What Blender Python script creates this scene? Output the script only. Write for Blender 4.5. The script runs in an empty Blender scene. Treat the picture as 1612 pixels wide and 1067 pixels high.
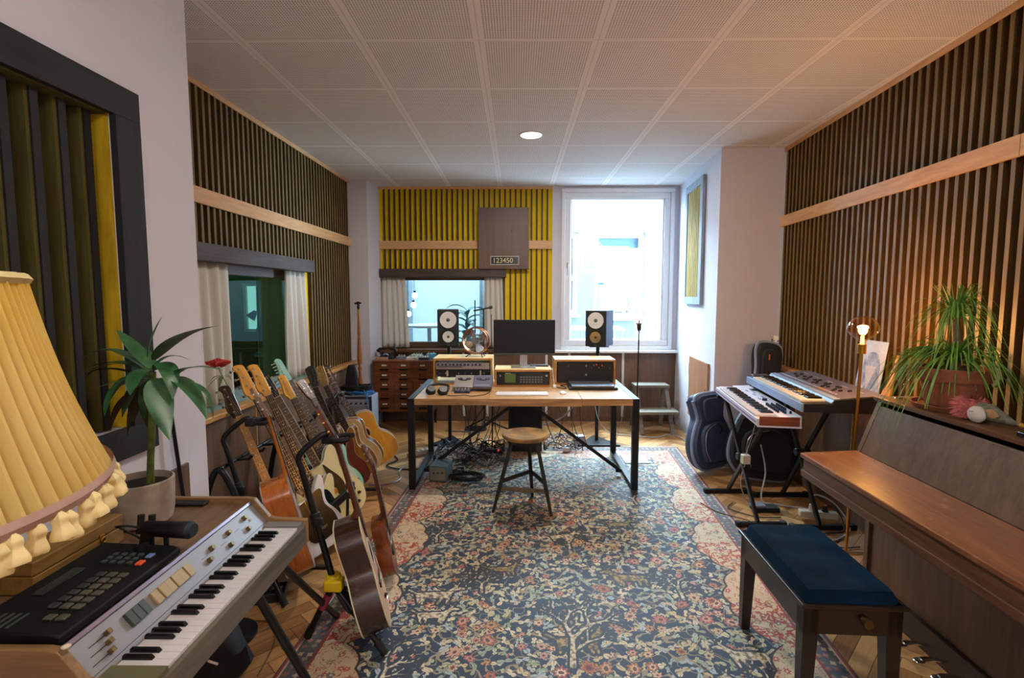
import bpy, bmesh, math, random
from mathutils import Vector, Matrix, noise
random.seed(7)
S = bpy.context.scene
COL = S.collection
PI = math.pi
R = math.radians

# ------------------------------------------------------------------ helpers
def hx(h, k=1.0):
    c = [int(h[i:i+2], 16)/255 for i in (0, 2, 4)]
    return tuple(k*(v/12.92 if v <= .04045 else ((v+.055)/1.055)**2.4) for v in c) + (1,)

class NT:
    """small node helper"""
    def __init__(s, name):
        s.m = bpy.data.materials.new(name); s.m.use_nodes = True
        s.t = s.m.node_tree; s.n = s.t.nodes; s.l = s.t.links
        s.b = s.n['Principled BSDF']; s.out = s.n['Material Output']
    def add(s, ty, **kw):
        n = s.n.new(ty)
        for k, v in kw.items():
            if k.startswith('i_'):
                n.inputs[int(k[2:]) if k[2:].isdigit() else k[2:].replace('_', ' ')].default_value = v
            else: setattr(n, k, v)
        return n
    def link(s, a, b): s.l.new(a, b)
    def val(s, v, inp):
        if hasattr(v, 'links') or hasattr(v, 'is_linked'): s.link(v, inp)
        else: inp.default_value = v
    def math(s, op, a, b=0.0, c=0.0):
        n = s.n.new('ShaderNodeMath'); n.operation = op
        s.val(a, n.inputs[0]); s.val(b, n.inputs[1]); s.val(c, n.inputs[2])
        return n.outputs[0]
    def mix(s, f, a, b):
        n = s.n.new('ShaderNodeMix'); n.data_type = 'RGBA'
        s.val(f, n.inputs[0]); s.val(a, n.inputs[6]); s.val(b, n.inputs[7])
        return n.outputs[2]
    def coord(s, kind='Object', scale=(1, 1, 1), rot=(0, 0, 0)):
        c = s.n.new('ShaderNodeTexCoord'); mp = s.n.new('ShaderNodeMapping')
        mp.inputs['Scale'].default_value = scale; mp.inputs['Rotation'].default_value = rot
        s.link(c.outputs[kind], mp.inputs[0]); return mp.outputs[0]
    def noise(s, vec, scale=5, detail=4, rough=.5, dist=0):
        n = s.n.new('ShaderNodeTexNoise'); n.inputs['Scale'].default_value = scale
        n.inputs['Detail'].default_value = detail; n.inputs['Roughness'].default_value = rough
        n.inputs['Distortion'].default_value = dist
        s.link(vec, n.inputs['Vector']); return n.outputs['Fac']
    def ramp(s, fac, stops):
        n = s.n.new('ShaderNodeValToRGB'); e = n.color_ramp.elements
        while len(e) < len(stops): e.new(.5)
        for k, (p, c) in enumerate(stops): e[k].position = p; e[k].color = c
        s.link(fac, n.inputs[0]); return n.outputs[0]
    def bump(s, h, strength=.2, dist=.01):
        n = s.n.new('ShaderNodeBump'); n.inputs['Strength'].default_value = strength
        n.inputs['Distance'].default_value = dist
        s.link(h, n.inputs['Height']); s.link(n.outputs[0], s.b.inputs['Normal'])

MATS = {}
def mat(name, col, rough=.5, metal=0, vary=.12, scale=6, bump=0, emit=0, coat=0, sheen=0, spec=None):
    if name in MATS: return MATS[name]
    t = NT(name); c = hx(col) if isinstance(col, str) else col
    v = t.coord()
    f = t.noise(v, scale, 5, .6)
    a = tuple(x*(1-vary) for x in c[:3])+(1,); b = tuple(min(1, x*(1+vary)) for x in c[:3])+(1,)
    t.link(t.ramp(f, [(.3, a), (.7, b)]), t.b.inputs['Base Color'])
    t.b.inputs['Roughness'].default_value = rough; t.b.inputs['Metallic'].default_value = metal
    if coat: t.b.inputs['Coat Weight'].default_value = coat; t.b.inputs['Coat Roughness'].default_value = .08
    if sheen: t.b.inputs['Sheen Weight'].default_value = sheen
    if spec is not None: t.b.inputs['Specular IOR Level'].default_value = spec
    if bump: t.bump(t.noise(v, scale*12, 4, .6), bump, .004)
    if emit:
        t.b.inputs['Emission Color'].default_value = c; t.b.inputs['Emission Strength'].default_value = emit
    MATS[name] = t.m; return t.m

def wood(name, c1, c2, rough=.45, axis=1, scale=1.0, coat=0, attr=False, fine=.5):
    """long grain along axis 0/1/2 in object space"""
    if name in MATS: return MATS[name]
    t = NT(name); sc = [9*scale]*3; sc[axis] = .9*scale
    v = t.coord('Object', tuple(sc))
    f1 = t.noise(v, 3, 6, .62, .8); 
    sc2 = [60*scale]*3; sc2[axis] = 2.5*scale
    f2 = t.noise(t.coord('Object', tuple(sc2)), 3, 3, .6)
    f = t.math('ADD', t.math('MULTIPLY', f1, 1-fine*.5), t.math('MULTIPLY', f2, fine*.5))
    c = t.ramp(f, [(.32, hx(c1)), (.68, hx(c2))])
    t.link(c, t.b.inputs['Base Color'])
    t.b.inputs['Roughness'].default_value = rough
    if coat: t.b.inputs['Coat Weight'].default_value = coat; t.b.inputs['Coat Roughness'].default_value = .12
    t.bump(f2, .12, .002)
    MATS[name] = t.m; return t.m

def glassmat(name, tint='ffffff', refl=1.0, mixbase=.04):
    if name in MATS: return MATS[name]
    t = NT(name); t.n.remove(t.b)
    tr = t.add('ShaderNodeBsdfTransparent'); tr.inputs[0].default_value = hx(tint)
    gl = t.add('ShaderNodeBsdfGlossy'); gl.inputs['Roughness'].default_value = .02
    lw = t.add('ShaderNodeLayerWeight'); lw.inputs[0].default_value = .5
    fr = t.math('ADD', t.math('MULTIPLY', t.math('POWER', lw.outputs['Facing'], 5.0), .9), .03)
    mx = t.add('ShaderNodeMixShader')
    t.link(t.math('MINIMUM', t.math('MULTIPLY', fr, refl), .95), mx.inputs[0])
    t.link(tr.outputs[0], mx.inputs[1]); t.link(gl.outputs[0], mx.inputs[2])
    t.link(mx.outputs[0], t.out.inputs[0]); MATS[name] = t.m; return t.m

class G:
    """collects shapes (world or local coordinates) into ONE mesh"""
    def __init__(s): s.bm = bmesh.new(); s.mi = 0
    def m(s, i): s.mi = i; return s
    def _fin(s, faces):
        for f in faces: f.material_index = s.mi
    def poly(s, pts):
        f = s.bm.faces.new([s.bm.verts.new(p) for p in pts]); f.material_index = s.mi; return s
    def box(s, a, b, M=None):
        (x0, y0, z0), (x1, y1, z1) = a, b
        c = [(x0,y0,z0),(x1,y0,z0),(x1,y1,z0),(x0,y1,z0),(x0,y0,z1),(x1,y0,z1),(x1,y1,z1),(x0,y1,z1)]
        v = [s.bm.verts.new((M @ Vector(p)) if M else p) for p in c]
        fs = [s.bm.faces.new([v[i] for i in q]) for q in ((3,2,1,0),(4,5,6,7),(0,1,5,4),(1,2,6,5),(2,3,7,6),(3,0,4,7))]
        s._fin(fs); return s
    def cb(s, c, d, rz=0, M=None):
        T = Matrix.Translation(c) @ Matrix.Rotation(rz, 4, 'Z')
        if M: T = M @ T
        return s.box((-d[0]/2, -d[1]/2, -d[2]/2), (d[0]/2, d[1]/2, d[2]/2), T)
    def beam(s, p, q, w, h, up=(0, 0, 1)):
        """rectangular bar from p to q"""
        p, q = Vector(p), Vector(q); u = (q-p); L = u.length; u.normalize()
        a = u.cross(Vector(up))
        if a.length < 1e-4: a = u.cross(Vector((1, 0, 0)))
        a.normalize(); b = a.cross(u)
        T = Matrix(((a.x, b.x, u.x, p.x), (a.y, b.y, u.y, p.y), (a.z, b.z, u.z, p.z), (0, 0, 0, 1)))
        return s.box((-w/2, -h/2, 0), (w/2, h/2, L), T)
    def ring(s, c, ax, r, n, ph=0, sx=1):
        ax = Vector(ax).normalized(); a = ax.orthogonal().normalized(); b = ax.cross(a)
        return [s.bm.verts.new(Vector(c)+(a*math.cos(2*PI*i/n+ph)*sx+b*math.sin(2*PI*i/n+ph))*r) for i in range(n)]
    def skin(s, rings, caps=True, closed=False):
        fs = []
        n = len(rings[0]); K = len(rings)
        for k in range(K if closed else K-1):
            A, B = rings[k], rings[(k+1) % K]
            for i in range(n):
                fs.append(s.bm.faces.new((A[i], A[(i+1) % n], B[(i+1) % n], B[i])))
        if caps and not closed:
            fs.append(s.bm.faces.new(rings[0][::-1])); fs.append(s.bm.faces.new(rings[-1]))
        s._fin(fs); return s
    def cyl(s, p, q, r, r2=None, n=14, caps=True):
        d = Vector(q)-Vector(p)
        return s.skin([s.ring(p, d, r, n), s.ring(q, d, r if r2 is None else r2, n)], caps)
    def tube(s, pts, r, n=8, closed=False, caps=True):
        pts = [Vector(p) for p in pts]; K = len(pts); rings = []
        prev = None
        for k in range(K):
            if closed: d = pts[(k+1) % K]-pts[k-1]
            else: d = pts[min(k+1, K-1)]-pts[max(k-1, 0)]
            if d.length < 1e-7: d = Vector((0, 0, 1))
            d.normalize()
            if prev is None: a = d.orthogonal().normalized()
            else:
                a = prev - d*prev.dot(d)
                a = a.normalized() if a.length > 1e-5 else d.orthogonal().normalized()
            prev = a; b = d.cross(a); rr = r[k] if isinstance(r, (list, tuple)) else r
            rings.append([s.bm.verts.new(pts[k]+(a*math.cos(2*PI*i/n)+b*math.sin(2*PI*i/n))*rr) for i in range(n)])
        return s.skin(rings, caps, closed)
    def lathe(s, prof, c=(0, 0, 0), n=24, M=None, caps=True, rip=None):
        """prof: (radius, z) pairs"""
        rings = []
        for (r, z) in prof:
            ring = []
            for i in range(n):
                t = 2*PI*i/n; rr = max(r, 1e-4)
                if rip: rr += rip(t, z)
                p = Vector((c[0]+rr*math.cos(t), c[1]+rr*math.sin(t), c[2]+z))
                ring.append(s.bm.verts.new(M @ p if M else p))
            rings.append(ring)
        return s.skin(rings, caps)
    def prism(s, pts, d, M=None, h0=0):
        """2-D outline (x,z) extruded along y from h0 to h0+d"""
        A = [s.bm.verts.new((M @ Vector((x, h0, z))) if M else (x, h0, z)) for x, z in pts]
        B = [s.bm.verts.new((M @ Vector((x, h0+d, z))) if M else (x, h0+d, z)) for x, z in pts]
        return s.skin([A, B])
    def ball(s, c, r, sc=(1, 1, 1), n=14, M=None):
        rings = []
        for k in range(1, n//2):
            t = PI*k/(n//2)
            ring = []
            for i in range(n):
                p = Vector((c[0]+r*sc[0]*math.sin(t)*math.cos(2*PI*i/n), c[1]+r*sc[1]*math.sin(t)*math.sin(2*PI*i/n), c[2]-r*sc[2]*math.cos(t)))
                ring.append(s.bm.verts.new(M @ p if M else p))
            rings.append(ring)
        return s.skin(rings)
    def torus(s, c, ax, R_, r, n=24, k=8):
        ax = Vector(ax).normalized(); a = ax.orthogonal().normalized(); b = ax.cross(a)
        return s.tube([Vector(c)+(a*math.cos(2*PI*i/n)+b*math.sin(2*PI*i/n))*R_ for i in range(n)], r, k, True)
    def out(s, name, mats, parent=None, bev=0, smooth=None, local=False, seg=2, sub=0):
        bmesh.ops.recalc_face_normals(s.bm, faces=s.bm.faces[:])
        me = bpy.data.meshes.new(name); s.bm.to_mesh(me); s.bm.free()
        for m_ in (mats if isinstance(mats, (list, tuple)) else [mats]): me.materials.append(m_)
        o = bpy.data.objects.new(name, me); COL.objects.link(o)
        if parent:
            o.parent = parent
            if not local: me.transform(wm(parent).inverted())
        if smooth is None: smooth = True
        if smooth: me.shade_smooth(); me.set_sharp_from_angle(angle=R(38))
        if bev:
            b = o.modifiers.new('bevel', 'BEVEL'); b.width = bev; b.segments = seg; b.limit_method = 'ANGLE'; b.angle_limit = R(40)
            b.harden_normals = False
        if sub:
            b = o.modifiers.new('sub', 'SUBSURF'); b.levels = sub; b.render_levels = sub
        return o

def wm(o):
    M = o.matrix_basis.copy()
    while o.parent: o = o.parent; M = o.matrix_basis @ M
    return M

def tag(o, label, cat, group=None, kind=None):
    if label: o['label'] = label
    if cat: o['category'] = cat
    if group: o['group'] = group
    if kind: o['kind'] = kind
    return o
def thing(name, label, cat, loc=(0, 0, 0), rz=0, group=None, M=None):
    o = bpy.data.objects.new(name, None); COL.objects.link(o); o.empty_display_size = .05
    if M is not None: o.matrix_basis = M
    else: o.location = loc; o.rotation_euler = (0, 0, rz)
    return tag(o, label, cat, group)
def struct(o): o['kind'] = 'structure'; return o
def kids(o): return [c for c in COL.objects if c.parent == o]
def dup(o, parent=None, M=None, label=None):
    c = o.copy(); COL.objects.link(c); c.parent = parent
    if M is not None: c.matrix_basis = M
    if label: c['label'] = label
    for k in [x for x in COL.objects if x.parent == o]: dup(k, c)
    return c
def spline(P, n=8, closed=True):
    """Catmull-Rom through P"""
    out = []; K = len(P); D = len(P[0])
    for i in range(K if closed else K-1):
        g = (lambda j: P[j % K]) if closed else (lambda j: P[max(0, min(K-1, j))])
        p0, p1, p2, p3 = g(i-1), g(i), g(i+1), g(i+2)
        for k in range(n):
            t = k/n
            out.append(tuple(.5*((2*p1[d])+(-p0[d]+p2[d])*t+(2*p0[d]-5*p1[d]+4*p2[d]-p3[d])*t*t+(-p0[d]+3*p1[d]-3*p2[d]+p3[d])*t**3) for d in range(D)))
    if not closed: out.append(tuple(P[-1]))
    return out
def text_part(body, size, M, m, name, parent, depth=.0006, align='LEFT'):
    cu = bpy.data.curves.new(name, 'FONT'); cu.body = body; cu.size = size; cu.extrude = depth; cu.align_x = align
    tmp = bpy.data.objects.new(name+'_t', cu); COL.objects.link(tmp)
    bpy.context.view_layer.update()
    me = bpy.data.meshes.new_from_object(tmp); bpy.data.objects.remove(tmp)
    me.transform(M)
    if parent: me.transform(wm(parent).inverted())
    me.materials.clear(); me.materials.append(m)
    o = bpy.data.objects.new(name, me); COL.objects.link(o); o.parent = parent
    return o
def axes(o, x, y, z):
    x, y, z = Vector(x), Vector(y), Vector(z)
    return Matrix(((x.x, y.x, z.x, o[0]), (x.y, y.y, z.y, o[1]), (x.z, y.z, z.z, o[2]), (0, 0, 0, 1)))

# ------------------------------------------------------------------ camera
cam = bpy.data.objects.new('camera', bpy.data.cameras.new('camera')); COL.objects.link(cam)
cam.location = (0, 0, 1.55)
cam.rotation_euler = (R(90-4.83), 0, .008)
cam.data.sensor_width = 36; cam.data.lens = 36*805/1612; cam.data.clip_start = .05
S.camera = cam
S.view_settings.view_transform = 'Standard'; S.view_settings.look = 'None'
S.view_settings.gamma = 1; S.view_settings.use_curve_mapping = False
S.view_settings.exposure = 0.0
S.cycles.use_denoising = True
S.cycles.max_bounces = 8; S.cycles.diffuse_bounces = 5; S.cycles.transparent_max_bounces = 12
S.cycles.sample_clamp_indirect = 6

# ------------------------------------------------------------------ shared materials
BLK = mat('black plastic', '14161a', .45, vary=.1)
BLKM = mat('black metal', '15181c', .38, .3, vary=.1)
BLKR = mat('black rubber', '0e0f11', .75)
STEEL = mat('brushed steel', 'b6b8bc', .3, 1)
CHROME = mat('chrome', 'd8dade', .12, 1, vary=.02)
GOLD = mat('gold metal', 'c79a4a', .28, 1, vary=.05)
BRASS = mat('brass', 'b98a3c', .3, 1, vary=.08)
WHITE = mat('white plastic', 'dcdde2', .4, vary=.03)
WALL = mat('white plaster', 'd0cfd9', .85, vary=.03, scale=2, bump=.15)
GREY = mat('grey plastic', '777b84', .45, vary=.05)
# ------------------------------------------------------------------ floor (herringbone parquet)
def floor_mat():
    t = NT('oak parquet')
    at = t.add('ShaderNodeAttribute', attribute_name='rnd')
    uv = t.add('ShaderNodeUVMap'); mp = t.add('ShaderNodeMapping'); mp.inputs['Scale'].default_value = (4, 60, 1)
    t.link(uv.outputs[0], mp.inputs[0])
    g = t.noise(mp.outputs[0], 1.6, 5, .6, .4)
    f = t.math('ADD', t.math('MULTIPLY', at.outputs['Fac'], .6), t.math('MULTIPLY', g, .5))
    t.link(t.ramp(f, [(.2, hx('7a5230')), (.5, hx('a87c4c')), (.85, hx('c49a66'))]), t.b.inputs['Base Color'])
    w = t.noise(t.coord('Object', (1, 1, 1)), 5, 4)
    t.link(t.math('ADD', t.math('MULTIPLY', w, .3), .22), t.b.inputs['Roughness'])
    t.bump(g, .1, .002)
    return t.m
gap = mat('parquet gap', '3a2616', .8)
bm = bmesh.new(); uvl = bm.loops.layers.uv.new('UVMap'); rl = bm.faces.layers.float.new('rnd')
W_, L_ = .078, .47
ca, sa = math.cos(R(45)), math.sin(R(45))
def plank(x0, y0, w, h):
    e = .0012
    P = [(x0+e, y0+e), (x0+w-e, y0+e), (x0+w-e, y0+h-e), (x0+e, y0+h-e)]
    Q = [(ca*a-sa*b, 2.2+sa*a+ca*b) for a, b in P]
    if all(q[0] < -2.3 or q[0] > 2.6 or q[1] < -2.2 or q[1] > 6.5 for q in Q): return
    f = bm.faces.new([bm.verts.new((q[0], q[1], 0)) for q in Q]); r = random.random(); f[rl] = r
    ox = random.random()*20
    for l, p in zip(f.loops, P):
        u, v = (p[0]-x0, p[1]-y0) if w > h else (p[1]-y0, p[0]-x0)
        l[uvl].uv = (u+ox, v+ox)
for i in range(-110, 110):
    for j in range(-18, 18):
        ox, oy = i*W_+j*L_, i*W_-j*L_
        if abs(ox)+abs(oy) > 16: continue
        plank(ox, oy, L_, W_); plank(ox, oy+W_, W_, L_)
fb = [bm.verts.new(p) for p in ((-2.3, -2.2, -.002), (2.7, -2.2, -.002), (2.7, 6.4, -.002), (-2.3, 6.4, -.002))]
f = bm.faces.new(fb); f.material_index = 1
me = bpy.data.meshes.new('floor')
bm.to_mesh(me); bm.free()
me.materials.append(floor_mat()); me.materials.append(gap)
o = bpy.data.objects.new('floor', me); COL.objects.link(o); struct(o)

# ------------------------------------------------------------------ ceiling of perforated panels
t = NT('perforated ceiling panels')
c = t.add('ShaderNodeTexCoord'); sp = t.add('ShaderNodeSeparateXYZ'); t.link(c.outputs['Object'], sp.inputs[0])
TX, TY = .615, .62
fx = t.math('FRACT', t.math('DIVIDE', t.math('ADD', sp.outputs[0], 1.422+TX*10), TX))
fy = t.math('FRACT', t.math('DIVIDE', t.math('ADD', sp.outputs[1], -2.131+TY*20), TY))
def edge(f, w):  # distance (m) to the joint
    return t.math('MULTIPLY', t.math('MINIMUM', f, t.math('SUBTRACT', 1, f)), w)
ex, ey = edge(fx, TX), edge(fy, TY)
NX = 46
hx_ = t.math('SUBTRACT', t.math('FRACT', t.math('MULTIPLY', fx, NX)), .5)
hy_ = t.math('SUBTRACT', t.math('FRACT', t.math('MULTIPLY', fy, NX)), .5)
d = t.math('SQRT', t.math('ADD', t.math('MULTIPLY', hx_, hx_), t.math('MULTIPLY', hy_, hy_)))
hole = t.math('LESS_THAN', d, .30)
inx = t.math('GREATER_THAN', ex, .027); iny = t.math('GREATER_THAN', ey, .013)
hole = t.math('MULTIPLY', hole, t.math('MULTIPLY', inx, iny))
joint = t.math('MAXIMUM', t.math('LESS_THAN', ex, .0018), t.math('LESS_THAN', ey, .0014))
n1 = t.noise(c.outputs['Object'], 3, 3)
base = t.mix(n1, hx('e4dfe0'), hx('ebe7e7'))
cc = t.mix(hole, base, hx('8a8280'))
cc = t.mix(t.math('MULTIPLY', joint, .5), cc, hx('9a857c'))
t.link(cc, t.b.inputs['Base Color']); t.b.inputs['Roughness'].default_value = .8
g = G(); g.box((-2.3, -2.2, 2.86), (2.6, 6.4, 2.95)); struct(g.out('ceiling', t.m, smooth=False))

# ------------------------------------------------------------------ slatted walls
YEL = mat('yellow felt', 'e6c414', .9, vary=.06, scale=20, bump=.1)
SLAT = wood('shaded brown slat wood', '2a1c0c', '4e3519', .55, 2, 1.2)  # slat sides, darkened in colour for the shade between slats
SLATF = wood('lit slat edge wood', '4e3e20', '7c6636', .5, 2, 1.2)  # slat fronts, lightened in colour where the edges catch light
BAND = wood('pale oak band', 'b98a5a', 'd8ac7a', .45, 0, 1.0)
BANDY = wood('pale oak band lengthwise', 'b98a5a', 'd8ac7a', .45, 1, 1.0)
PANEL = wood('walnut veneer panel', '4c3728', '755944', .45, 2, .8)
DKW = wood('dark stained pine', '2c2220', '54423a', .5, 0, 1.0)
DKWY = wood('dark stained pine lengthwise', '2c2220', '54423a', .5, 1, 1.0)
LEDGE = wood('oak ledge', 'a8743c', 'd09a58', .35, 1, 1.0)

def slatwall(name, A, B, nrm_sign, z0, z1, holes, pitch=.065, w=.023, dep=.036, thick=.12, front=None):
    """front of the slats runs on the line A-B; backing lies dep behind it"""
    A, B = Vector((*A, 0)), Vector((*B, 0)); u = (B-A).normalized(); L = (B-A).length
    n = Vector((-u.y, u.x, 0))*nrm_sign            # points into the room
    M = axes(A, u, -n, (0, 0, 1))                  # local: x along, y into the wall, z up
    g = G()
    # backing broken round the openings
    xs = sorted({0, L, *[h[0] for h in holes], *[h[1] for h in holes]}); xs = [x for x in xs if 0 <= x <= L]
    for a, b in zip(xs, xs[1:]):
        cuts = sorted([(h[2], h[3]) for h in holes if h[0] < (a+b)/2 < h[1]]); z = z0
        for (c0, c1) in cuts+[(z1, z1)]:
            if c0 > z+.001: g.m(0).box((a, dep, z), (b, dep+thick, c0), M)
            z = max(z, c1)
    k = int(L/pitch)
    off = (L-(k-1)*pitch)/2
    for i in range(k):
        s = off+i*pitch
        cuts = sorted([(h[2], h[3]) for h in holes if h[0]-w < s < h[1]+w]); z = z0
        for (c0, c1) in cuts+[(z1, z1)]:
            if c0 > z+.01:
                g.m(1).box((s-w/2, .003, z), (s+w/2, dep, c0), M)
                g.m(2).box((s-w/2, 0, z), (s+w/2, .003, c0), M)
            z = max(z, c1)
    return struct(g.out(name, [YEL, SLAT, front or SLATF], smooth=False)), M
def trim(name, M, a, b, m, bev=.003):
    g = G(); g.box(a, b, M); return struct(g.out(name, m, bev=bev, smooth=False))

# left wall: slats above a wainscot, with the window to the booth
LA, LB = (-1.966, 2.34), (-1.913, 5.92)
WL, ML = slatwall('wall_left', LA, LB, -1, .80, 2.86, [(.66, 2.42, .80, 1.80)])
trim('trim_1', ML, (0, -.012, 2.825), (3.58, 0, 2.86), BANDY)
trim('trim_2', ML, (0, -.018, 2.115), (3.58, 0, 2.215), BANDY)
trim('trim_3', ML, (.60, -.05, 1.765), (2.45, .04, 1.875), DKWY, .004)
trim('trim_4', ML, (0, -.07, .765), (3.58, .2, .80), LEDGE, .006)
g = G(); g.box((0, -.03, 0), (3.58, .12, .765), ML)
struct(g.out('wall_left_wainscot', PANEL, smooth=False))
for k, s in enumerate((.55, 1.35, 2.15, 2.95)):
    trim('trim_left_joint', ML, (s, -.033, .0), (s+.008, -.03, .765), BANDY, 0)
# window frame and panes of the left window
FRW = wood('reddish window frame', '4a3a38', '6e5650', .4, 1, 1)
g = G()
for a, b in (((.66, .10, 1.70), (2.42, .16, 1.80)), ((.66, .10, .80), (2.42, .16, .87)), ((.66, .10, .87), (.74, .16, 1.70)), ((2.34, .10, .87), (2.42, .16, 1.70))):
    g.box(a, b, ML)
wf = struct(g.out('window_1', FRW, bev=.004, smooth=False))
g = G(); g.box((.74, .125, .87), (2.34, .131, 1.70), ML); p = g.out('pane', glassmat('booth glass', 'c4dccb', 1.6), wf, smooth=False)
g = G(); g.poly([ML @ Vector(q) for q in ((.66, .0, .802), (2.42, .0, .802), (2.42, .10, .87), (.66, .10, .87))]); g.out('window_sill', mat('grey sloping sill', '6c7a76', .35), wf, smooth=False)

# near left wall, a white plaster pier with a recessed absorber
g = G()
X0 = -1.45; YE = 2.335
fy0, fy1, fz0, fz1 = .55, 1.868, 1.06, 2.205
g.box((-2.15, -2.2, 0), (X0, fy0, 2.86)); g.box((-2.15, fy1, 0), (X0, YE, 2.86))
g.box((-2.15, fy0, fz1), (X0, fy1, 2.86)); g.box((-2.15, fy0, 0), (X0, fy1, fz0)); g.box((-2.15, fy0, fz0), (X0-.14, fy1, fz1))
struct(g.out('wall_near_left', WALL, smooth=False))
g = G(); g.box((X0, 1.0, 0), (X0+.012, 2.185, .82)); struct(g.out('trim_5', PANEL, bev=.002, smooth=False))
# left pier at the far end
g = G(); g.skin([[g.bm.verts.new((x, y, z)) for x, y in ((-2.1, 5.92), (-1.702, 5.92), (-1.661, 6.268), (-1.661, 6.46), (-2.1, 6.46))] for z in (0, 2.86)])
struct(g.out('wall_left_pier', WALL, smooth=False))

# back wall, slatted part with the control-room window
BA, BB = (-1.66, 6.27), (.437, 6.27)
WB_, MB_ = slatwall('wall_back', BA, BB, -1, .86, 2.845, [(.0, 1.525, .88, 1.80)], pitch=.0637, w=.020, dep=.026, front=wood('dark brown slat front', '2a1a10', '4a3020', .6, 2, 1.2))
trim('trim_6', MB_, (0, -.006, 2.825), (2.097, .0, 2.86), BAND)
trim('trim_7', MB_, (0, -.014, 2.115), (2.097, 0, 2.215), BAND)
trim('trim_8', MB_, (-.0, -.045, 1.775), (1.54, .03, 1.875), DKW, .004)
trim('trim_9', MB_, (0, -.07, .86), (1.53, .16, .90), wood('dark oak sill', '4a3016', '6e4a26', .4, 0), .004)
g = G(); g.box((0, -.02, 0), (2.1, .12, .86), MB_); struct(g.out('wall_back_wainscot', PANEL, smooth=False))
trim('trim_10', MB_, (0, -.026, 0), (2.1, -.02, .05), PANEL)
g = G()
for a, b in (((0, .06, 1.74), (1.53, .12, 1.80)), ((0, .06, .90), (1.53, .12, .98)), ((0, .06, .98), (.05, .12, 1.74)), ((1.47, .06, .98), (1.53, .12, 1.74))):
    g.box(a, b, MB_)
wf2 = struct(g.out('window_2', wood('dark window frame', '3a2a1c', '5c4630', .4, 0), bev=.004, smooth=False))
g = G(); g.box((.05, .085, .98), (1.47, .091, 1.74), MB_); g.out('pane', glassmat('control room glass', 'e8f2f6', 1.2), wf2, smooth=False)

# back wall, window part
LINEX = 1.957
g = G()
g.box((.437, 6.27, .86), (.545, 6.45, 2.86)); g.box((1.90, 6.27, .86), (2.1, 6.45, 2.86)); g.box((.545, 6.27, 2.83), (1.90, 6.45, 2.86))
struct(g.out('wall_back_right', WALL, smooth=False))
g = G(); g.box((.437, 6.25, 0), (LINEX, 6.39, .86)); struct(g.out('wall_back_right_wainscot', PANEL, smooth=False))
PLW = mat('painted white wood', 'e4e6ea', .4, vary=.02)
g = G(); g.box((.437, 6.15, .86), (1.955, 6.39, .89)); struct(g.out('trim_11', PLW, bev=.006, smooth=False))
for x in (-.66, -.37, .36, .64, 1.0, 1.30):
    g = G(); g.box((x, 6.242, .06), (x+.028, 6.25, .86)); struct(g.out('trim_back_joint', mat('aluminium joint strip', 'd8d8d4', .4, .2), smooth=False))
g = G(); g.box((.437, 6.235, 0), (LINEX, 6.25, .05)); struct(g.out('baseboard_back', PANEL, smooth=False))
# the window itself: fixed frame, casement, glass
g = G()
def rectframe(g, x0, x1, z0, z1, w, y0, y1, wb=None):
    wb = wb or w
    g.box((x0, y0, z1-w), (x1, y1, z1)); g.box((x0, y0, z0), (x1, y1, z0+wb))
    g.box((x0, y0, z0+wb), (x0+w, y1, z1-w)); g.box((x1-w, y0, z0+wb), (x1, y1, z1-w))
rectframe(g, .545, 1.90, .89, 2.83, .045, 6.235, 6.36)
w3 = struct(g.out('window_3', PLW, bev=.006, smooth=False))
g = G(); rectframe(g, .59, 1.855, .935, 2.785, .07, 6.26, 6.32, .075); g.out('casement', PLW, w3, bev=.008, smooth=False)
g = G(); rectframe(g, .655, 1.785, 1.0, 2.72, .02, 6.275, 6.33); g.out('glazing_bead', PLW, w3, bev=.004, smooth=False)
g = G(); g.box((.67, 6.295, 1.015), (1.775, 6.30, 2.71)); g.out('pane', glassmat('window glass', 'f4fafc', 1.0), w3, smooth=False)
g = G(); g.cb((.625, 6.25, 1.92), (.028, .02, .06)); g.cyl((.625, 6.225, 1.92), (.625, 6.25, 1.92), .009); g.beam((.625, 6.225, 1.925), (.625, 6.225, 1.80), .014, .012, (0, 1, 0))
g.out('handle', STEEL, w3, bev=.002)

# right side: window reveal wall, pier, slatted wall
g = G()
P = [(1.96, 6.27), (1.828, 4.69), (2.60, 4.69), (2.60, 6.27)]
g.skin([[g.bm.verts.new((x, y, z)) for x, y in P] for z in (0, 2.86)]); struct(g.out('wall_right_pier', WALL, smooth=False))
RA, RB = (2.397, 4.69), (1.93, -2.2)
WR, MR = slatwall('wall_right', RA, RB, -1, .93, 2.86, [])
trim('trim_12', MR, (0, -.012, 2.825), (6.9, 0, 2.86), BANDY)
trim('trim_13', MR, (0, -.018, 2.165), (2.36, 0, 2.26), BANDY, .001)
trim('trim_14', MR, (2.363, -.018, 2.165), (6.9, 0, 2.26), BANDY, .001)
trim('trim_15', MR, (0, -.06, .90), (6.9, .05, .93), LEDGE, .004)
g = G(); g.box((0, -.02, 0), (6.9, .12, .90), MR); struct(g.out('wall_right_wainscot', PANEL, smooth=False))
for s in (.45, 1.25, 2.05):
    trim('trim_right_joint', MR, (s, -.024, 0), (s+.01, -.02, .90), LEDGE, 0)
# wall behind the photographer
g = G(); g.box((-2.3, -2.35, 0), (2.6, -2.2, 2.86)); struct(g.out('wall_front', WALL, smooth=False))
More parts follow.
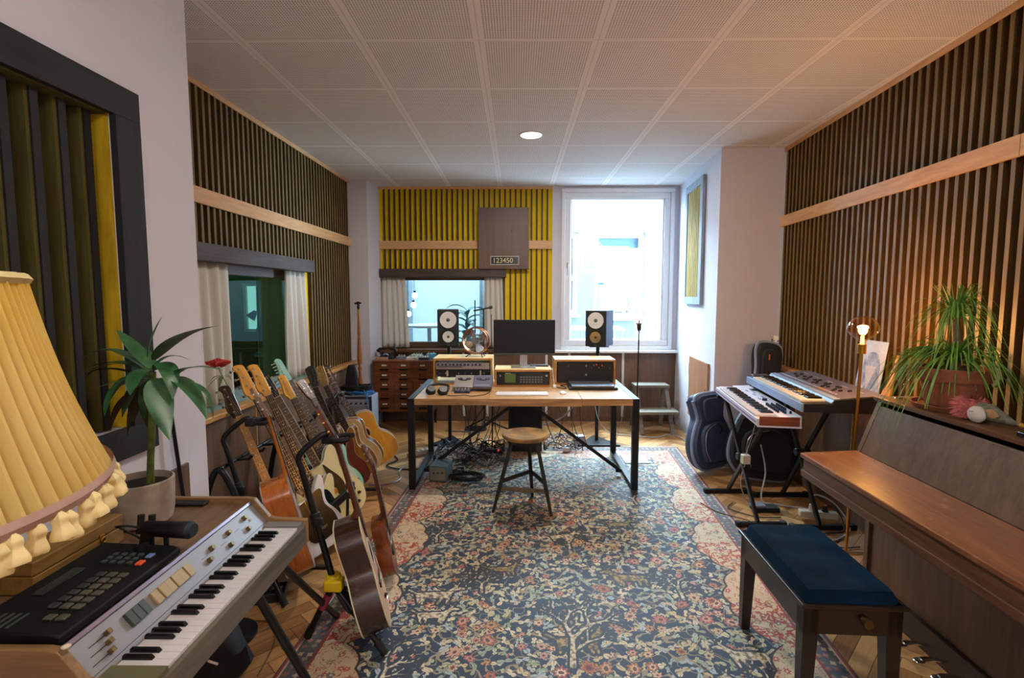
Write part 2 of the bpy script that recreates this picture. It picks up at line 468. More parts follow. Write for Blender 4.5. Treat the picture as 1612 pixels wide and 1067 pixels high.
# outside casing of the booth side of the left wall
# ------------------------------------------------------------------ booth behind the left window
BOO = mat('dark green booth wall', '3c5448', .8)
for nm, a, b in (('wall_booth_left', (-4.7, 2.4, 0), (-4.6, 5.6, 2.6)), ('wall_booth_front', (-4.7, 2.3, 0), (-2.16, 2.4, 2.6)), ('wall_booth_back', (-4.7, 5.6, 0), (-2.12, 5.7, 2.6)), ('ceiling_booth', (-4.7, 2.3, 2.6), (-2.12, 5.7, 2.7)), ('floor_booth', (-4.7, 2.3, -.1), (-2.12, 5.7, 0))):
    g = G(); g.box(a, b); struct(g.out(nm, BOO, smooth=False))


# ------------------------------------------------------------------ control room behind the back window
CRW = mat('pale blue control room wall', 'b4c6d0', .85)
for nm, a, b in (('wall_control_room_back', (-2.6, 9.0, 0), (.4, 9.1, 2.7)), ('wall_control_room_left', (-2.7, 6.46, 0), (-2.6, 9.1, 2.7)), ('wall_control_room_right', (.3, 6.46, 0), (.4, 9.0, 2.7)), ('ceiling_control_room', (-2.7, 6.42, 2.7), (.4, 9.1, 2.8)), ('floor_control_room', (-2.7, 6.42, -.1), (.4, 9.1, 0)), ('wall_control_room_front', (-2.7, 6.40, 0), (-1.66, 6.46, 2.7))):
    g = G(); g.box(a, b); struct(g.out(nm, CRW, smooth=False))

# ------------------------------------------------------------------ left foreground
_M = cam.rotation_euler.to_matrix()
def ray(px, py):
    return _M @ Vector(((px-806)/805, -(py-533.5)/805, -1))
def at(px, py, Y):
    r = ray(px, py); t = Y/r.y; return Vector((r.x*t, Y, 1.55+r.z*t))
def atz(px, py, Z):
    r = ray(px, py); t = (Z-1.55)/r.z; return Vector((r.x*t, r.y*t, Z))

def strip(g, P, widths, up=(0, 0, 1), fold=.25, thick=0):
    """leaf: ribbon along points with a raised fold"""
    K = len(P); up = Vector(up); rows = []
    for k in range(K):
        d = (P[min(k+1, K-1)]-P[max(k-1, 0)]).normalized()
        s = d.cross(up)
        s = s.normalized() if s.length > .05 else Vector((1, 0, 0))
        n = s.cross(d).normalized(); w = widths[k]
        rows.append([g.bm.verts.new(P[k]-s*w+n*w*fold), g.bm.verts.new(P[k]), g.bm.verts.new(P[k]+s*w+n*w*fold)])
    for a, b in zip(rows, rows[1:]):
        for i in (0, 1):
            f = g.bm.faces.new((a[i], a[i+1], b[i+1], b[i])); f.material_index = g.mi
def bez(a, b, c, n):
    return [a*(1-t)**2+b*2*t*(1-t)+c*t*t for t in [k/n for k in range(n+1)]]

# absorber panel in the recess of the near wall
BKF = wood('black stained frame wood', '0b0f12', '1a2227', .75, 2, 1.3)
BKFY = wood('black stained frame wood lengthwise', '0b0f12', '1a2227', .75, 1, 1.3)
OLI = wood('yellow stained board', 'a08410', 'd6b21c', .6, 2, 1.2)
OLD = wood('shaded olive board', '3a3610', '5c551c', .8, 2, 1.2)  # yellow board colour darkened for the shade inside the recess
t = thing('acoustic_absorber', 'black framed absorber with deep yellow fins in the near white wall', 'acoustic panel', (X0, 1.2, 1.0))
for a, b in (((X0, .42, 2.195), (X0+.025, 1.99, 2.305)), ((X0, .42, .955), (X0+.025, 1.99, 1.065))):
    g = G(); g.box(a, b); g.out('frame_rail', BKFY, t, bev=.002, smooth=False)
g = G(); g.box((X0, 1.868, 1.065), (X0+.025, 1.99, 2.195)); g.out('frame_stile', BKF, t, bev=.002, smooth=False)
g = G(); g.box((X0, .42, 1.065), (X0+.025, .54, 2.195)); g.out('frame_stile', BKF, t, bev=.002, smooth=False)
g = G(); g.box((X0-.138, .551, 1.061), (X0-.13, 1.866, 2.204)); g.out('backing', mat('dark felt', '14120c', .95), t, smooth=False)
g = G(); g.box((X0-.128, 1.858, 1.062), (X0-.002, 1.867, 2.2)); g.out('end_board', OLI, t, smooth=False)
g = G(); g.box((X0-.128, .56, 2.19), (X0-.002, 1.857, 2.203)); g.out('top_board', OLD, t, smooth=False)
for k in range(13):
    y = .60+k*.0985
    g = G(); g.m(0).box((X0-.125, y, 1.065), (X0-.035, y+.012, 2.188)); g.m(1).box((X0-.125, y+.0125, 1.065), (X0-.028, y+.04, 2.188)); g.out('fin', [OLD, BLKR], t, smooth=False)

# ---- electric organ
OW = wood('organ walnut', '54402c', '85684a', .4, 1, 1.2)
OWX = wood('organ walnut cheek', '6a4f32', '9c7a50', .4, 0, 1.2)
IV = mat('ivory keys', 'cfcdd0', .3, vary=.02); EB = mat('ebony keys', '0c0d10', .22, vary=.02)
PAN = mat('brushed silver panel', '8f8f93', .42, .35, vary=.05, scale=3)
CREAM = mat('beige tab', 'a8946a', .35, vary=.05); GTAB = mat('grey green tab', '3d4a45', .35)
org = thing('electric_organ', 'walnut cased organ with silver control panel and one row of keys, under the yellow shade', 'electric organ', (-1.05, 1.35, .68))
yA, yB = .955, 1.745
def cs(name, y0, y1, prof, m, bev=0):
    g = G(); A = [g.bm.verts.new((x, y0, z)) for x, z in prof]; B = [g.bm.verts.new((x, y1, z)) for x, z in prof]; g.skin([A, B]); return g.out(name, m, org, bev=bev, smooth=False)
cs('case', yA+.02, yB-.02, [(-1.42, .69), (-.76, .69), (-.76, .742), (-.885, .742), (-.94, .815), (-.98, .828), (-1.42, .828)], OW, .002)
for y in ((yA, yA+.02), (yB-.02, yB)):
    cs('cheek', *y, [(-1.425, .68), (-.735, .68), (-.735, .768), (-.84, .772), (-.865, .778), (-.915, .842), (-.94, .846), (-1.425, .846)], OWX, .003)
cs('front_rail', yA+.02, yB-.02, [(-.76, .68), (-.738, .68), (-.738, .748), (-.76, .748)], wood('weathered grey rail', '3c3832', '6a6458', .5, 1, 1), .002)
pd = Vector((-.06, 0, .071)).normalized(); pn = Vector((.071, 0, .06)).normalized()
Mp = axes((-.868, 0, .757), (0, 1, 0), -pn, pd)      # panel frame: x=Y, y=-normal, z up the slope
g = G(); g.box((yA+.02, 0, -.005), (yB-.02, .004, .088), Mp); g.out('control_panel', PAN, org, bev=.001, smooth=False)
g = G(); g.box((yA+.02, -.006, .088), (yB-.02, .02, .100), Mp); g.out('top_lip', mat('lilac metal lip', '8f8496', .3, .7), org, bev=.002, smooth=False)
def onpanel(name, y, z, w, d, h, m, tilt=0, par=None):
    g = G(); g.box((y-w/2, -h, z-d/2), (y+w/2, 0, z+d/2), Mp @ Matrix.Translation((0, 0, 0))); return g.out(name, m, par or org, bev=.0015, smooth=False)
for k in range(3): onpanel('drawbar_knob', 1.066-.010*k, .062-.018*k, .011, .012, .014, mat('bronze knob', '7d6a45', .35, .6))
for k in range(3):
    g = G(); g.box((1.02-.01*k, -.0008, .060-.018*k), (1.064-.01*k, 0, .062-.018*k), Mp); g.out('slot', BLK, org, smooth=False)
for k in range(3): onpanel('rocker_tab', 1.128+.021*k, .052, .0195, .036, .010, GTAB)
for k in range(6): onpanel('rocker_tab', 1.213+.0245*k, .052, .0225, .036, .009+.003*(k % 2), CREAM)
for y, z in ((1.418, .035), (1.452, .058), (1.520, .028), (1.545, .062), (1.625, .03), (1.645, .066)):
    g = G(); g.cyl(Mp @ Vector((y, 0, z)), Mp @ Vector((y, -.013, z)), .0085, .007, 12); g.out('rotary_knob', mat('bronze knob', '7d6a45', .35, .6), org)
g = G(); g.ball(Mp @ Vector((1.665, -.002, .05)), .005, n=8); g.out('pilot_lamp', IV, org)
for k, (y, z) in enumerate(((1.40, .05), (1.49, .045), (1.57, .05), (1.60, .04))):
    g = G(); g.box((y, -.0008, z), (y+.028, 0, z+.0012), Mp); g.out('marking', BLK, org, smooth=False)
g = G(); g.box((yA+.02, -.0006, .008), (yB-.02, 0, .0095), Mp); g.out('marking', BLK, org, smooth=False)
g = G(); g.ball((-.905, .966, .847), .009, (1, 1, .4), n=10); g.out('screw_cap', mat('pearl cap', 'd8d0c0', .3), org)
g = G(); g.box((-.868, 1.692, .742), (-.745, yB-.02, .762)); g.out('key_block', PAN, org, smooth=False)
g = G(); g.box((-.868, yA+.02, .742), (-.745, 1.028, .76)); g.out('key_block', mat('olive key block', '5c5b40', .5), org, smooth=False)
kw = .6585/29
def keyset(par, n, kw, kl, kh, origin, ux, uy, iv=IV, eb=EB, start=0, bk=.62, bh=.008):
    """white and black keys; ux runs low to high, uy from key front to back"""
    ux, uy = Vector(ux), Vector(uy); uz = Vector((0, 0, 1))
    g = G(); g.box((.0005, 0, 0), (kw-.0006, kl, kh)); w = g.out('white_key', iv, None, bev=.0012, smooth=False); w.parent = par
    g = G(); bw = kw*.52
    A = [(-bw/2, kl*(1-bk), kh), (bw/2, kl*(1-bk), kh), (bw/2, kl, kh), (-bw/2, kl, kh)]
    B = [(-bw*.38, kl*(1-bk)+.006, kh+bh), (bw*.38, kl*(1-bk)+.006, kh+bh), (bw*.38, kl, kh+bh), (-bw*.38, kl, kh+bh)]
    g.skin([[g.bm.verts.new(p) for p in A], [g.bm.verts.new(p) for p in B]]); b = g.out('black_key', eb, None, bev=.001, smooth=False); b.parent = par
    inv = wm(par).inverted()
    for i in range(n):
        M = inv @ axes(Vector(origin)+ux*kw*i, ux, uy, uz)
        o = w if i == 0 else w.copy()
        if i: COL.objects.link(o)
        o.matrix_basis = M
        if (i+start) % 7 in (0, 1, 3, 4, 5) and i < n-1:
            M = inv @ axes(Vector(origin)+ux*kw*(i+1), ux, uy, uz)
            if b is not None and not b.get('used'): o = b; b['used'] = 1
            else: o = b.copy(); COL.objects.link(o)
            o.matrix_basis = M
    b.pop('used', None)
    for q in kids(par):
        if 'used' in q.keys(): del q['used']
keyset(org, 29, kw, .112, .012, (-.750, 1.031, .744), (0, 1, 0), (-1, 0, 0), start=0, bk=.60, bh=.009)

# folding stand under the organ
st = thing('organ_stand', 'black tubular folding stand carrying the walnut organ', 'keyboard stand', (-1.05, 1.4, 0))
for p, q in (((-.82, 1.50, .672), (-.50, 1.52, .02)), ((-.83, 1.66, .672), (-.865, 2.33, .02)), ((-1.34, 1.50, .672), (-1.34, 1.05, .02)), ((-1.36, 1.2, .672), (-1.38, 1.9, .02))):
    g = G(); g.cyl(p, q, .0135, n=12); g.cyl(Vector(q)-Vector((0, 0, 0)), Vector(q)+(Vector(q)-Vector(p)).normalized()*.02-Vector((0, 0, 0)), .016, n=12); g.out('leg', BLKM, st)
for x in (-.80, -1.34):
    g = G(); g.beam((x, 1.0, .664), (x, 1.70, .664), .03, .03); g.out('top_rail', BLKM, st, bev=.003)
for y in (1.05, 1.66):
    g = G(); g.beam((-.80, y, .66), (-1.34, y, .66), .026, .026); g.out('cross_bar', BLKM, st, bev=.003)

# drum machine
zt = .830
t = thing('drum_machine', 'black drum machine with grey pads and one orange button, on the walnut organ', 'drum machine', (-1.1, 1.2, zt))
g = G(); A = [(-1.15, zt+.003), (-.935, zt+.003), (-.935, zt+.022), (-.955, zt+.028), (-1.15, zt+.036)]
A_ = [g.bm.verts.new((x, .985, z)) for x, z in A]; B_ = [g.bm.verts.new((x, 1.365, z)) for x, z in A]; g.skin([A_, B_])
g.out('body', mat('black drum machine case', '0c0f11', .6, spec=.25), t, bev=.004)
def top_z(x): return zt+.028+(-.955-x)*.008/.195
PADM = mat('grey rubber pad', '4b4a40', .6); 
for i in range(6):
    for j in range(3):
        x, y = -.972-.027*j, 1.075+.0255*i
        g = G(); g.cb((x, y, top_z(x)+.003), (.020, .019, .006)); g.out('pad', PADM if j < 2 else mat('dark rubber pad', '2b2f30', .6), t, bev=.002)
for i in range(2):
    g = G(); g.cb((-.972-.027*i, 1.035, top_z(-.99)+.003), (.02, .019, .006)); g.out('pad', PADM, t, bev=.002)
g = G(); g.cb((-.972, 1.262, top_z(-.972)+.003), (.016, .022, .006)); g.out('orange_button', mat('orange button', 'e0592a', .5), t, bev=.002)
g = G(); g.cb((-.972, 1.298, top_z(-.972)+.003), (.016, .02, .006)); g.out('blue_button', mat('pale blue button', '6f86c4', .5), t, bev=.002)
for i in range(3):
    for j in range(4):
        x, y = -1.0-.022*j, 1.262+.02*i
        g = G(); g.cb((x, y, top_z(x)+.002), (.012, .013, .005)); g.out('button', mat('slate button', '3a4448', .5), t, bev=.001)
g = G(); g.cb((-1.10, 1.17, top_z(-1.10)+.001), (.03, .12, .003)); g.out('display', mat('dark display', '1a2326', .1), t, bev=.001)
for j in range(5):
    g = G(); g.cb((-1.055-.016*j, 1.02, top_z(-1.09)+.001), (.006, .05, .002)); g.out('printed_line', mat('faded print', '39413c', .7), t, smooth=False)
g = G(); g.cyl((-1.02, 1.335, top_z(-1.02)), (-1.02, 1.335, top_z(-1.02)+.012), .016, n=20); g.out('data_wheel', BLK, t)

# wooden box behind it
BX = wood('honey box wood', '6e5226', '9b7a40', .4, 1, 1.2)
t = thing('wooden_box', 'small hinged wooden box with a brass clasp, behind the drum machine', 'box', (-1.235, 1.33, zt))
g = G(); g.box((-1.262, 1.165, zt), (-1.158, 1.448, zt+.046)); g.out('box_body', BX, t, bev=.003, smooth=False)
g = G(); g.box((-1.262, 1.165, zt+.048), (-1.158, 1.448, zt+.082)); g.out('lid', BX, t, bev=.003, smooth=False)
g = G(); g.box((-1.158, 1.36, zt+.028), (-1.154, 1.376, zt+.056)); g.torus((-1.152, 1.368, zt+.04), (1, 0, 0), .007, .002, 12, 5); g.out('clasp', BRASS, t, bev=.001)

# microphone in a clip
t = thing('microphone', 'black cylindrical microphone lying at the far end of the drum machine', 'microphone', (-1.0, 1.4, zt+.05))
g = G(); g.tube([(-1.055, 1.385, zt+.066), (-1.045, 1.385, zt+.066), (-.945, 1.378, zt+.066), (-.915, 1.376, zt+.066), (-.905, 1.375, zt+.066)], [.013, .021, .023, .024, .017], 18); g.out('mic_body', mat('matte black mic body', '101114', .5), t)
g = G(); g.tube([(-.914, 1.376, zt+.066), (-.902, 1.375, zt+.066)], [.0245, .018], 18); g.out('grille', mat('dark blue grille', '22303e', .6, .4), t)
for a in (((-1.03, 1.385, zt+.0), (-1.03, 1.385, zt+.05)), ((-.985, 1.38, zt+.0), (-.985, 1.38, zt+.05))):
    g = G(); g.cyl(*a, .007); g.out('rest', BLK, t)
t = thing('microphone_clip', 'black upright mic clip with two round posts, in front of the concrete pot', 'microphone clip', (-1.075, 1.425, zt))
for dx in (-.016, .016):
    g = G(); g.cyl((-1.075+dx, 1.425, zt+.035), (-1.075+dx, 1.432, zt+.085), .0095, n=12); g.out('post', BLK, t)
g = G(); g.cyl((-1.075, 1.425, zt), (-1.075, 1.425, zt+.035), .02, .014, n=16); g.cb((-1.075, 1.425, zt+.04), (.05, .018, .014)); g.out('base', BLK, t, bev=.002)
g = G(); g.tube([Vector(p) for p in spline([(-1.09, 1.42, zt+.02), (-1.13, 1.40, zt+.06), (-1.12, 1.375, zt+.075), (-1.09, 1.38, zt+.075), (-1.055, 1.385, zt+.066)], 6, False)], .003, 6); g.out('cable', BLKR, t)
g = G(); g.box((-1.38, 1.690, zt+.0), (-1.07, 1.7235, zt+.010)); tag(g.out('flat_case', mat('black card case', '17181c', .6), bev=.004), 'flat black case on the organ behind the concrete pot', 'case')

# dracaena in a concrete pot
pc = (-1.192, 1.572)
t = thing('potted_dracaena', 'dracaena with broad drooping leaves in a round concrete pot on the organ', 'potted plant', (pc[0], pc[1], zt))
pc_ = (pc[0], pc[1]-.0)
g = G(); g.lathe([(.004, .0), (.068, .0), (.080, .008), (.087, .04), (.091, .138), (.085, .141), (.082, .132), (.080, .118), (.0, .118)], (pc[0], pc[1], zt+.0), 36); g.out('pot', mat('speckled concrete pot', 'a69c90', .85, vary=.12, scale=30, bump=.3), t)
g = G(); g.lathe([(.080, .0), (.05, .006), (.001, .008)], (pc[0], pc[1], zt+.120), 24); g.out('soil', mat('potting soil', '241a12', .95, vary=.4, scale=60, bump=.6), t)
g = G(); g.tube([(pc[0]+.030, pc[1], zt+.12), at(237, 730, 1.575), at(240, 640, 1.58), at(240, 585, 1.58)], [.0115, .010, .0105, .010], 10); g.out('stem', mat('ringed green stem', '566b2a', .6, vary=.35, scale=40), t)
LEAF = NT('dracaena leaf'); _f = LEAF.noise(LEAF.coord('Object', (3, 3, 3)), 6, 3)
LEAF.link(LEAF.ramp(_f, [(.3, hx('1d4428')), (.6, hx('33663a')), (.8, hx('5c7a3e'))]), LEAF.b.inputs['Base Color']); LEAF.b.inputs['Roughness'].default_value = .38
def leafP(px, py, Y, o=(120, 480), s=4.852): return at(o[0]+px/s, o[1]+py/s, Y)
Lf = [((545, 400), (570, 250), (655, 90), 30, 1.58, 1.60), ((600, 420), (760, 220), (1085, 160), 58, 1.56, 1.46), ((700, 590), (820, 420), (1120, 500), 34, 1.55, 1.42),
      ((680, 560), (860, 540), (1000, 875), 55, 1.53, 1.44), ((700, 600), (1040, 540), (1045, 870), 22, 1.56, 1.52), ((620, 560), (610, 720), (712, 1030), 72, 1.50, 1.42),
      ((600, 450), (740, 430), (738, 720), 55, 1.52, 1.46), ((560, 480), (420, 300), (310, 190), 52, 1.60, 1.64), ((600, 520), (440, 470), (412, 690), 62, 1.52, 1.44),
      ((580, 480), (250, 250), (50, 410), 42, 1.62, 1.56), ((560, 540), (260, 520), (215, 850), 48, 1.54, 1.46), ((570, 500), (700, 330), (860, 420), 26, 1.60, 1.70),
      ((600, 600), (700, 640), (720, 900), 26, 1.60, 1.64), ((560, 520), (350, 380), (60, 520), 34, 1.66, 1.72), ((570, 560), (420, 600), (350, 860), 44, 1.64, 1.70),
      ((560, 500), (330, 330), (190, 340), 30, 1.66, 1.78), ((590, 560), (500, 640), (520, 880), 40, 1.62, 1.66), ((580, 500), (300, 400), (120, 470), 46, 1.66, 1.70), ((570, 540), (330, 500), (240, 760), 40, 1.66, 1.74), ((600, 480), (520, 300), (440, 330), 34, 1.66, 1.72), ((590, 560), (650, 620), (620, 800), 40, 1.56, 1.52), ((560, 560), (450, 560), (300, 640), 40, 1.6, 1.6), ((600, 500), (660, 420), (700, 480), 34, 1.56, 1.5), ((580, 540), (380, 560), (130, 640), 30, 1.58, 1.50)]
g = G()
for a, b, c, w, y0, y1 in Lf:
    P = bez(leafP(*a, y0), leafP(*b, (y0+y1)/2), leafP(*c, y1), 12)
    ww = 1.3*w/4.852/805*1.52
    strip(g, P, [ww*max(.04, math.sin(PI*min(1, (k/12)**.8*.93+.07))**.8) for k in range(13)], fold=.22)
g.out('foliage', LEAF.m, t)
BR = mat('withered brown leaf', '3b2c16', .7, vary=.3)
g = G()
for a, b, c, w in (((590, 600), (480, 640), (440, 900), 50), ((590, 620), (520, 700), (560, 980), 60), ((600, 640), (700, 700), (735, 880), 30), ((560, 560), (150, 420), (70, 560), 30), ((560, 600), (300, 700), (260, 960), 36), ((580, 600), (420, 700), (390, 1000), 34)):
    P = bez(leafP(*a, 1.62), leafP(*b, 1.66), leafP(*c, 1.70), 10); ww = w/4.852/805*1.6
    strip(g, P, [ww*max(.05, math.sin(PI*min(1, k/10*.93+.07))) for k in range(11)], fold=.3)
g.out('withered_leaves', BR, t)

# dark leaved plant and red pot in the corner
t = thing('small_potted_plant', 'dark leafed plant in a red pot at the near end of the wooden box', 'potted plant', (-1.30, 1.10, zt))
g = G(); g.lathe([(.001, 0), (.045, 0), (.062, .075), (.058, .075), (.05, .06), (.001, .06)], (-1.30, 1.10, zt), 24); g.out('pot', mat('dark red pot', '6b1f22', .5), t)
g = G()
for k in range(14):
    a = 2*PI*k/14+random.random()*.4; L = .10+random.random()*.035; b = Vector((-1.30, 1.10, zt+.06))
    tip = b+Vector((math.cos(a)*L, math.sin(a)*L, .02+random.random()*.05)); c = b+Vector((math.cos(a)*L*.5, math.sin(a)*L*.5, .15))
    strip(g, bez(b, c, tip, 8), [.012*max(.05, math.sin(PI*min(1, q/8*.9+.08))) for q in range(9)])
g.out('foliage', mat('dark green leaf', '16301c', .5, vary=.3), t)

# pleated lampshade
t = thing('pleated_lamp', 'big yellow pleated fabric lampshade with a tasselled hem, standing left of the organ', 'floor lamp', (-.92, .60, 0))
t2 = NT('yellow pleated fabric'); t2.n.remove(t2.b)
cf = t2.noise(t2.coord('Object', (1, 1, 1)), 4, 4); cc = t2.ramp(cf, [(.3, hx('cfae56')), (.7, hx('dcc98c'))])
d1 = t2.add('ShaderNodeBsdfDiffuse'); d2 = t2.add('ShaderNodeBsdfTranslucent'); mx = t2.add('ShaderNodeMixShader'); mx.inputs[0].default_value = .42
t2.link(cc, d1.inputs[0]); t2.link(cc, d2.inputs[0]); t2.link(d1.outputs[0], mx.inputs[1]); t2.link(d2.outputs[0], mx.inputs[2]); t2.link(mx.outputs[0], t2.out.inputs[0])
lc = (-.92, .60)
z0, z1, r0_, r1_ = 1.275, 1.575, .33, .245
NP = 92
g = G(); prof = []
for k in range(15):
    s = k/14; prof.append((r0_+(r1_-r0_)*s-.008*math.sin(PI*s), z0+(z1-z0)*s))
def pleat(th, z):
    s = (z-z0)/(z1-z0); a = th*NP; return (.0075-.003*s)*(abs(math.sin(a/2))*2-1)+.002*math.sin(th*7+z*9)
g.lathe(prof, (lc[0], lc[1], 0), NP*5, caps=False, rip=pleat); sh = g.out('lampshade', t2.m, t)
g = G(); g.lathe([(r0_+.006, z0-.006), (r0_+.010, z0+.004), (r0_+.007, z0+.014)], (lc[0], lc[1], 0), 96, caps=False); g.out('hem_band', mat('dusty pink braid', 'a98a80', .8), t)
g = G(); g.lathe([(r1_+.004, z1-.008), (r1_+.009, z1), (r1_+.003, z1+.008)], (lc[0], lc[1], 0), 128, caps=False, rip=lambda th, z: .003*math.sin(th*90)); g.out('top_ruffle', mat('cream ruffle', 'cdbb85', .8), t)
TAS = mat('cream yellow tassel', 'd9c690', .85, vary=.15)
for k in range(84):
    a = 2*PI*k/84+.02*math.sin(k*2.7); x, y = lc[0]+(r0_+.006)*math.cos(a), lc[1]+(r0_+.006)*math.sin(a)
    if k == 0:
        g = G(); g.lathe([(.002, 0), (.005, -.003), (.0085, -.007), (.009, -.011), (.0075, -.015), (.0085, -.020), (.0115, -.026), (.0135, -.032), (.0125, -.036), (.008, -.034), (.001, -.033)], n=20, rip=lambda th, z: .0012*math.sin(th*5)); tas = g.out('tassel', TAS, t, local=True); o = tas
    else: o = tas.copy(); COL.objects.link(o)
    o.location = (x-lc[0], y-.60, z0-.003+.004*math.sin(k*1.9)); o.rotation_euler = (.18*math.sin(k*3.1), .2*math.cos(k*2.3), a)
g = G(); g.cyl((lc[0], lc[1], .02), (lc[0], lc[1], 1.42), .011); g.out('pole', BRASS, t)
g = G(); g.lathe([(.001, 0), (.14, 0), (.14, .012), (.03, .03), (.012, .05)], (lc[0], lc[1], 0), 32); g.out('base', BRASS, t)
g = G(); g.ball((lc[0], lc[1], 1.455), .03, n=14); g.out('bulb', mat('warm lit bulb', 'ffd9a0', .5, emit=5, vary=0), t)
for k in range(3):
    a = 2*PI*k/3; g = G(); g.cyl((lc[0], lc[1], 1.40), (lc[0]+.24*math.cos(a), lc[1]+.24*math.sin(a), 1.57), .002, n=6); g.out('spoke', BRASS, t)

# curtains
def curtain(name, label, M, x0, x1, z0, z1, m, nf=6, amp=.022, flare=0.0, group=None, y=0.0):
    g = G(); N = nf*10; rows = []
    ph = random.random()*6
    for j in range(13):
        s = j/12; z = z1+(z0-z1)*s; row = []
        for i in range(N+1):
            u = i/N; x = x0+(x1-x0)*u+flare*s*(u-.3)
            a = amp*(.6+.5*s)*(math.sin(2*PI*nf*u+ph+.5*math.sin(s*3+u*4))+.4*math.sin(2*PI*nf*.5*u+s*2))
            row.append(g.bm.verts.new(M @ Vector((x, y+a, z))))
        rows.append(row)
    for a, b in zip(rows, rows[1:]):
        for i in range(N): g.bm.faces.new((a[i], a[i+1], b[i+1], b[i]))
    o = g.out(name, m); so = o.modifiers.new('s', 'SOLIDIFY'); so.thickness = .003
    return tag(o, label, 'curtain', group)
t3 = NT('white curtain cloth'); t3.n.remove(t3.b)
d1 = t3.add('ShaderNodeBsdfDiffuse'); d2 = t3.add('ShaderNodeBsdfTranslucent'); mx = t3.add('ShaderNodeMixShader'); mx.inputs[0].default_value = .3
for d_ in (d1, d2): d_.inputs[0].default_value = hx('dcd6cc')
t3.link(d1.outputs[0], mx.inputs[1]); t3.link(d2.outputs[0], mx.inputs[2]); t3.link(mx.outputs[0], t3.out.inputs[0])
CUR = t3.m
curtain('curtain', 'white curtain at the left side of the booth window, behind the rose', ML, .68, 1.20, .835, 1.765, CUR, 5, y=.03)
curtain('curtain', 'white curtain at the right side of the booth window, by the slatted wall', ML, 2.02, 2.38, .835, 1.765, CUR, 4, flare=.10, y=.03)
curtain('curtain', 'white curtain left of the control room window, above the card index cabinet', MB_, .01, .30, .915, 1.775, CUR, 5, amp=.014, flare=.06, y=.025)
curtain('curtain', 'white curtain right of the control room window, behind the desk fan', MB_, 1.27, 1.49, .915, 1.775, CUR, 4, amp=.014, flare=.03, y=.025)

# rose
t = thing('rose', 'red rose on a green stem in front of the left curtain', 'rose', tuple(at(385, 660, 2.95)))
g = G(); g.tube([at(385, 660, 2.95), at(365, 620, 2.93), at(348, 588, 2.92), at(344, 578, 2.92)], .003, 6); g.out('stem', mat('rose stem', '6a8050', .6), t)
g = G(); c0 = at(343, 571, 2.92)
for k in range(22):
    a = k*2.4; r = .004+.0022*k; 
    P = []
    b = c0+Vector((math.cos(a)*r*.3, math.sin(a)*r*.3, -.018)); m_ = c0+Vector((math.cos(a)*r*1.1, math.sin(a)*r*1.1, .006)); e = c0+Vector((math.cos(a)*r*.9, math.sin(a)*r*.9, .028-.0009*k))
    strip(g, bez(b, m_, e, 6), [.008+.0007*k]*3+[.011+.0009*k]*2+[.010+.0008*k, .005], fold=.5, up=(math.cos(a), math.sin(a), .3))
g.out('bloom', mat('red rose petals', 'c8413a', .5, vary=.25, scale=30), t)
g = G()
for dx, dy in ((-20, 8), (14, 6), (-6, 24), (-30, 30)):
    P = bez(at(350, 592, 2.92), at(350+dx*.5, 588+dy*.2, 2.90), at(350+dx, 592+dy, 2.88), 6); strip(g, P, [.002, .009, .013, .014, .011, .006, .001])
g.out('leaves', mat('rose leaf', '7f9458', .6), t)

t = thing('effects_pedal', 'black effects pedal with pale printed marks on the parquet beneath the organ', 'effects pedal', (-1.27, 2.50, 0))
g = G(); g.cb((-1.27, 2.50, .025), (.17, .11, .05), .3); g.out('body', BLK, t, bev=.006)
for k, (dx, dy, w) in enumerate(((-.05, -.02, .03), (.0, .0, .05), (.055, .01, .02))): g = G(); g.cb((-1.27+dx, 2.50+dy, .0505), (w, .03, .002), .3); g.out('printed_mark', mat('pale print patch', 'b0aca0', .6), t, smooth=False)
c = atz(345, 1052, .12)
t = thing('soft_bag', 'crumpled black soft bag on the floor under the front of the organ', 'bag', (c.x-.1, c.y+.1, 0)); g = G(); rb = random.Random(9); rings = []
for z, s in ((.0, .85), (.05, 1.0), (.13, .95), (.20, .7), (.24, .35)): rings.append([g.bm.verts.new((c.x-.13+.17*s*math.cos(a)*(1+.12*math.sin(3*a+z*20)), c.y+.12+.14*s*math.sin(a)*(1+.1*math.cos(4*a+z*9)), z)) for a in [2*PI*i/20 for i in range(20)]])
g.skin(rings); g.out('bag_body', mat('black soft cloth', '0f1218', .8, bump=.4), t); g = G(); g.tube([(c.x-.05, c.y+.02, .12), (c.x-.04, c.y+.0, .15), (c.x-.01, c.y+.01, .13)], .005, 6); g.out('buckle', CHROME, t)
g = G(); g.tube(spline([tuple(atz(405, 1064, .004)), tuple(atz(432, 1010, .004)), tuple(atz(425, 980, .004)), tuple(atz(385, 978, .004)), tuple(atz(340, 985, .004))], 8, False), .003, 6); tag(g.out('cable', mat('brown floor cable', '54402c', .6)), 'thin brown cable on the parquet near the organ stand legs', 'cable')
t = thing('microphone_stand', 'thin black stand pole on the near white wall behind the concrete pot', 'microphone stand', (-1.36, 2.22, 0))
g = G(); g.cyl((-1.395, 2.16, .02), (-1.425, 2.06, 1.12), .008, n=8); g.out('pole', BLKM, t); g = G(); g.lathe([(.001, 0), (.12, 0), (.12, .014), (.02, .02)], (-1.31, 2.20, 0), 24); g.out('base', BLKM, t)
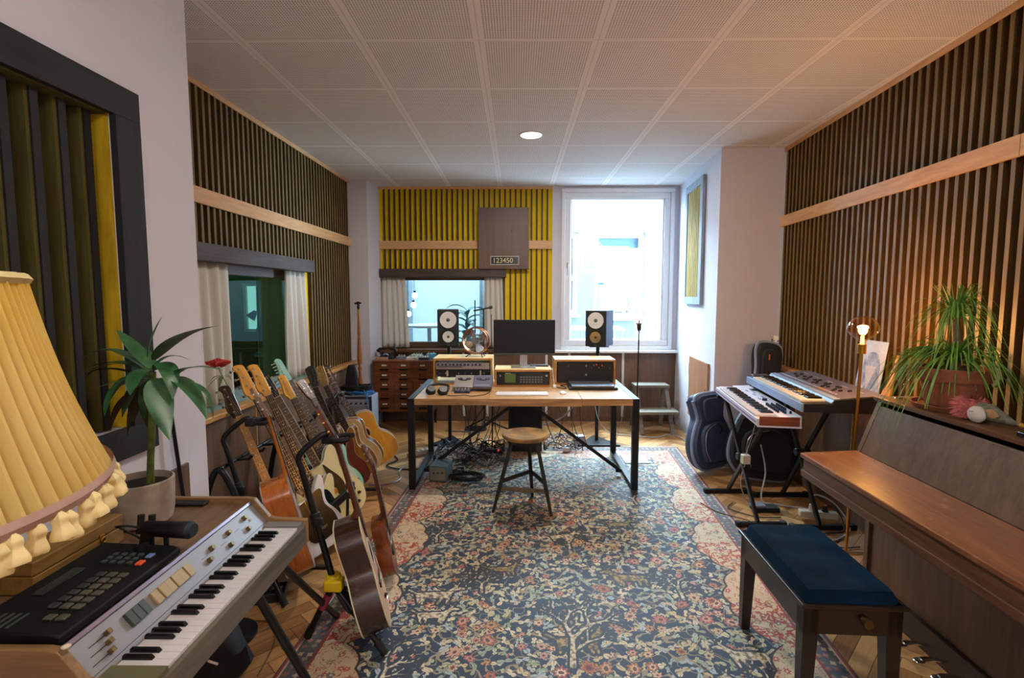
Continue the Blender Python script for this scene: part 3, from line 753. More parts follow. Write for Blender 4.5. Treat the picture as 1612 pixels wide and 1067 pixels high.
# ------------------------------------------------------------------ guitars
OUT = {
 'acoustic': [(0, 0), (.11, .006), (.178, .045), (.200, .125), (.180, .205), (.140, .258), (.128, .295), (.140, .365), (.146, .415), (.120, .462), (.06, .486), (0, .488),
              (-.06, .486), (-.120, .462), (-.146, .415), (-.140, .365), (-.128, .295), (-.140, .258), (-.180, .205), (-.200, .125), (-.178, .045), (-.11, .006)],
 'cutaway': [(0, 0), (.11, .006), (.178, .045), (.200, .125), (.180, .205), (.142, .258), (.130, .295), (.140, .365), (.148, .405), (.130, .440), (.100, .425), (.070, .385), (.035, .385), (.028, .45), (0, .478),
              (-.06, .486), (-.120, .462), (-.146, .415), (-.140, .365), (-.130, .295), (-.142, .258), (-.180, .205), (-.200, .125), (-.178, .045), (-.11, .006)],
 'semi': [(0, 0), (.11, .006), (.178, .045), (.203, .125), (.180, .205), (.142, .258), (.132, .300), (.150, .37), (.160, .425), (.145, .455), (.105, .44), (.065, .395), (.032, .38), (0, .38),
          (-.032, .38), (-.065, .395), (-.105, .44), (-.145, .455), (-.160, .425), (-.150, .37), (-.132, .300), (-.142, .258), (-.180, .205), (-.203, .125), (-.178, .045), (-.11, .006)],
 'strat': [(0, .004), (.09, 0), (.145, .035), (.162, .095), (.145, .165), (.118, .215), (.120, .265), (.145, .32), (.155, .365), (.138, .385), (.10, .355), (.06, .315), (.03, .305), (-.03, .305),
           (-.06, .325), (-.09, .375), (-.125, .43), (-.155, .445), (-.165, .415), (-.155, .35), (-.125, .275), (-.122, .215), (-.148, .165), (-.163, .10), (-.15, .045), (-.10, .008)],
 'tele': [(0, 0), (.10, .004), (.150, .045), (.162, .11), (.145, .175), (.118, .225), (.120, .275), (.145, .325), (.150, .37), (.125, .39), (.085, .355), (.055, .318), (.03, .315), (-.02, .345),
          (-.06, .385), (-.11, .395), (-.145, .37), (-.148, .32), (-.120, .265), (-.118, .220), (-.145, .175), (-.162, .11), (-.150, .045), (-.10, .004)],
 'uke': [(0, 0), (.07, .004), (.112, .035), (.122, .085), (.108, .135), (.086, .17), (.082, .20), (.092, .245), (.080, .29), (.04, .305), (0, .306),
         (-.04, .305), (-.080, .29), (-.092, .245), (-.082, .20), (-.086, .17), (-.108, .135), (-.122, .085), (-.112, .035), (-.07, .004)],
}
def stretch(P, s): return [(x, z*s) for x, z in P]
STR = mat('string steel', 'b8b4a8', .3, 1); FRET = mat('fret wire', 'b8b8b4', .3, 1); INL = mat('pearl inlay', 'd8d8d0', .25)
ROSE = wood('rosewood board', '241610', '3e281c', .5, 2, 1.5); MAPLE = wood('amber maple', 'c8882e', 'e2aa50', .25, 2, 1.0, coat=.5)
MAHO = wood('mahogany neck', '4a2214', '70381f', .3, 2, 1.2, coat=.4)
def guitar(label, bottom, head, n, L, kind='acoustic', blen=.488, depth=.1, side=None, top=None, bind=None, board=ROSE, neckm=MAHO, hs='3+3', hsm=None, hsback=None,
           scale_nut=None, strings=6, hole=False, guard=None, guardm=None, pick=(), knobs=(), fh=False, bridge='acoustic', tun=GOLD, hlen=.17, dots=True, name='acoustic_guitar', logo=None, wide=1.0, tail=False, inlay='dot', slot=False, gsides=(1, -1)):
    bottom, head = Vector(bottom), Vector(head)
    u = (head-bottom); Lr = u.length; u.normalize(); s = Lr/L
    n = Vector(n); n = (n-u*n.dot(u)).normalized()
    if depth > .08: bottom = bottom+n*depth*.45
    y = -n; x = y.cross(u)
    M = axes(bottom, x, y, u) @ Matrix.Scale(s, 4)
    t = thing(name, label, 'guitar', M=M)
    P0 = OUT[kind]; bl0 = max(z for _, z in P0); P = spline([(a*wide, b*blen/bl0) for a, b in P0], 6)
    def O(g, nm, m, **k): return g.out(nm, m, t, local=True, **k)
    g = G(); g.prism(P, depth-(.003 if top else 0), h0=.003 if top else 0); O(g, 'body', side, bev=.012 if not bind and bridge != 'acoustic' else .002, seg=3)
    if top: g = G(); g.prism([(a*.997, (b-blen/2)*.997+blen/2) for a, b in P], .0032); O(g, 'top', top)
    if bind:
        for h in ((.002, depth-.002) if bind else ()):
            g = G(); g.tube([(a, h, b) for a, b in P], .0034, 6, True); O(g, 'binding', bind)
    neck0 = blen-.07 if bridge != 'acoustic' else blen-.10
    nut = L-hlen; nw, bw = (.021, .028)
    # neck, heel and fingerboard
    by = -.004 if bridge == 'acoustic' else -.010
    g = G(); rings = []
    for z, w, th in ((blen-.012 if bridge == 'acoustic' else blen-.06, bw, .020 if bridge != 'acoustic' else .062), (blen+.03, bw-.0005, .022), (blen+.08, bw-.001, .0195), ((nut+blen)/2, (nw+bw)/2, .018), (nut, nw, .017)):
        rings.append([g.bm.verts.new((w*math.cos(PI*k/10), by+th*math.sin(PI*k/10), z)) for k in range(11)])
    g.skin(rings); O(g, 'neck', neckm)
    g = G(); g.m(0)
    bt = by-.0055
    A = [(-bw, neck0), (bw, neck0), (nw, nut), (-nw, nut)]; g.prism(A, .0055, h0=bt)
    sc = (nut-(blen*.38 if bridge == 'acoustic' else blen*.27))
    g.m(1); fr = []
    for k in range(1, 22):
        z = nut-sc*(1-2**(-k/12))
        if z < neck0+.004: break
        w = nw+(bw-nw)*(nut-z)/(nut-neck0); g.box((-w, bt-.001, z-.0008), (w, bt, z+.0008)); fr.append((k, z, w))
    g.box((-nw, bt-.002, nut-.002), (nw, bt, nut+.003))
    g.m(2)
    if dots:
        for k, z, w in fr:
            zz = nut-sc*(1-2**(-(k-.5)/12))
            if k in (3, 5, 7, 9, 12, 15, 17, 19):
                if inlay == 'dot': g.cyl((0, bt, zz), (0, bt-.0006, zz), .0035, n=8)
                else: g.box((-w*.6, bt-.0006, zz-.006), (w*.6, bt, zz+.006))
    if bind and bridge != 'uke' and inlay == 'block' or bind and fh:
        g.m(3)
        for sg in (-1, 1): g.beam((sg*bw, bt+.002, neck0), (sg*nw, bt+.002, nut), .002, .0065, (0, 1, 0))
    O(g, 'fingerboard', [board, FRET, INL, bind or FRET], smooth=False)
    # headstock, tilted back
    T = Matrix.Translation((0, by+.001, nut)) @ Matrix.Rotation(R(12 if hs in ('3+3', 'open') else 3), 4, 'X')
    T = Matrix.Translation((0, by+.001, nut)) @ Matrix.Rotation(R(-12 if hs in ('3+3', 'open') else -3), 4, 'X')
    h = hlen
    if hs == '3+3': HP = [(-.021, 0), (-.030, .03), (-.036, h*.55), (-.038, h*.93), (-.022, h*.96), (0, h), (.022, h*.96), (.038, h*.93), (.036, h*.55), (.030, .03), (.021, 0)]
    elif hs == '6': HP = [(-.021, 0), (-.026, .018), (-.038, .035), (-.040, .06), (-.030, .09), (-.024, h*.82), (-.026, h*.93), (-.012, h), (.008, h*.985), (.022, h*.90), (.026, h*.7), (.024, .04), (.021, 0)]
    elif hs == '4': HP = [(-.021, 0), (-.028, .022), (-.042, .045), (-.040, .075), (-.028, .12), (-.024, h*.80), (-.034, h*.91), (-.030, h*.985), (-.008, h), (.016, h*.96), (.028, h*.85), (.028, .05), (.021, 0)]
    else: HP = [(-.021, 0), (-.026, .02), (-.034, h*.5), (-.040, h*.95), (-.02, h), (0, h*.93), (.02, h), (.040, h*.95), (.034, h*.5), (.026, .02), (.021, 0)]
    HPs = HP if hs == '3+3' else spline(HP, 3)
    g = G()
    if slot:
        for a, b, c, d in ((-.036, -.0275, .004, h*.95), (-.0105, .0105, .004, h*.95), (.0275, .036, .004, h*.95)): g.prism([(a, c), (b, c), (b, d), (a, d)], .015, T)
        g.prism([(-.034, .0), (.034, .0), (.034, .022), (-.034, .022)], .015, T); g.prism([(-.036, h*.86), (.036, h*.86), (.036, h), (-.036, h)], .015, T)
    else: g.prism(HPs, .014, T)
    O(g, 'headstock', hsm or neckm, bev=.0015, smooth=False)
    if hsback: g = G(); g.prism([(a*.99, b) for a, b in HPs], .002, T, h0=-.002); O(g, 'headstock_veneer', hsback, smooth=False)
    if logo:
        g = G()
        for k in range(5): g.torus(T @ Vector((-.020+.010*k, -.0028, h*.86-.004*(k % 2))), T.to_3x3() @ Vector((0, 1, 0)), .004, .0007, 10, 4)
        O(g, 'logo', INL)
        g = G(); g.lathe([(.001, 0), (.006, .0), (.006, .001), (.001, .001)], n=8, M=T @ Matrix.Translation((0, -.0022, h*.45)) @ Matrix.Rotation(R(90), 4, 'X')); O(g, 'emblem', INL)
    # tuners
    pos = []
    if hs in ('3+3', 'open'):
        for k in range(3):
            z = h*(.28+.26*k); pos += [(-.020, z, -1), (.020, z, 1)]
    else:
        N = 6 if hs == '6' else 4
        for k in range(N): z = .035+(h-.06)*k/(N-1); pos.append((-.010-.004*(1-k/(N-1)), z, -1))
        if strings == 4 and kind == 'uke': pos = pos[:4]
    pos = pos[:strings] if kind != 'uke' else [(-.018, h*.35, -1), (.018, h*.35, 1), (-.018, h*.7, -1), (.018, h*.7, 1)]
    big = 1.7 if strings == 4 and kind != 'uke' else 1
    for px_, pz, sg in pos:
        g = G()
        if not slot: g.cyl(T @ Vector((px_, .002, pz)), T @ Vector((px_, -.007, pz)), .0034*big, .0028*big, 8)
        ex = sg*.052 if hs in ('3+3', 'open') else -.050
        yy = .010
        g.cyl(T @ Vector((px_, yy, pz)), T @ Vector((ex, yy, pz)), .0022*big, n=6)
        g.ball((ex, yy, pz), .0068*big, (.6, 1, .8), 8, T)
        O(g, 'tuning_peg', tun)
    # strings
    bz = blen*.38 if bridge == 'acoustic' else blen*.27
    by_ = -.009 if bridge == 'acoustic' else -.016
    for k in range(strings):
        q = (k-(strings-1)/2)/((strings-1)/2)
        g = G(); e = T @ Vector((pos[min(k, len(pos)-1)][0], -.004, pos[min(k, len(pos)-1)][1]))
        g.tube([(q*bw*.82, by_, bz), (q*nw*.8, bt-.0028, nut), e], .0009 if strings == 4 else .0006, 4); O(g, 'string', STR)
    if bridge == 'acoustic':
        g = G(); g.cb((0, -.004, bz-.008), (.15*wide if kind != 'uke' else .08, .008, .026)); O(g, 'bridge', ROSE, bev=.003)
        if kind != 'uke':
            g = G(); g.cb((0, -.009, bz), (.072, .004, .003)); O(g, 'saddle', INL, smooth=False)
    else:
        g = G(); g.cb((0, -.007, bz), (.085, .014, .014 if not tail else .010)); O(g, 'bridge', tun if tun is GOLD else CHROME, bev=.002)
    if hole:
        g = G(); hz = blen*.64; hr = .05 if kind != 'uke' else .034
        g.m(0).cyl((0, -.0006, hz), (0, .0005, hz), hr, n=32); g.m(1).torus((0, -.0004, hz), (0, 1, 0), hr+.009, .0022, 36, 5); O(g, 'soundhole', [mat('dark soundhole', '0a0706', .9), INL])
    if guard:
        g = G(); g.prism(spline(guard, 5), .0025, h0=-.003 if bridge == 'acoustic' else -.0045); O(g, 'pickguard', guardm)
    for (zz, w, hh, m_) in pick:
        g = G(); g.cb((0, -.006, zz), (w, .012, hh)); O(g, 'pickup', m_, bev=.003)
    for (xx, zz) in knobs:
        g = G(); g.cyl((xx, 0, zz), (xx, -.016, zz), .011, .009, 14); O(g, 'knob', BLK, bev=.001)
    if fh:
        for sg in (1, -1):
            g = G(); P_ = spline([(sg*.078, .25), (sg*.086, .262), (sg*.092, .25), (sg*.084, .225), (sg*.092, .19), (sg*.108, .155), (sg*.118, .140), (sg*.124, .150), (sg*.116, .158)], 5, False)
            g.tube([(a*wide, -.0004, b*blen/.456) for a, b in P_], [.0014+.0028*math.sin(PI*k/(len(P_)-1)) for k in range(len(P_))], 5); g.ball((sg*.088*wide, -.0, .255*blen/.456), .006, (1, .2, 1), 8); g.ball((sg*.120*wide, 0, .146*blen/.456), .006, (1, .2, 1), 8)
            O(g, 'soundhole', mat('dark soundhole', '0a0706', .9))
    if tail:
        g = G(); g.m(0).prism([(-.03, .01), (.03, .01), (.026, .105), (-.026, .105)], .003, h0=-.010); g.m(1)
        for k in range(7): g.cyl((-.0, -.011, .022+.013*k), (0, -.0125, .022+.013*k), .006, n=8)
        O(g, 'tailpiece', [BLK, STEEL], smooth=False)
    return t

def paint(n, c, r=.2): return mat(n, c, r, coat=.6, vary=.03)
CRB = paint('cream binding', 'd8cfae'); NF = (.88, -.47, 0)
BWOOD = wood('sunburst side wood', 'a04e18', 'd98030', .25, 2, 1, coat=.6)
DKROSE = wood('dark rosewood sides', '1f110c', '432618', .22, 2, 1, coat=.7)
MTOP = wood('worn spruce top', 'b48a6c', 'cfa98c', .45, 2, 1)
GTOP = wood('amber spruce top', 'cf8a12', 'e8a51e', .28, 2, 1, coat=.5)
PG = paint('black pickguard', '0f1512', .25)
guitar('pale topped acoustic guitar with dark rosewood sides, nearest one, in the yellow jointed stand', (-.63, 2.225, .075), (-.905, 2.23, 1.062), (.95, .30, 0), 1.03,
       depth=.118, side=DKROSE, top=MTOP, bind=CRB, hole=True, hs='3+3', hsback=wood('brown head veneer', '3a2114', '5a3520', .3, 2), tun=GOLD)
guitar('slot headed acoustic with glowing orange sides, in the stand behind the organ', (-1.135, 2.60, .12), (-1.405, 2.62, 1.068), (.90, .42, 0), .985,
       depth=.135, side=BWOOD, top=wood('tan top', '9a7a68', 'b89a88', .4, 2, 1), bind=paint('pale lilac binding', 'a5948f'), neckm=wood('orange neck', 'a85a18', 'd0862c', .25, 2, 1, coat=.5), hs='open', slot=True, hole=True, hsm=wood('worn brown head', '6e4a38', '957058', .3, 2), tun=INL)
guitar('black bass with black headstock, lowest in the rack by the near wall', (-1.22, 2.74, .09), (-1.60, 2.76, 1.062), NF, 1.1, 'strat', .45, .043, side=paint('black lacquer', '0c0e12'),
       hs='4', hsm=paint('black lacquer', '0c0e12'), board=wood('pale board', '8c6440', 'b48a5c', .35, 2), neckm=MAPLE, strings=4, bridge='e', tun=STEEL, hlen=.2, name='bass_guitar', guard=[(-.06, .10), (.09, .09), (.10, .20), (.06, .28), (-.08, .30), (-.10, .20)], guardm=paint('dark grey guard', '22262a'), pick=((.17, .07, .03, BLK),), knobs=((.08, .06), (.11, .09)))
guitar('white bass with maple headstock beside the rose', (-1.08, 2.85, .09), (-1.552, 2.82, 1.168), NF, 1.17, 'strat', .46, .043, side=paint('white lacquer', 'd4d6da'),
       hs='4', hsm=MAPLE, neckm=MAPLE, strings=4, bridge='e', tun=STEEL, hlen=.21, name='bass_guitar', guard=[(-.07, .08), (.10, .07), (.12, .16), (.09, .24), (.10, .33), (-.05, .31), (-.12, .36), (-.11, .25)], guardm=PG, pick=((.18, .07, .035, BLK),), knobs=((.08, .06), (.11, .09)))
guitar('pale yellow electric guitar with white edge and maple headstock, second maple head from the rose', (-1.09, 2.975, .09), (-1.53, 2.935, 1.155), NF, 1.15, 'strat', .41, .043, side=paint('pale yellow lacquer', 'd6c98c'),
       hs='4', hsm=MAPLE, neckm=MAPLE, strings=4, bridge='e', tun=STEEL, hlen=.20, name='bass_guitar', bind=paint('white edge', 'd8d8d4'), guard=[(-.06, .12), (.09, .10), (.10, .20), (.07, .29), (-.05, .28), (-.10, .30), (-.10, .20)], guardm=PG, pick=((.18, .07, .035, BLK),), knobs=((.08, .06),))
guitar('cream semi hollow guitar with black pickguard, f holes and black headstock', (-1.08, 3.16, .12), (-1.585, 3.155, 1.063), (.80, -.60, 0), 1.07, 'semi', .47, .045, side=paint('cream side', 'd9cda6'), top=paint('cream top', 'd9cf9f', .3),
       bind=paint('white binding', 'dedccc'), hs='3+3', hsm=paint('black head lacquer', '0d100f'), strings=6, bridge='e', tun=GOLD, fh=True, tail=True, knobs=((.10, .10), (.135, .14), (.125, .055), (.155, .10)), name='electric_guitar', logo=True, inlay='dot',
       guard=[(.035, .17), (.07, .16), (.10, .20), (.095, .26), (.065, .33), (.035, .38)], guardm=PG, pick=((.20, .075, .035, GOLD), (.31, .075, .035, BLK)), wide=1.0)
guitar('black and natural electric guitar with amber maple headstock, behind the cream semi hollow', (-1.13, 3.31, .12), (-1.51, 3.24, 1.045), NF, 1.0, 'tele', .40, .043, side=paint('black body lacquer', '14161a'),
       hs='6', hsm=MAPLE, neckm=MAPLE, strings=6, bridge='e', tun=STEEL, name='electric_guitar', pick=((.16, .07, .03, BLK),), knobs=((.08, .06),))
SEAF = paint('seafoam lacquer', '86c4b2')
guitar('seafoam green electric guitar with matching headstock, tallest in the rack', (-1.16, 3.50, .12), (-1.655, 3.50, 1.116), NF, 1.11, 'strat', .42, .043, side=SEAF,
       hs='6', hsm=SEAF, neckm=MAPLE, strings=6, bridge='e', tun=WHITE, name='electric_guitar', guard=[(-.07, .08), (.10, .07), (.12, .16), (.09, .24), (.10, .33), (-.05, .31), (-.12, .34), (-.11, .25)], guardm=paint('mint guard', 'b8c8b4'), pick=((.12, .07, .02, WHITE), (.18, .07, .02, WHITE), (.24, .07, .02, WHITE)), knobs=((.08, .06), (.11, .09)))
BURG = paint('burgundy lacquer', '4c1218')
guitar('burgundy electric guitar with burgundy headstock, behind the seafoam one', (-1.17, 3.70, .12), (-1.57, 3.69, .95), NF, .94, 'tele', .38, .05, side=BURG,
       bind=paint('dull binding', '9a7a66'), hs='3+3', hsm=BURG, strings=6, bridge='e', tun=STEEL, name='electric_guitar', pick=((.16, .07, .03, BLK),), knobs=((.08, .06),))
guitar('golden brown archtop with cutaway, white binding and black headstock', (-1.235, 3.87, .12), (-1.575, 3.85, 1.022), (.0, -1, 0), .965, 'cutaway', .46, .085, side=wood('figured brown side', '5a3418', '8a5628', .22, 2, 1, coat=.6), top=wood('golden brown top', '8a5c1e', 'b27c30', .22, 2, 1, coat=.6),
       bind=CRB, hs='3+3', hsm=paint('black head lacquer', '0d100f'), bridge='e', tun=GOLD, name='archtop_guitar', logo=False, pick=((.30, .07, .03, BLK),), wide=.95)
guitar('small natural acoustic with tan headstock, between the archtop and the yellow one', (-1.22, 4.10, .12), (-1.585, 4.05, .992), (.1, -1, 0), .965, depth=.09, blen=.46, side=MAHO, top=wood('pale cream top', 'd8bc7c', 'e8d09a', .35, 2, 1),
       bind=CRB, hs='3+3', hsm=wood('tan head', 'a07c40', 'c09c5c', .35, 2), hole=True, tun=STEEL, wide=.85)
guitar('bright yellow topped acoustic with slotted rosewood headstock, rightmost by the amplifier', (-1.165, 4.33, .10), (-1.625, 4.25, .968), (.35, -.93, 0), .985, depth=.095, side=MAHO, top=GTOP,
       bind=CRB, hs='open', slot=True, hsm=wood('slotted rosewood head', '3a2018', '5c3426', .35, 2), hole=True, tun=INL, guard=[(-.05, .25), (-.10, .20), (-.12, .26), (-.09, .32), (-.05, .36)], guardm=paint('dark tortoise guard', '2a1410'))
guitar('small dark mahogany ukulele, standing on the floor behind the dreadnought', (-.655, 2.70, .055), (-.79, 2.66, .77), (.95, .22, 0), .73, 'uke', .306, .075, side=wood('glossy mahogany', '5a2814', '94481f', .18, 2, 1, coat=.8), top=MAHO,
       strings=4, hs='3+3', hlen=.12, hole=True, tun=STEEL, name='ukulele', dots=False)

# ---- stands
def tripod_stand(name, label, J, Ttop, yoke, feet, group=None, jm=None, tape=False):
    t = thing(name, label, 'guitar stand', (J[0], J[1], 0), group=group)
    J = Vector(J); Ttop = Vector(Ttop); yoke = Vector(yoke)
    d = (J-Ttop).normalized()
    g = G(); g.cyl(J, Ttop, .0145, .0135, 14); g.out('pole', BLKM, t)
    mid = J*.45+Ttop*.55
    g = G(); g.cyl(mid+d*.03, mid-d*.03, .023, n=14); g.cb(mid+Vector((.02, -.02, 0)), (.035, .02, .03)); g.out('height_clutch', BLK, t, bev=.004)
    g = G(); c = Ttop+(Ttop-J).normalized()*.09
    g.tube(spline([tuple(Ttop), tuple(Ttop*.3+c*.7+Vector((.01, 0, 0))), tuple(c*.4+yoke*.6+Vector((0, 0, .035))), tuple(yoke-Vector((.045, 0, 0)))], 7, False), .013, 12); g.out('curved_neck', BLKM, t)
    g = G(); g.cb(yoke-Vector((.055, 0, .0)), (.05, .045, .045)); g.out('yoke_block', BLK, t, bev=.006)
    for sg in (-1, 1):
        g = G(); g.tube(spline([tuple(yoke+Vector((-.035, sg*.012, 0))), tuple(yoke+Vector((-.015, sg*.042, .002))), tuple(yoke+Vector((.03, sg*.044, .002))), tuple(yoke+Vector((.045, sg*.03, .006)))], 6, False), .011, 10); g.out('yoke_arm', BLKR, t)
    g = G(); g.cyl(J+Vector((0, 0, -.035)), J+Vector((0, 0, .03)), .036, n=8); g.cb(J+Vector((.01, -.02, -.005)), (.08, .055, .05)); g.out('joint', jm or BLK, t, bev=.008)
    for k, f in enumerate(feet):
        f = Vector(f); a = J+Vector((0, 0, -.02)); 
        g = G(); g.cyl(a, f+Vector((0, 0, .015)), .0155, .014, 12); lg = g.out('leg', BLKM, t)
        g = G(); e = (f-a).normalized(); g.cyl(f-e*.06+Vector((0, 0, .012)), f+Vector((0, 0, .012)), .018, n=12); g.out('foot', BLKR, lg)
        if tape and k == 1:
            g = G(); g.cyl(a+(f-a)*.16, a+(f-a)*.42, .0175, n=12); g.out('tape_wrap', mat('pink tape', '9c2f48', .5), lg)
    g = G(); g.cyl(Vector(feet[0])*.6+J*.4, Vector(feet[2])*.55+J*.45, .004, n=6); g.out('brace', BLKM, t)
    # body rests
    for sg in (-1, 1):
        b = J+Vector((.03, sg*.03, -.05))
        g = G(); g.tube([b, b+Vector((.06, sg*.05, -.04)), b+Vector((.17, sg*.055, -.09)), b+Vector((.18, sg*.055, -.06))], .008, 8); g.out('body_rest', BLKR, t)
    return t
tripod_stand('guitar_stand', 'black tripod guitar stand with a yellow joint and pink tape, nearest the camera', (-.805, 2.15, .30), (-.935, 2.165, .80), (-.785, 2.235, .915),
             [(-.565, 2.085, 0), (-.945, 2.19, 0), (-.735, 2.38, 0)], jm=mat('yellow joint', 'd8b818', .4), tape=True)
tripod_stand('guitar_stand', 'black tripod guitar stand holding the slot headed acoustic, behind the organ', (-1.36, 2.56, .30), (-1.50, 2.58, .765), (-1.335, 2.625, .892),
             [(-1.15, 2.42, 0), (-1.52, 2.45, 0), (-1.40, 2.78, 0)])
t = thing('guitar_stand', 'black double neck stand holding the archtop and the yellow acoustic', 'guitar stand', (-1.50, 4.05, 0))
g = G(); g.cyl((-1.50, 4.10, .03), (-1.53, 4.13, .66), .014); g.out('pole', BLKM, t)
for a, b in (((-1.53, 4.13, .66), (-1.50, 3.92, .70)), ((-1.53, 4.13, .66), (-1.47, 4.33, .72))):
    g = G(); g.tube([a, ((a[0]+b[0])/2, (a[1]+b[1])/2, b[2]+.02), b], .014, 10); g.out('arm', BLKM, t)
for c in ((-1.46, 3.90, .70), (-1.43, 4.30, .72)):
    for sg in (-1, 1):
        g = G(); g.tube(spline([(c[0]-.04, c[1], c[2]), (c[0]-.03+.0, c[1]-.035+sg*.04, c[2]), (c[0]+sg*.045, c[1]-.07, c[2]+.004)], 5, False), .013, 8); g.out('yoke_arm', BLKR, t)
for f in ((-1.25, 3.82, 0), (-1.75, 3.9, 0), (-1.48, 4.40, 0)):
    g = G(); g.cyl((-1.50, 4.10, .28), (f[0], f[1], .015), .013); g.out('leg', BLKM, t)

# tubular rack under the electric guitars
t = thing('guitar_rack', 'long black tubular guitar rack along the booth wall', 'guitar rack', (-1.5, 2.9, 0))
def arch(y, w=.075, zt_=.675):
    g = G(); g.tube(spline([(-1.62, y, .02), (-1.60, y, .35), (-1.555, y, zt_-.10), (-1.50, y, zt_), (-1.44, y, zt_-.08), (-1.36, y, .35), (-1.26, y, .02)], 7, False), .0165, 12); return g.out('end_frame', BLKM, t)
arch(2.50); arch(3.22)
arch(3.80)
g = G(); g.cyl((-1.50, 2.50, .675), (-1.50, 3.80, .675), .011, n=12); g.out('top_bar', BLKM, t)
g = G(); g.cyl((-1.33, 2.50, .25), (-1.33, 3.80, .25), .010, n=12); g.out('lower_bar', BLKM, t)
g = G(); g.cyl((-1.18, 2.66, .085), (-1.18, 3.80, .085), .016, n=12); g.out('padded_bar', BLKR, t)
for y in (2.66, 3.78):
    g = G(); g.beam((-1.30, y, .08), (-1.02, y, .08), .03, .02); g.out('foot_arm', BLKM, t, bev=.003)
for y in (2.70, 2.84, 2.97, 3.17, 3.33, 3.51, 3.70):
    g = G(); g.tube([(-1.50, y-.035, .675), (-1.43, y-.035, .68), (-1.41, y-.035, .70)], .008, 8); g.out('neck_fork', BLKR, t)
t = thing('stand_bracket', 'black folding plastic bracket on the floor in front of the cream guitar', 'stand part', (-1.08, 2.98, 0))
g = G(); g.beam((-1.32, 2.86, .10), (-1.02, 3.02, .36), .03, .05); g.cb((-1.01, 3.02, .37), (.05, .04, .10)); g.out('arm', BLK, t, bev=.008)
g = G(); g.cyl((-1.01, 3.0, .38), (-1.01, 2.985, .38), .012, n=12); g.out('bolt', CHROME, t)
g = G(); g.cyl((-1.03, 3.03, .33), (-1.05, 3.05, .0), .009); g.cyl((-1.30, 2.87, .11), (-1.32, 2.87, .0), .009); g.out('foot', BLKM, t)
# ------------------------------------------------------------------ desk and everything round it
DESKW = wood('worn beech desk top', '8a6236', 'd8b080', .32, 0, 1.0)
PLY = wood('birch plywood', 'd2b078', 'e6cc9a', .45, 0, 1.2); PLYE = wood('plywood edge', 'a8783c', 'c4924e', .45, 0, 2.0)
FR = mat('black powder coated steel', '16191e', .4, .2)
t = thing('desk', 'long wooden desk top on black steel frame legs in the middle of the room', 'desk', (.055, 4.45, 0))
dx0, dx1, dy0, dy1, dz = -.857, .972, 3.97, 4.92, .742
for k, (a, b, th) in enumerate(((-.806, -.22, .052), (-.22, .52, .062), (.52, .921, .055))):
    g = G(); g.box((a+.0006, dy0+.004, dz-th), (b-.0006, dy1, dz)); g.out('tabletop_board', DESKW, t, bev=.003, smooth=False)
for sx_, x in ((1, dx0), (-1, dx1)):
    x2 = x+sx_*.05; a, b = min(x, x2), max(x, x2)
    for y in (dy0, dy1-.05):
        g = G(); g.box((a, y, 0), (b, y+.05, dz)); g.out('leg', FR, t, bev=.002, smooth=False)
    g = G(); g.box((a, dy0+.05, dz-.04), (b, dy1-.05, dz)); g.out('side_rail', FR, t, bev=.002, smooth=False)
    g = G(); g.box((a, dy0+.05, .004), (b, dy1-.05, .04)); g.out('floor_rail', FR, t, bev=.002, smooth=False)
for x in (-.79, .905):
    g = G(); g.beam((x, 4.31, .045), (.05-.0*x, 4.31, .682), .028, .014, (0, 1, 0)); g.out('brace', FR, t, bev=.001, smooth=False)
    g = G(); g.cb((x+(.02 if x < 0 else -.02), 4.31, .05), (.05, .03, .03)); g.out('bracket', FR, t, bev=.002, smooth=False)

def rack(label, x0, x1, y0, y1, zt_, name='rack_case'):
    t = thing(name, label, 'equipment rack', ((x0+x1)/2, (y0+y1)/2, dz))
    g = G(); w = .018
    g.m(0).box((x0, y0, zt_-w), (x1, y1, zt_)); g.box((x0, y0, dz), (x1, y1, dz+w)); g.box((x0, y0, dz+w), (x0+w, y1, zt_-w)); g.box((x1-w, y0, dz+w), (x1, y1, zt_-w))
    g.m(1).box((x0, y0-.0015, zt_-w), (x1, y0, zt_)); g.box((x0, y0-.0015, dz), (x1, y0, dz+w)); g.box((x0, y0-.0015, dz+w), (x0+w, y0, zt_-w)); g.box((x1-w, y0-.0015, dz+w), (x1, y0, zt_-w))
    g.out('case', [PLY, PLYE], t, smooth=False); return t
zL = at(730, 564, 4.60).z; zM = at(820, 582, 4.50).z; zR = at(920, 566, 4.62).z
rl_ = rack('left pale plywood rack case on the desk with a silver row of knobs', -.752, -.215, 4.60, 4.92, zL)
rm_ = rack('low middle plywood rack case on the desk with a green display', -.190, .318, 4.50, 4.80, zM)
rr_ = rack('right plywood rack case on the desk with a plain black front', .352, .905, 4.62, 4.92, zR)
SIL = mat('silver rack face', 'a8a6a2', .35, .5); DKF = mat('dark rack face', '191d20', .4)
# left rack units
def unit(par, name, x0, x1, y, z0, z1, m, dep=.22, bev=.001):
    g = G(); g.box((x0, y, z0), (x1, y+dep, z1)); return g.out(name, m, par, bev=bev, smooth=False)
u1 = unit(rl_, 'preamp_unit', -.725, -.242, 4.585, zL-.098, zL-.042, SIL)
for k in range(6):
    g = G(); xx = -.685+.068*k; g.m(0).box((xx-.03, 4.583, zL-.066), (xx+.028, 4.585, zL-.046)); g.m(1).cyl((xx, 4.585, zL-.056), (xx, 4.572, zL-.056), .0085, .007, 12); g.out('knob', [mat('blue knob plate', '303c5c', .4), STEEL], u1)
g = G(); g.box((-.70, 4.583, zL-.078), (-.49, 4.585, zL-.072)); g.out('printed_line', BLK, u1, smooth=False)
for k in range(9):
    g = G(); g.beam((-.47+.024*k, 4.583, zL-.092), (-.455+.024*k, 4.583, zL-.07), .006, .004, (0, 1, 0)); g.out('switch', STEEL, u1, smooth=False)
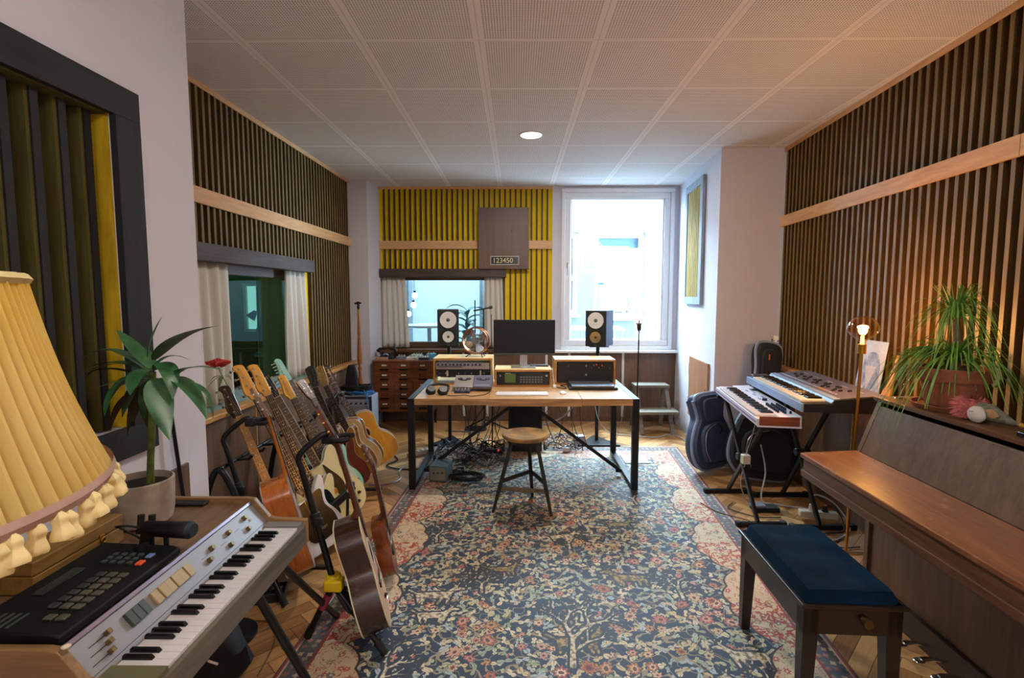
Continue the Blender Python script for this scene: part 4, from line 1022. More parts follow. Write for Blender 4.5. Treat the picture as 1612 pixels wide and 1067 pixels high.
u2 = unit(rl_, 'dark_unit', -.725, -.242, 4.592, zL-.165, zL-.104, DKF)
for k in range(8):
    g = G(); xx = -.69+.057*k; g.cyl((xx, 4.592, zL-.135), (xx, 4.578, zL-.135), .012 if k % 3 == 1 else .007, .006, 12); g.out('knob', STEEL if k % 2 else mat('dark knob', '2c3034', .4), u2)
for k in range(2):
    g = G(); g.box((-.63+.30*k, 4.59, zL-.16), (-.615+.30*k, 4.592, zL-.11)); g.out('label_strip', mat('cream label', 'c8c4b4', .6), u2, smooth=False)
for xx in (-.722, -.252):
    for zz in (zL-.09, zL-.05, zL-.155, zL-.115):
        g = G(); g.cyl((xx+.004, 4.585, zz), (xx+.004, 4.580, zz), .004, n=8); g.out('rack_screw', STEEL, rl_)
# middle unit
u3 = unit(rm_, 'processor_unit', -.165, .293, 4.488, dz+.024, zM-.024, DKF)
g = G(); g.box((-.10, 4.486, dz+.040), (-.005, 4.488, zM-.034)); g.out('display', mat('green display', '4f6a30', .3, emit=.08), u3, smooth=False)
for i in range(3):
    for j in range(8):
        g = G(); g.box((.035+.026*j, 4.484, dz+.040+.022*i), (.053+.026*j, 4.488, dz+.052+.022*i)); g.out('button', mat('grey button', '6c7074', .5), u3, smooth=False)
for xx in (-.14, .27):
    g = G(); g.cyl((xx, 4.488, zM-.05), (xx, 4.474, zM-.05), .009, .008, 12); g.out('knob', STEEL, u3)
g = G(); g.box((-.095, 4.486, zM-.032), (-.05, 4.488, zM-.028)); g.out('marking', WHITE, u3, smooth=False)
# right unit
u4 = unit(rr_, 'power_amplifier', .380, .877, 4.606, dz+.024, zR-.024, mat('black amplifier face', '101317', .4))
for xx, zz, r, m_ in ((.635, zR-.055, .010, STEEL), (.635, zR-.135, .010, STEEL), (.475, zR-.055, .004, STEEL), (.705, zR-.05, .006, STEEL), (.73, zR-.043, .007, mat('red light', 'c03028', .4, emit=.5)), (.78, zR-.052, .006, mat('red light', 'c03028', .4, emit=.5)), (.685, zR-.07, .004, STEEL), (.80, zR-.06, .004, STEEL), (.75, zR-.07, .004, STEEL), (.85, zR-.075, .004, STEEL)):
    g = G(); g.cyl((xx, 4.606, zz), (xx, 4.597, zz), r, r*.85, 12); g.out('knob', m_, u4)

# monitor
t = thing('monitor', 'flat black computer monitor standing on the low middle rack case', 'monitor', (.076, 4.72, zM))
g = G(); g.box((-.208, 4.70, 1.012), (.360, 4.725, 1.330)); g.out('housing', mat('dark monitor housing', '2b3034', .4), t, bev=.003, smooth=False)
g = G(); g.box((-.205, 4.697, 1.024), (.357, 4.700, 1.327)); g.out('screen', mat('black glossy screen', '0a0e12', .12), t, smooth=False)
g = G(); g.box((-.208, 4.695, 1.006), (.360, 4.72, 1.022)); g.out('chin', mat('grey chin', '4c5258', .35, .5), t, bev=.001, smooth=False)
g = G(); g.box((.035, 4.73, zM+.006), (.105, 4.745, 1.05)); g.out('neck', STEEL, t, bev=.003, smooth=False)
g = G(); g.box((-.045, 4.58, zM), (.180, 4.79, zM+.007)); g.out('foot', STEEL, t, bev=.003, smooth=False)
t = tag(G().box((.13, 4.70, zM+.0), (.30, 4.78, zM+.014)).out('notebook', mat('black notebook', '1c1e22', .5), bev=.002), 'black notebook lying on the middle rack case right of the monitor foot', 'notebook')
# fan
fc = Vector((-.375, 4.74, zL+.148)); t = thing('desk_fan', 'copper rimmed desk fan with chrome wire cage on the left rack case', 'fan', (-.375, 4.74, zL))
COP = mat('copper rim', 'b47a52', .3, 1)
Mf = Matrix.Translation(fc) @ Matrix.Rotation(R(-14), 4, 'Z')
def fp(x, y, z): return Mf @ Vector((x, y, z))
ax = Mf.to_3x3() @ Vector((0, 1, 0))
g = G(); g.torus(fp(0, -.03, 0), ax, .122, .0045, 48, 8); g.torus(fp(0, .03, 0), ax, .122, .0045, 48, 8); g.skin([g.ring(fp(0, -.03, 0), ax, .124, 48), g.ring(fp(0, .05, 0), ax, .116, 48)], False); g.out('cage_ring', COP, t)
for k in range(36):
    a = 2*PI*k/36; g = G(); g.tube([fp(.02*math.cos(a), -.045, .02*math.sin(a)), fp(.07*math.cos(a), -.046, .07*math.sin(a)), fp(.12*math.cos(a), -.03, .12*math.sin(a))], .0016, 4); g.out('cage_wire', CHROME, t)
g = G(); g.torus(fp(0, -.046, 0), ax, .075, .0012, 32, 4); g.cyl(fp(0, -.05, 0), fp(0, -.044, 0), .022, n=16); g.out('cage_hub', CHROME, t)
g = G(); g.cyl(fp(0, -.02, 0), fp(0, .07, 0), .034, .03, 18); g.out('motor', STEEL, t)
for k in range(4):
    a = 2*PI*k/4+.5; P = []
    g = G(); A = []
    for (r, w0, w1, y0, y1) in ((.02, -.25, .25, -.012, .004), (.06, -.45, .42, -.018, .014), (.10, -.42, .36, -.016, .014), (.112, -.2, .2, -.008, .008)):
        A.append([g.bm.verts.new(fp(r*math.cos(a+w0), y0, r*math.sin(a+w0))), g.bm.verts.new(fp(r*math.cos(a), (y0+y1)/2, r*math.sin(a))), g.bm.verts.new(fp(r*math.cos(a+w1), y1, r*math.sin(a+w1)))])
    for p, q in zip(A, A[1:]):
        for i in (0, 1): g.bm.faces.new((p[i], p[i+1], q[i+1], q[i]))
    g.out('blade', STEEL, t)
for sx_ in (-1, 1):
    g = G(); g.tube([fp(sx_*.05, .0, -.112), fp(sx_*.075, -.04, -.142), fp(sx_*.08, -.055, -.144)], .005, 6); g.tube([fp(sx_*.05, .0, -.112), fp(sx_*.075, .05, -.142)], .005, 6); g.out('foot', BLKM, t)

# speakers and stands
CONE = mat('pale speaker cone', 'c9c8c6', .5); ALU = mat('aluminium cone', 'b89a6e', .3, .8)
def speaker(label, x, y, z, rz, side):
    t = thing('studio_monitor', label, 'loudspeaker', (x, y, z), rz)
    w, h, d = .218, .372, .30
    def L(g, n, m, **k): return g.out(n, m, t, local=True, **k)
    g = G(); g.box((-w/2, 0, 0), (w/2, d, h)); L(g, 'cabinet', side, bev=.004, smooth=False)
    g = G(); g.box((-w/2+.002, -.008, .002), (w/2-.002, 0, h-.002)); L(g, 'baffle', mat('black baffle', '14191b', .5), bev=.002, smooth=False)
    Mx = Matrix.Rotation(R(90), 4, 'X')
    g = G(); g.lathe([(.084, .001), (.081, .008), (.05, .005), (.018, .003)], n=40, M=Matrix.Translation((0, -.010, .268)) @ Mx, caps=False); g.m(0); L(g, 'waveguide', CONE)
    g = G(); g.lathe([(.019, .003), (.012, .007), (.001, .008)], n=24, M=Matrix.Translation((0, -.010, .268)) @ Mx, caps=False); L(g, 'tweeter', mat('grey tweeter mesh', '5c6062', .5, .5))
    g = G(); g.lathe([(.084, .001), (.082, .008), (.066, .009), (.058, .006), (.056, .004)], n=40, M=Matrix.Translation((0, -.010, .098)) @ Mx, caps=False); L(g, 'surround', BLKR)
    g = G(); g.lathe([(.057, .007), (.030, .003), (.012, .002)], n=32, M=Matrix.Translation((0, -.010, .098)) @ Mx, caps=False); L(g, 'woofer_cone', CONE if side is BLK else ALU)
    g = G(); g.ball((0, -.012, .098), .013, (1, .5, 1), 14); L(g, 'dust_cap', mat('dark dust cap', '33302e', .4))
    g = G(); g.box((-.014, -.009, .012), (.014, -.008, .017)); L(g, 'logo', STEEL, smooth=False)
    return t
zs = at(706, 545, 5.2).z
speaker('black loudspeaker with pale round cones in front of the control room window', -.69, 5.18, 1.038, R(7), BLK)
speaker('loudspeaker with grey blue side in front of the daylit window', .815, 5.22, 1.030, R(-24), mat('grey blue cabinet side', '4a5470', .5))
def spk_stand(label, x, y, zt_, base, rz=0):
    t = thing('speaker_stand', label, 'speaker stand', (x, y, 0), rz)
    g = G(); g.box((-.10, -.10, zt_-.008), (.10, .12, zt_)); g.out('top_plate', BLKM, t, local=True, bev=.002)
    g = G(); g.cyl((0, 0, .02), (0, 0, zt_-.008), .019, n=18); g.out('pole', BLKM, t, local=True)
    g = G(); g.skin([[g.bm.verts.new((a, b, z)) for a, b in base] for z in (0, .022)]); g.out('base', BLKM, t, local=True, bev=.003, smooth=False)
    return t
spk_stand('black speaker stand behind the left rack case', -.70, 5.32, 1.036, [(-.2, -.16), (.2, -.16), (0, .2)])
spk_stand('black speaker stand in front of the daylit window', .86, 5.36, 1.028, [(-.225, -.20), (.215, -.20), (0, .19)])

# things on the desk
t = thing('computer_keyboard', 'slim white computer keyboard on the desk', 'keyboard', (.05, 4.17, dz))
g = G(); g.box((-.165, 4.09, dz), (.262, 4.215, dz+.010)); g.out('case', WHITE, t, bev=.003)
for i in range(5):
    g = G()
    for j in range(15): g.box((-.158+.0277*j, 4.096+.0235*i, dz+.010), (-.134+.0277*j, 4.116+.0235*i, dz+.013))
    g.out('key_row', mat('white key', 'e6e6ea', .45, vary=.02), t, smooth=False)['kind'] = 'stuff'
t = thing('computer_mouse', 'small white mouse right of the keyboard', 'mouse', (.388, 4.19, dz)); g = G(); g.ball((.388, 4.19, dz+.005), .03, (.95, 1.7, .55), 16); g.out('shell', WHITE, t)
g = G(); g.box((.3865, 4.145, dz+.0205), (.3895, 4.165, dz+.0225)); g.out('button_gap', GREY, t, smooth=False)
t = thing('laptop', 'closed silver laptop on a black docking stand in front of the right rack', 'laptop', (.66, 4.48, dz))
g = G(); g.box((.455, 4.34, dz), (.875, 4.585, dz+.022)); g.out('dock', BLK, t, bev=.004)
g = G(); g.box((.475, 4.335, dz+.024), (.845, 4.59, dz+.040)); g.out('laptop_body', mat('space grey aluminium', '7a7e8a', .35, .8), t, bev=.004)
g = G(); g.box((.478, 4.334, dz+.031), (.842, 4.3348, dz+.0325)); g.out('lid_gap', BLK, t, smooth=False)
g = G(); g.cyl((.66, 4.47, dz+.040), (.66, 4.47, dz+.0405), .018, n=12); g.out('emblem', mat('dark emblem', '50545e', .3, .8), t)
for k, (x0, x1, m_, lb) in enumerate(((-.533, -.37, SIL, 'silver'), (-.368, -.205, mat('slate grey device', '5e5f74', .4), 'slate grey'))):
    t = thing('tape_recorder', lb+' flat two reel device leaning on the left rack case', 'audio device', ((x0+x1)/2, 4.4, dz))
    Mt = Matrix.Translation((0, 4.28, dz+.020)) @ Matrix.Rotation(R(16), 4, 'X')
    g = G(); g.box((x0, 0, 0), (x1, .235, .022), Mt); g.out('body', m_, t, bev=.003)
    for xx in (x0+.045, x1-.045):
        g = G(); g.cyl(Mt @ Vector((xx, .155, .022)), Mt @ Vector((xx, .155, .0235)), .022, n=20); g.out('reel', BLK, t)
        g = G(); g.cyl(Mt @ Vector((xx, .155, .0232)), Mt @ Vector((xx, .155, .026)), .008, n=12); g.out('reel_hub', STEEL, t)
    g = G(); g.box((x0+.055, .12, .022), (x1-.055, .14, .0235), Mt); g.out('window', BLK, t, smooth=False)
    g = G(); g.box((x0+.02, .02, .022), (x1-.02, .035, .0245), Mt); g.out('button_bar', mat('pale button bar', '9a9aa8', .4), t, smooth=False)
    g = G(); g.box((x0+.02, 4.42, dz), (x1-.02, 4.50, dz+.052)); g.out('prop_foot', BLK, t, smooth=False)
t = thing('small_mixer', 'tiny mixer with silver knobs on the desk before the silver recorder', 'mixer', (-.45, 4.23, dz))
g = G(); g.box((-.515, 4.19, dz), (-.385, 4.265, dz+.024)); g.out('body', mat('steel blue mixer', '40465a', .4), t, bev=.003)
for i in range(5):
    for j in range(2): g = G(); g.cyl((-.50+.025*i, 4.21+.03*j, dz+.024), (-.50+.025*i, 4.21+.03*j, dz+.040), .008, .006, 10); g.out('knob', STEEL, t)
# headphones
t = thing('headphones', 'black closed headphones lying at the left end of the desk', 'headphones', (-.64, 4.18, dz))
for c, rz in (((-.70, 4.15, dz+.036), .5), ((-.60, 4.13, dz+.036), -.4)):
    a = Vector((math.cos(rz)*.3, -.5, .8)).normalized(); c = Vector(c)
    g = G(); g.m(0).cyl(c-a*.012, c+a*.018, .040, .034, 24); g.m(1).torus(c-a*.014, a, .030, .013, 24, 8); g.out('ear_cup', [BLK, mat('black ear cushion', '0b0b0d', .7)], t, bev=.002)
g = G(); g.tube(spline([(-.735, 4.16, dz+.03), (-.73, 4.26, dz+.05), (-.65, 4.32, dz+.055), (-.57, 4.26, dz+.05), (-.565, 4.14, dz+.03)], 8, False), .011, 8); g.out('headband', BLK, t)
g = G(); g.tube(spline([(-.60, 4.11, dz+.01), (-.52, 4.07, dz+.004), (-.42, 4.10, dz+.004), (-.36, 4.06, dz+.004), (-.26, 4.12, dz+.004), (-.22, 4.25, dz+.004)], 8, False), .003, 6); g.out('cable', BLKR, t)
t = thing('charger', 'small white charger with a cable between the middle and right rack cases', 'charger', (.335, 4.46, dz))
g = G(); g.box((.325, 4.42, dz), (.352, 4.50, dz+.022)); g.out('block', WHITE, t, bev=.004)
g = G(); g.tube(spline([(.34, 4.50, dz+.01), (.335, 4.55, dz+.08), (.33, 4.62, dz+.15), (.33, 4.85, dz+.10)], 8, False), .003, 6); g.out('cord', WHITE, t)
g = G(); g.tube(spline([(.36, 4.45, dz+.004), (.42, 4.40, dz+.004), (.44, 4.46, dz+.004), (.40, 4.55, dz+.004), (.50, 4.60, dz+.004)], 8, False), .004, 6); tag(g.out('cable', BLKR), 'short black cable curled left of the laptop', 'cable')
g = G(); g.beam((-.50, 4.45, dz+.012), (-.44, 4.47, dz+.012), .012, .012); g.ball((-.505, 4.45, dz+.012), .012, n=10); tag(g.out('adapter_plug', GOLD), 'tiny brass coloured adapter plug behind the headphones', 'plug')

# clear bulb floor lamp at the right end of the desk
t = thing('bulb_lamp', 'thin black floor lamp with a bare clear globe bulb, right of the desk', 'floor lamp', (1.12, 4.74, 0))
g = G(); g.box((1.01, 4.62, 0), (1.24, 4.86, .012)); g.out('base_plate', mat('pale steel plate', '8d93a2', .4, .5), t, bev=.002)
g = G(); g.cyl((1.135, 4.76, .012), (1.145, 4.76, 1.235), .0065, n=10); g.out('rod', BLKM, t)
g = G(); g.cyl((1.145, 4.76, 1.225), (1.145, 4.76, 1.285), .018, .020, 14); g.out('socket', BLK, t)
g = G(); g.cyl((1.145, 4.76, 1.285), (1.145, 4.76, 1.297), .024, .030, 16); g.out('copper_collar', COP, t)
g = G(); g.lathe([(.014, 0), (.02, .02), (.042, .05), (.048, .078), (.040, .108), (.018, .125), (.001, .128)], (1.145, 4.76, 1.297), 24, caps=False); g.out('bulb', glassmat('clear bulb glass', 'e8ecf0', 3.5), t)
g = G(); g.cyl((1.145, 4.76, 1.297), (1.145, 4.76, 1.325), .006, n=8); g.out('filament_post', GOLD, t)
# step stool
SG = wood('weathered grey step stool', '5c554a', '7e766a', .6, 0, 1.2)
t = thing('step_stool', 'two tread weathered wooden step stool under the window', 'step stool', (1.55, 5.75, 0))
g = G(); g.box((1.36, 5.80, .50), (1.76, 6.0, .53)); g.out('tread', SG, t, bev=.004)
g = G(); g.box((1.36, 5.55, .245), (1.80, 5.80, .275)); g.out('tread', SG, t, bev=.004)
for x in (1.39, 1.73):
    g = G(); g.beam((x, 5.93, .50), (x, 6.05, .0), .03, .045, (1, 0, 0)); g.out('leg', SG, t, bev=.003)
    g = G(); g.beam((x, 5.86, .50), (x+.02, 5.60, .0), .03, .045, (1, 0, 0)); g.out('leg', SG, t, bev=.003)
    g = G(); g.beam((x, 5.60, .235), (x, 5.97, .235), .025, .03); g.out('side_rail', SG, t, bev=.003)

# black tower under the desk
t = thing('computer_tower', 'tall plain black box standing behind the desk stool, under the desk', 'computer case', (.09, 5.15, 0))
g = G(); g.box((-.075, 4.97, .01), (.258, 5.38, .66)); g.out('case', mat('matt black case', '0f1216', .55), t, bev=.004)
g = G(); g.box((-.055, 4.966, .06), (.238, 4.97, .64)); g.out('front_grille', mat('dark front grille', '14181c', .7), t, bev=.001)
for x in (-.05, .235):
    g = G(); g.box((x-.02, 5.0, 0), (x+.02, 5.35, .012)); g.out('foot', BLKR, t, smooth=False)

# round stool
t = thing('round_stool', 'old stool with round worn wooden seat and splayed black legs, before the desk', 'stool', (.07, 3.60, 0))
SEAT = NT('worn stool seat'); sv = SEAT.coord('Object', (1, 6, 1)); sn = SEAT.noise(sv, 7, 5); sn2 = SEAT.noise(SEAT.coord('Object', (1, 1, 1)), 6, 4)
SEAT.link(SEAT.mix(SEAT.math('MULTIPLY', SEAT.ramp(sn2, [(.45, (0, 0, 0, 1)), (.62, (1, 1, 1, 1))]), .75), SEAT.ramp(sn, [(.3, hx('9c7038')), (.7, hx('c49a5c'))]), hx('4c4238')), SEAT.b.inputs['Base Color']); SEAT.b.inputs['Roughness'].default_value = .3
g = G(); g.lathe([(.001, .548), (.12, .549), (.15, .556), (.166, .560), (.173, .553), (.172, .540), (.158, .527), (.001, .525)], (.07, 3.63, 0), 40); g.out('seat', SEAT.m, t)
LEGB = wood('chipped black stool leg', '0f1110', '1d2120', .4, 2, 1.5)
ft = [Vector((-.165, 3.555, 0)), Vector((.250, 3.49, 0)), Vector((.128, 3.84, 0))]; tp = [Vector((-.025, 3.60, .527)), Vector((.145, 3.57, .527)), Vector((.09, 3.72, .527))]
g = G(); g.cyl((.07, 3.63, .495), (.07, 3.63, .527), .115, .125, 24); g.out('hub', LEGB, t)
mid = []
for a, b in zip(ft, tp):
    g = G(); d = (b-a)
    P = [a, a+d*.38, b]; ws = [.014, .021, .017]
    g.tube(P, ws, 4); g.out('leg', LEGB, t, bev=.004, smooth=False); mid.append(a+d*.36)
for i, j, hgt, m_ in ((0, 1, 0, wood('worn stretcher', '1a1814', '8c7c5c', .5, 0, 3.0)), (1, 2, .05, LEGB), (2, 0, .05, LEGB)):
    g = G(); g.beam(mid[i]+Vector((0, 0, hgt-.02)), mid[j]+Vector((0, 0, hgt-.02)), .014, .028, (0, 0, 1)); g.out('stretcher', m_, t, bev=.002, smooth=False)

# card index cabinet
CW = wood('index cabinet wood', '54290f', '8a4e22', .35, 0, 1.2, coat=.2); CT = wood('index cabinet top', '6a3a1c', '8f5a34', .3, 0, 1)
cx0, cx1, cy0, cy1 = -1.652, -.955, 5.86, 6.20
cz0 = at(630, 648, cy0).z; cz1 = at(630, 567, cy0).z
t = thing('card_index_cabinet', 'reddish wooden cabinet of fifteen small label drawers by the back wall', 'cabinet', (-1.3, 6.03, 0))
g = G(); g.box((cx0, cy0, cz0), (cx1, cy1, cz1-.018)); g.out('carcass', CW, t, bev=.002, smooth=False)
g = G(); g.box((cx0-.012, cy0-.012, cz1-.018), (cx1+.012, cy1, cz1)); g.out('top', CT, t, bev=.003, smooth=False)
for x in (cx0+.03, cx1-.03):
    for y in (cy0+.03, cy1-.03):
        g = G(); g.cyl((x, y, cz0), (x, y, 0), .018, .012, 10); g.out('leg', wood('dark cabinet leg', '1a0e08', '2e1a10', .5, 2), t)
cw, ch = (cx1-cx0-.03)/3, (cz1-.018-cz0-.02)/5
for i in range(3):
    for j in range(5):
        x, z = cx0+.015+cw*i, cz0+.01+ch*j
        d = G(); d.box((x+.003, cy0-.006, z+.003), (x+cw-.003, cy0+.004, z+ch-.003)); dr = d.out('drawer', CW, t, bev=.003, smooth=False)
        xm = x+cw/2
        g = G(); rectframe(g, xm-.036, xm+.036, z+ch*.60, z+ch*.86, .005, cy0-.010, cy0-.006); g.out('label_holder', mat('dark bronze', '2c1c10', .4, .6), dr, smooth=False)
        if (i, j) not in ((0, 1), (2, 3)):
            g = G(); g.box((xm-.030, cy0-.0085, z+ch*.64), (xm+.030, cy0-.0065, z+ch*.82)); g.out('paper_label', mat('paper label', 'd6d2c8', .7), dr, smooth=False)
        g = G(); g.tube([(xm-.05, cy0-.006, z+ch*.33), (xm-.042, cy0-.018, z+ch*.27), (xm+.042, cy0-.018, z+ch*.27), (xm+.05, cy0-.006, z+ch*.33)], .0055, 6); g.cb((xm, cy0-.008, z+ch*.33), (.10, .004, .012)); g.out('pull', mat('black iron pull', '15110e', .4, .5), dr)
# on the cabinet
t = thing('telephone', 'old black dial telephone on the card index cabinet', 'telephone', (-1.52, 6.05, cz1))
g = G(); g.skin([[g.bm.verts.new((-1.53+a*s, 6.05+b*s, cz1+z)) for a, b in ((-.085, -.075), (.085, -.075), (.085, .075), (-.085, .075))] for s, z in ((1, .0), (1, .02), (.62, .075))]); g.out('body', BLK, t, bev=.006)
g = G(); g.tube([(-1.645, 6.03, cz1+.085), (-1.62, 6.03, cz1+.115), (-1.53, 6.03, cz1+.125), (-1.44, 6.03, cz1+.115), (-1.415, 6.03, cz1+.085)], [.022, .018, .012, .018, .022], 10); g.out('handset', BLK, t)
g = G(); g.cyl((-1.53, 5.975, cz1+.05), (-1.53, 5.96, cz1+.035), .032, n=20); g.out('dial', STEEL, t)
def small(nm, lb, cat, a, b, m, bev=.003, extra=None):
    t = thing(nm, lb, cat, ((a[0]+b[0])/2, (a[1]+b[1])/2, a[2])); g = G(); g.box(a, b); g.out('body', m, t, bev=bev, smooth=False)
    if extra: extra(t)
    return t
small('cardboard_box', 'flat pinkish box in front of the telephone', 'box', (-1.625, 5.875, cz1), (-1.50, 5.95, cz1+.028), mat('pinkish card', 'a87c66', .7))
def knobs3(x, y, z, n=3, dx=.03, m=STEEL):
    def f(t):
        for k in range(n): g = G(); g.cyl((x+dx*k, y, z), (x+dx*k, y, z+.018), .010, .008, 10); g.out('knob', m, t)
    return f
small('effects_pedal', 'grey effects pedal right of the telephone', 'effects pedal', (-1.40, 5.93, cz1), (-1.31, 6.04, cz1+.035), GREY, extra=knobs3(-1.38, 5.99, cz1+.035))
small('effects_pedal', 'white effects pedal with three knobs in the middle of the cabinet top', 'effects pedal', (-1.28, 5.90, cz1), (-1.17, 6.0, cz1+.03), mat('cream pedal', 'c4bfae', .5), extra=knobs3(-1.25, 5.96, cz1+.03))
small('effects_pedal', 'pale green effects pedal behind the white one', 'effects pedal', (-1.25, 6.03, cz1), (-1.12, 6.12, cz1+.045), mat('pale green pedal', 'a8b8a4', .5), extra=knobs3(-1.22, 6.07, cz1+.045, 4))
small('effects_pedal', 'dark blue pedal with two rows of pale knobs at the front of the cabinet', 'effects pedal', (-1.13, 5.875, cz1), (-1.01, 5.95, cz1+.03), mat('dark blue pedal', '2c3450', .5), extra=lambda t: (knobs3(-1.115, 5.895, cz1+.03, 4, .028, WHITE)(t), knobs3(-1.115, 5.925, cz1+.03, 4, .028, WHITE)(t)))
small('effects_pedal', 'teal box shaped pedal at the right end of the cabinet', 'effects pedal', (-1.06, 5.99, cz1), (-.955, 6.09, cz1+.06), mat('teal pedal', '4a8fa8', .45), extra=knobs3(-1.04, 6.03, cz1+.06))
small('paper_card', 'small white card leaning by the teal pedal', 'card', (-1.10, 5.965, cz1), (-1.04, 5.975, cz1+.035), WHITE, .001)

# turned wooden pole
wx = at(565, 520, 5.72).x
t = thing('turned_stand', 'turned wooden pole with a brass fitting on top, beside the left pier', 'stand', (wx, 5.72, 0))
g = G(); g.lathe([(.001, .0), (.15, .0), (.15, .02), (.05, .05), (.022, .08), (.018, .3), (.024, .40), (.014, .46), (.026, .52), (.028, .58), (.016, .66), (.014, .70), (.023, .73), (.012, .76), (.024, .80), (.027, .86), (.021, .98), (.013, 1.10), (.017, 1.12), (.009, 1.30)], (wx, 5.72, 0), 20); g.out('turned_pole', wood('turned honey wood', '7c4a1c', 'a8682c', .3, 2, 1.5), t)
g = G(); g.cyl((wx, 5.72, 1.30), (wx, 5.72, 1.42), .012, .009, 12); g.out('brass_rod', BRASS, t)
g = G(); g.tube([(wx-.04, 5.72, 1.46), (wx, 5.72, 1.475), (wx+.03, 5.72, 1.465)], [.010, .013, .008], 8); g.cyl((wx, 5.72, 1.40), (wx, 5.72, 1.47), .014, n=10); g.out('clamp_head', BLKM, t)

# amplifier with cables on it
t = thing('guitar_amplifier', 'pale grey amplifier cabinet beside the card index cabinet', 'amplifier', (-1.70, 5.42, 0))
g = G(); g.box((-1.88, 5.27, .02), (-1.51, 5.52, .50)); g.out('cabinet', mat('grey amp cloth', '8d93a0', .8, bump=.3, scale=20), t, bev=.008)
g = G(); rectframe(g, -1.88, -1.51, .02, .50, .025, 5.262, 5.27); g.out('front_frame', mat('dark trim', '23262c', .5), t, bev=.002, smooth=False)
g = G(); g.box((-1.85, 5.258, .40), (-1.54, 5.268, .465)); g.out('control_panel', mat('pale amp panel', 'a9b4cc', .35, .5), t, smooth=False)
for k in range(6): g = G(); g.cyl((-1.82+.05*k, 5.258, .43), (-1.82+.05*k, 5.240, .43), .012, .010, 10); g.out('knob', BLK, t)
for x in (-1.85, -1.54): g = G(); g.box((x-.015, 5.29, 0), (x+.015, 5.50, .02)); g.out('foot', BLKR, t, smooth=False)
g = G(); g.tube([(-1.75, 5.39, .50), (-1.74, 5.39, .535), (-1.64, 5.39, .535), (-1.63, 5.39, .50)], .009, 8); g.out('handle', BLKR, t)
def loops(c, rx, ry, n, z0, dz_, r, m, label, name='cable_coil', cat='cable', tails=()):
    P = []
    for k in range(n*14):
        a = 2*PI*k/14; f = 1+.16*math.sin(k*1.7)+.1*math.sin(k*.61)
        P.append((c[0]+rx*f*math.cos(a)+.01*math.sin(k*.9), c[1]+ry*f*math.sin(a), z0+dz_*(k/(n*14))+.006*math.sin(k*2.3)))
    g = G(); g.tube(P+[tuple(q) for q in tails], r, 6); return tag(g.out(name, m), label, cat)
BLUEC = mat('blue cable', '1c5c9c', .5)
loops((-1.66, 5.36), .13, .07, 6, .512, .03, .006, BLUEC, 'coil of bright blue cable hanging over the amplifier', tails=[(-1.56, 5.28, .54), (-1.55, 5.245, .48), (-1.545, 5.235, .35), (-1.54, 5.235, .30)])
loops((-1.72, 5.42), .15, .09, 7, .535, .06, .007, BLKR, 'heap of coiled black cable on top of the amplifier')
g = G(); g.tube(spline([(-1.60, 5.30, .56), (-1.56, 5.238, .50), (-1.53, 5.23, .30), (-1.49, 5.24, .12), (-1.42, 5.22, .01), (-1.30, 5.0, .008)], 8, False), .0035, 6); tag(g.out('cable', mat('grey green cable', '4a6470', .5)), 'thin grey green cable trailing down the amplifier front', 'cable')
t = thing('gear_bag', 'soft black bag standing behind the cables on the amplifier', 'bag', (-1.79, 5.47, .56)); g = G()
g.skin([[g.bm.verts.new((-1.78+a*s, 5.475+b*s, z)) for a, b in ((-.07, -.03), (0, -.042), (.07, -.03), (.07, .03), (0, .042), (-.07, .03))] for s, z in ((.9, .50), (1, .56), (.8, .72), (.55, .80), (.2, .81))]); g.out('bag_body', mat('soft black bag', '15181c', .85, bump=.4), t, bev=.01)

# mic stand behind the fan, and clutter under the desk
t = thing('microphone_stand', 'black boom microphone stand behind the desk fan', 'microphone stand', (-.36, 5.7, 0))
g = G(); g.cyl((-.36, 5.7, .05), (-.36, 5.7, 1.40), .010, n=10); g.out('pole', BLKM, t)
g = G(); g.cyl((-.47, 5.66, 1.385), (-.28, 5.74, 1.42), .009, n=10); g.out('boom', BLKM, t)
g = G(); g.cyl((-.30, 5.73, 1.415), (-.27, 5.745, 1.425), .016, n=12); g.out('clutch', BLK, t)
for a in (0.3, 2.4, 4.5):
    g = G(); g.cyl((-.36, 5.7, .16), (-.36+.30*math.cos(a), 5.7+.30*math.sin(a), .01), .009, n=8); g.out('leg', BLKM, t)
t = thing('microphone_stand', 'thin black upright stand left of the monitor, in front of the right curtain', 'microphone stand', (-.52, 5.85, 0))
g = G(); g.cyl((-.47, 5.85, .02), (-.47, 5.85, 1.50), .007, n=8); g.out('pole', BLKM, t)
g = G(); g.lathe([(.001, 0), (.13, 0), (.13, .012), (.02, .02)], (-.47, 5.85, 0), 24); g.out('base', BLKM, t)
g = G(); g.tube([(-.235, 4.97, dz-.02), (-.24, 4.98, 1.2), (-.243, 5.0, 1.37)], .004, 6); o = tag(g.out('antenna', BLKM), 'thin black rod antenna rising behind the left edge of the monitor', 'antenna')
g = G(); g.m(0).tube([(-.235, 4.97, .0), (-.235, 4.97, .75)], .007, 6); g.out('antenna_pole', BLKM).parent = o

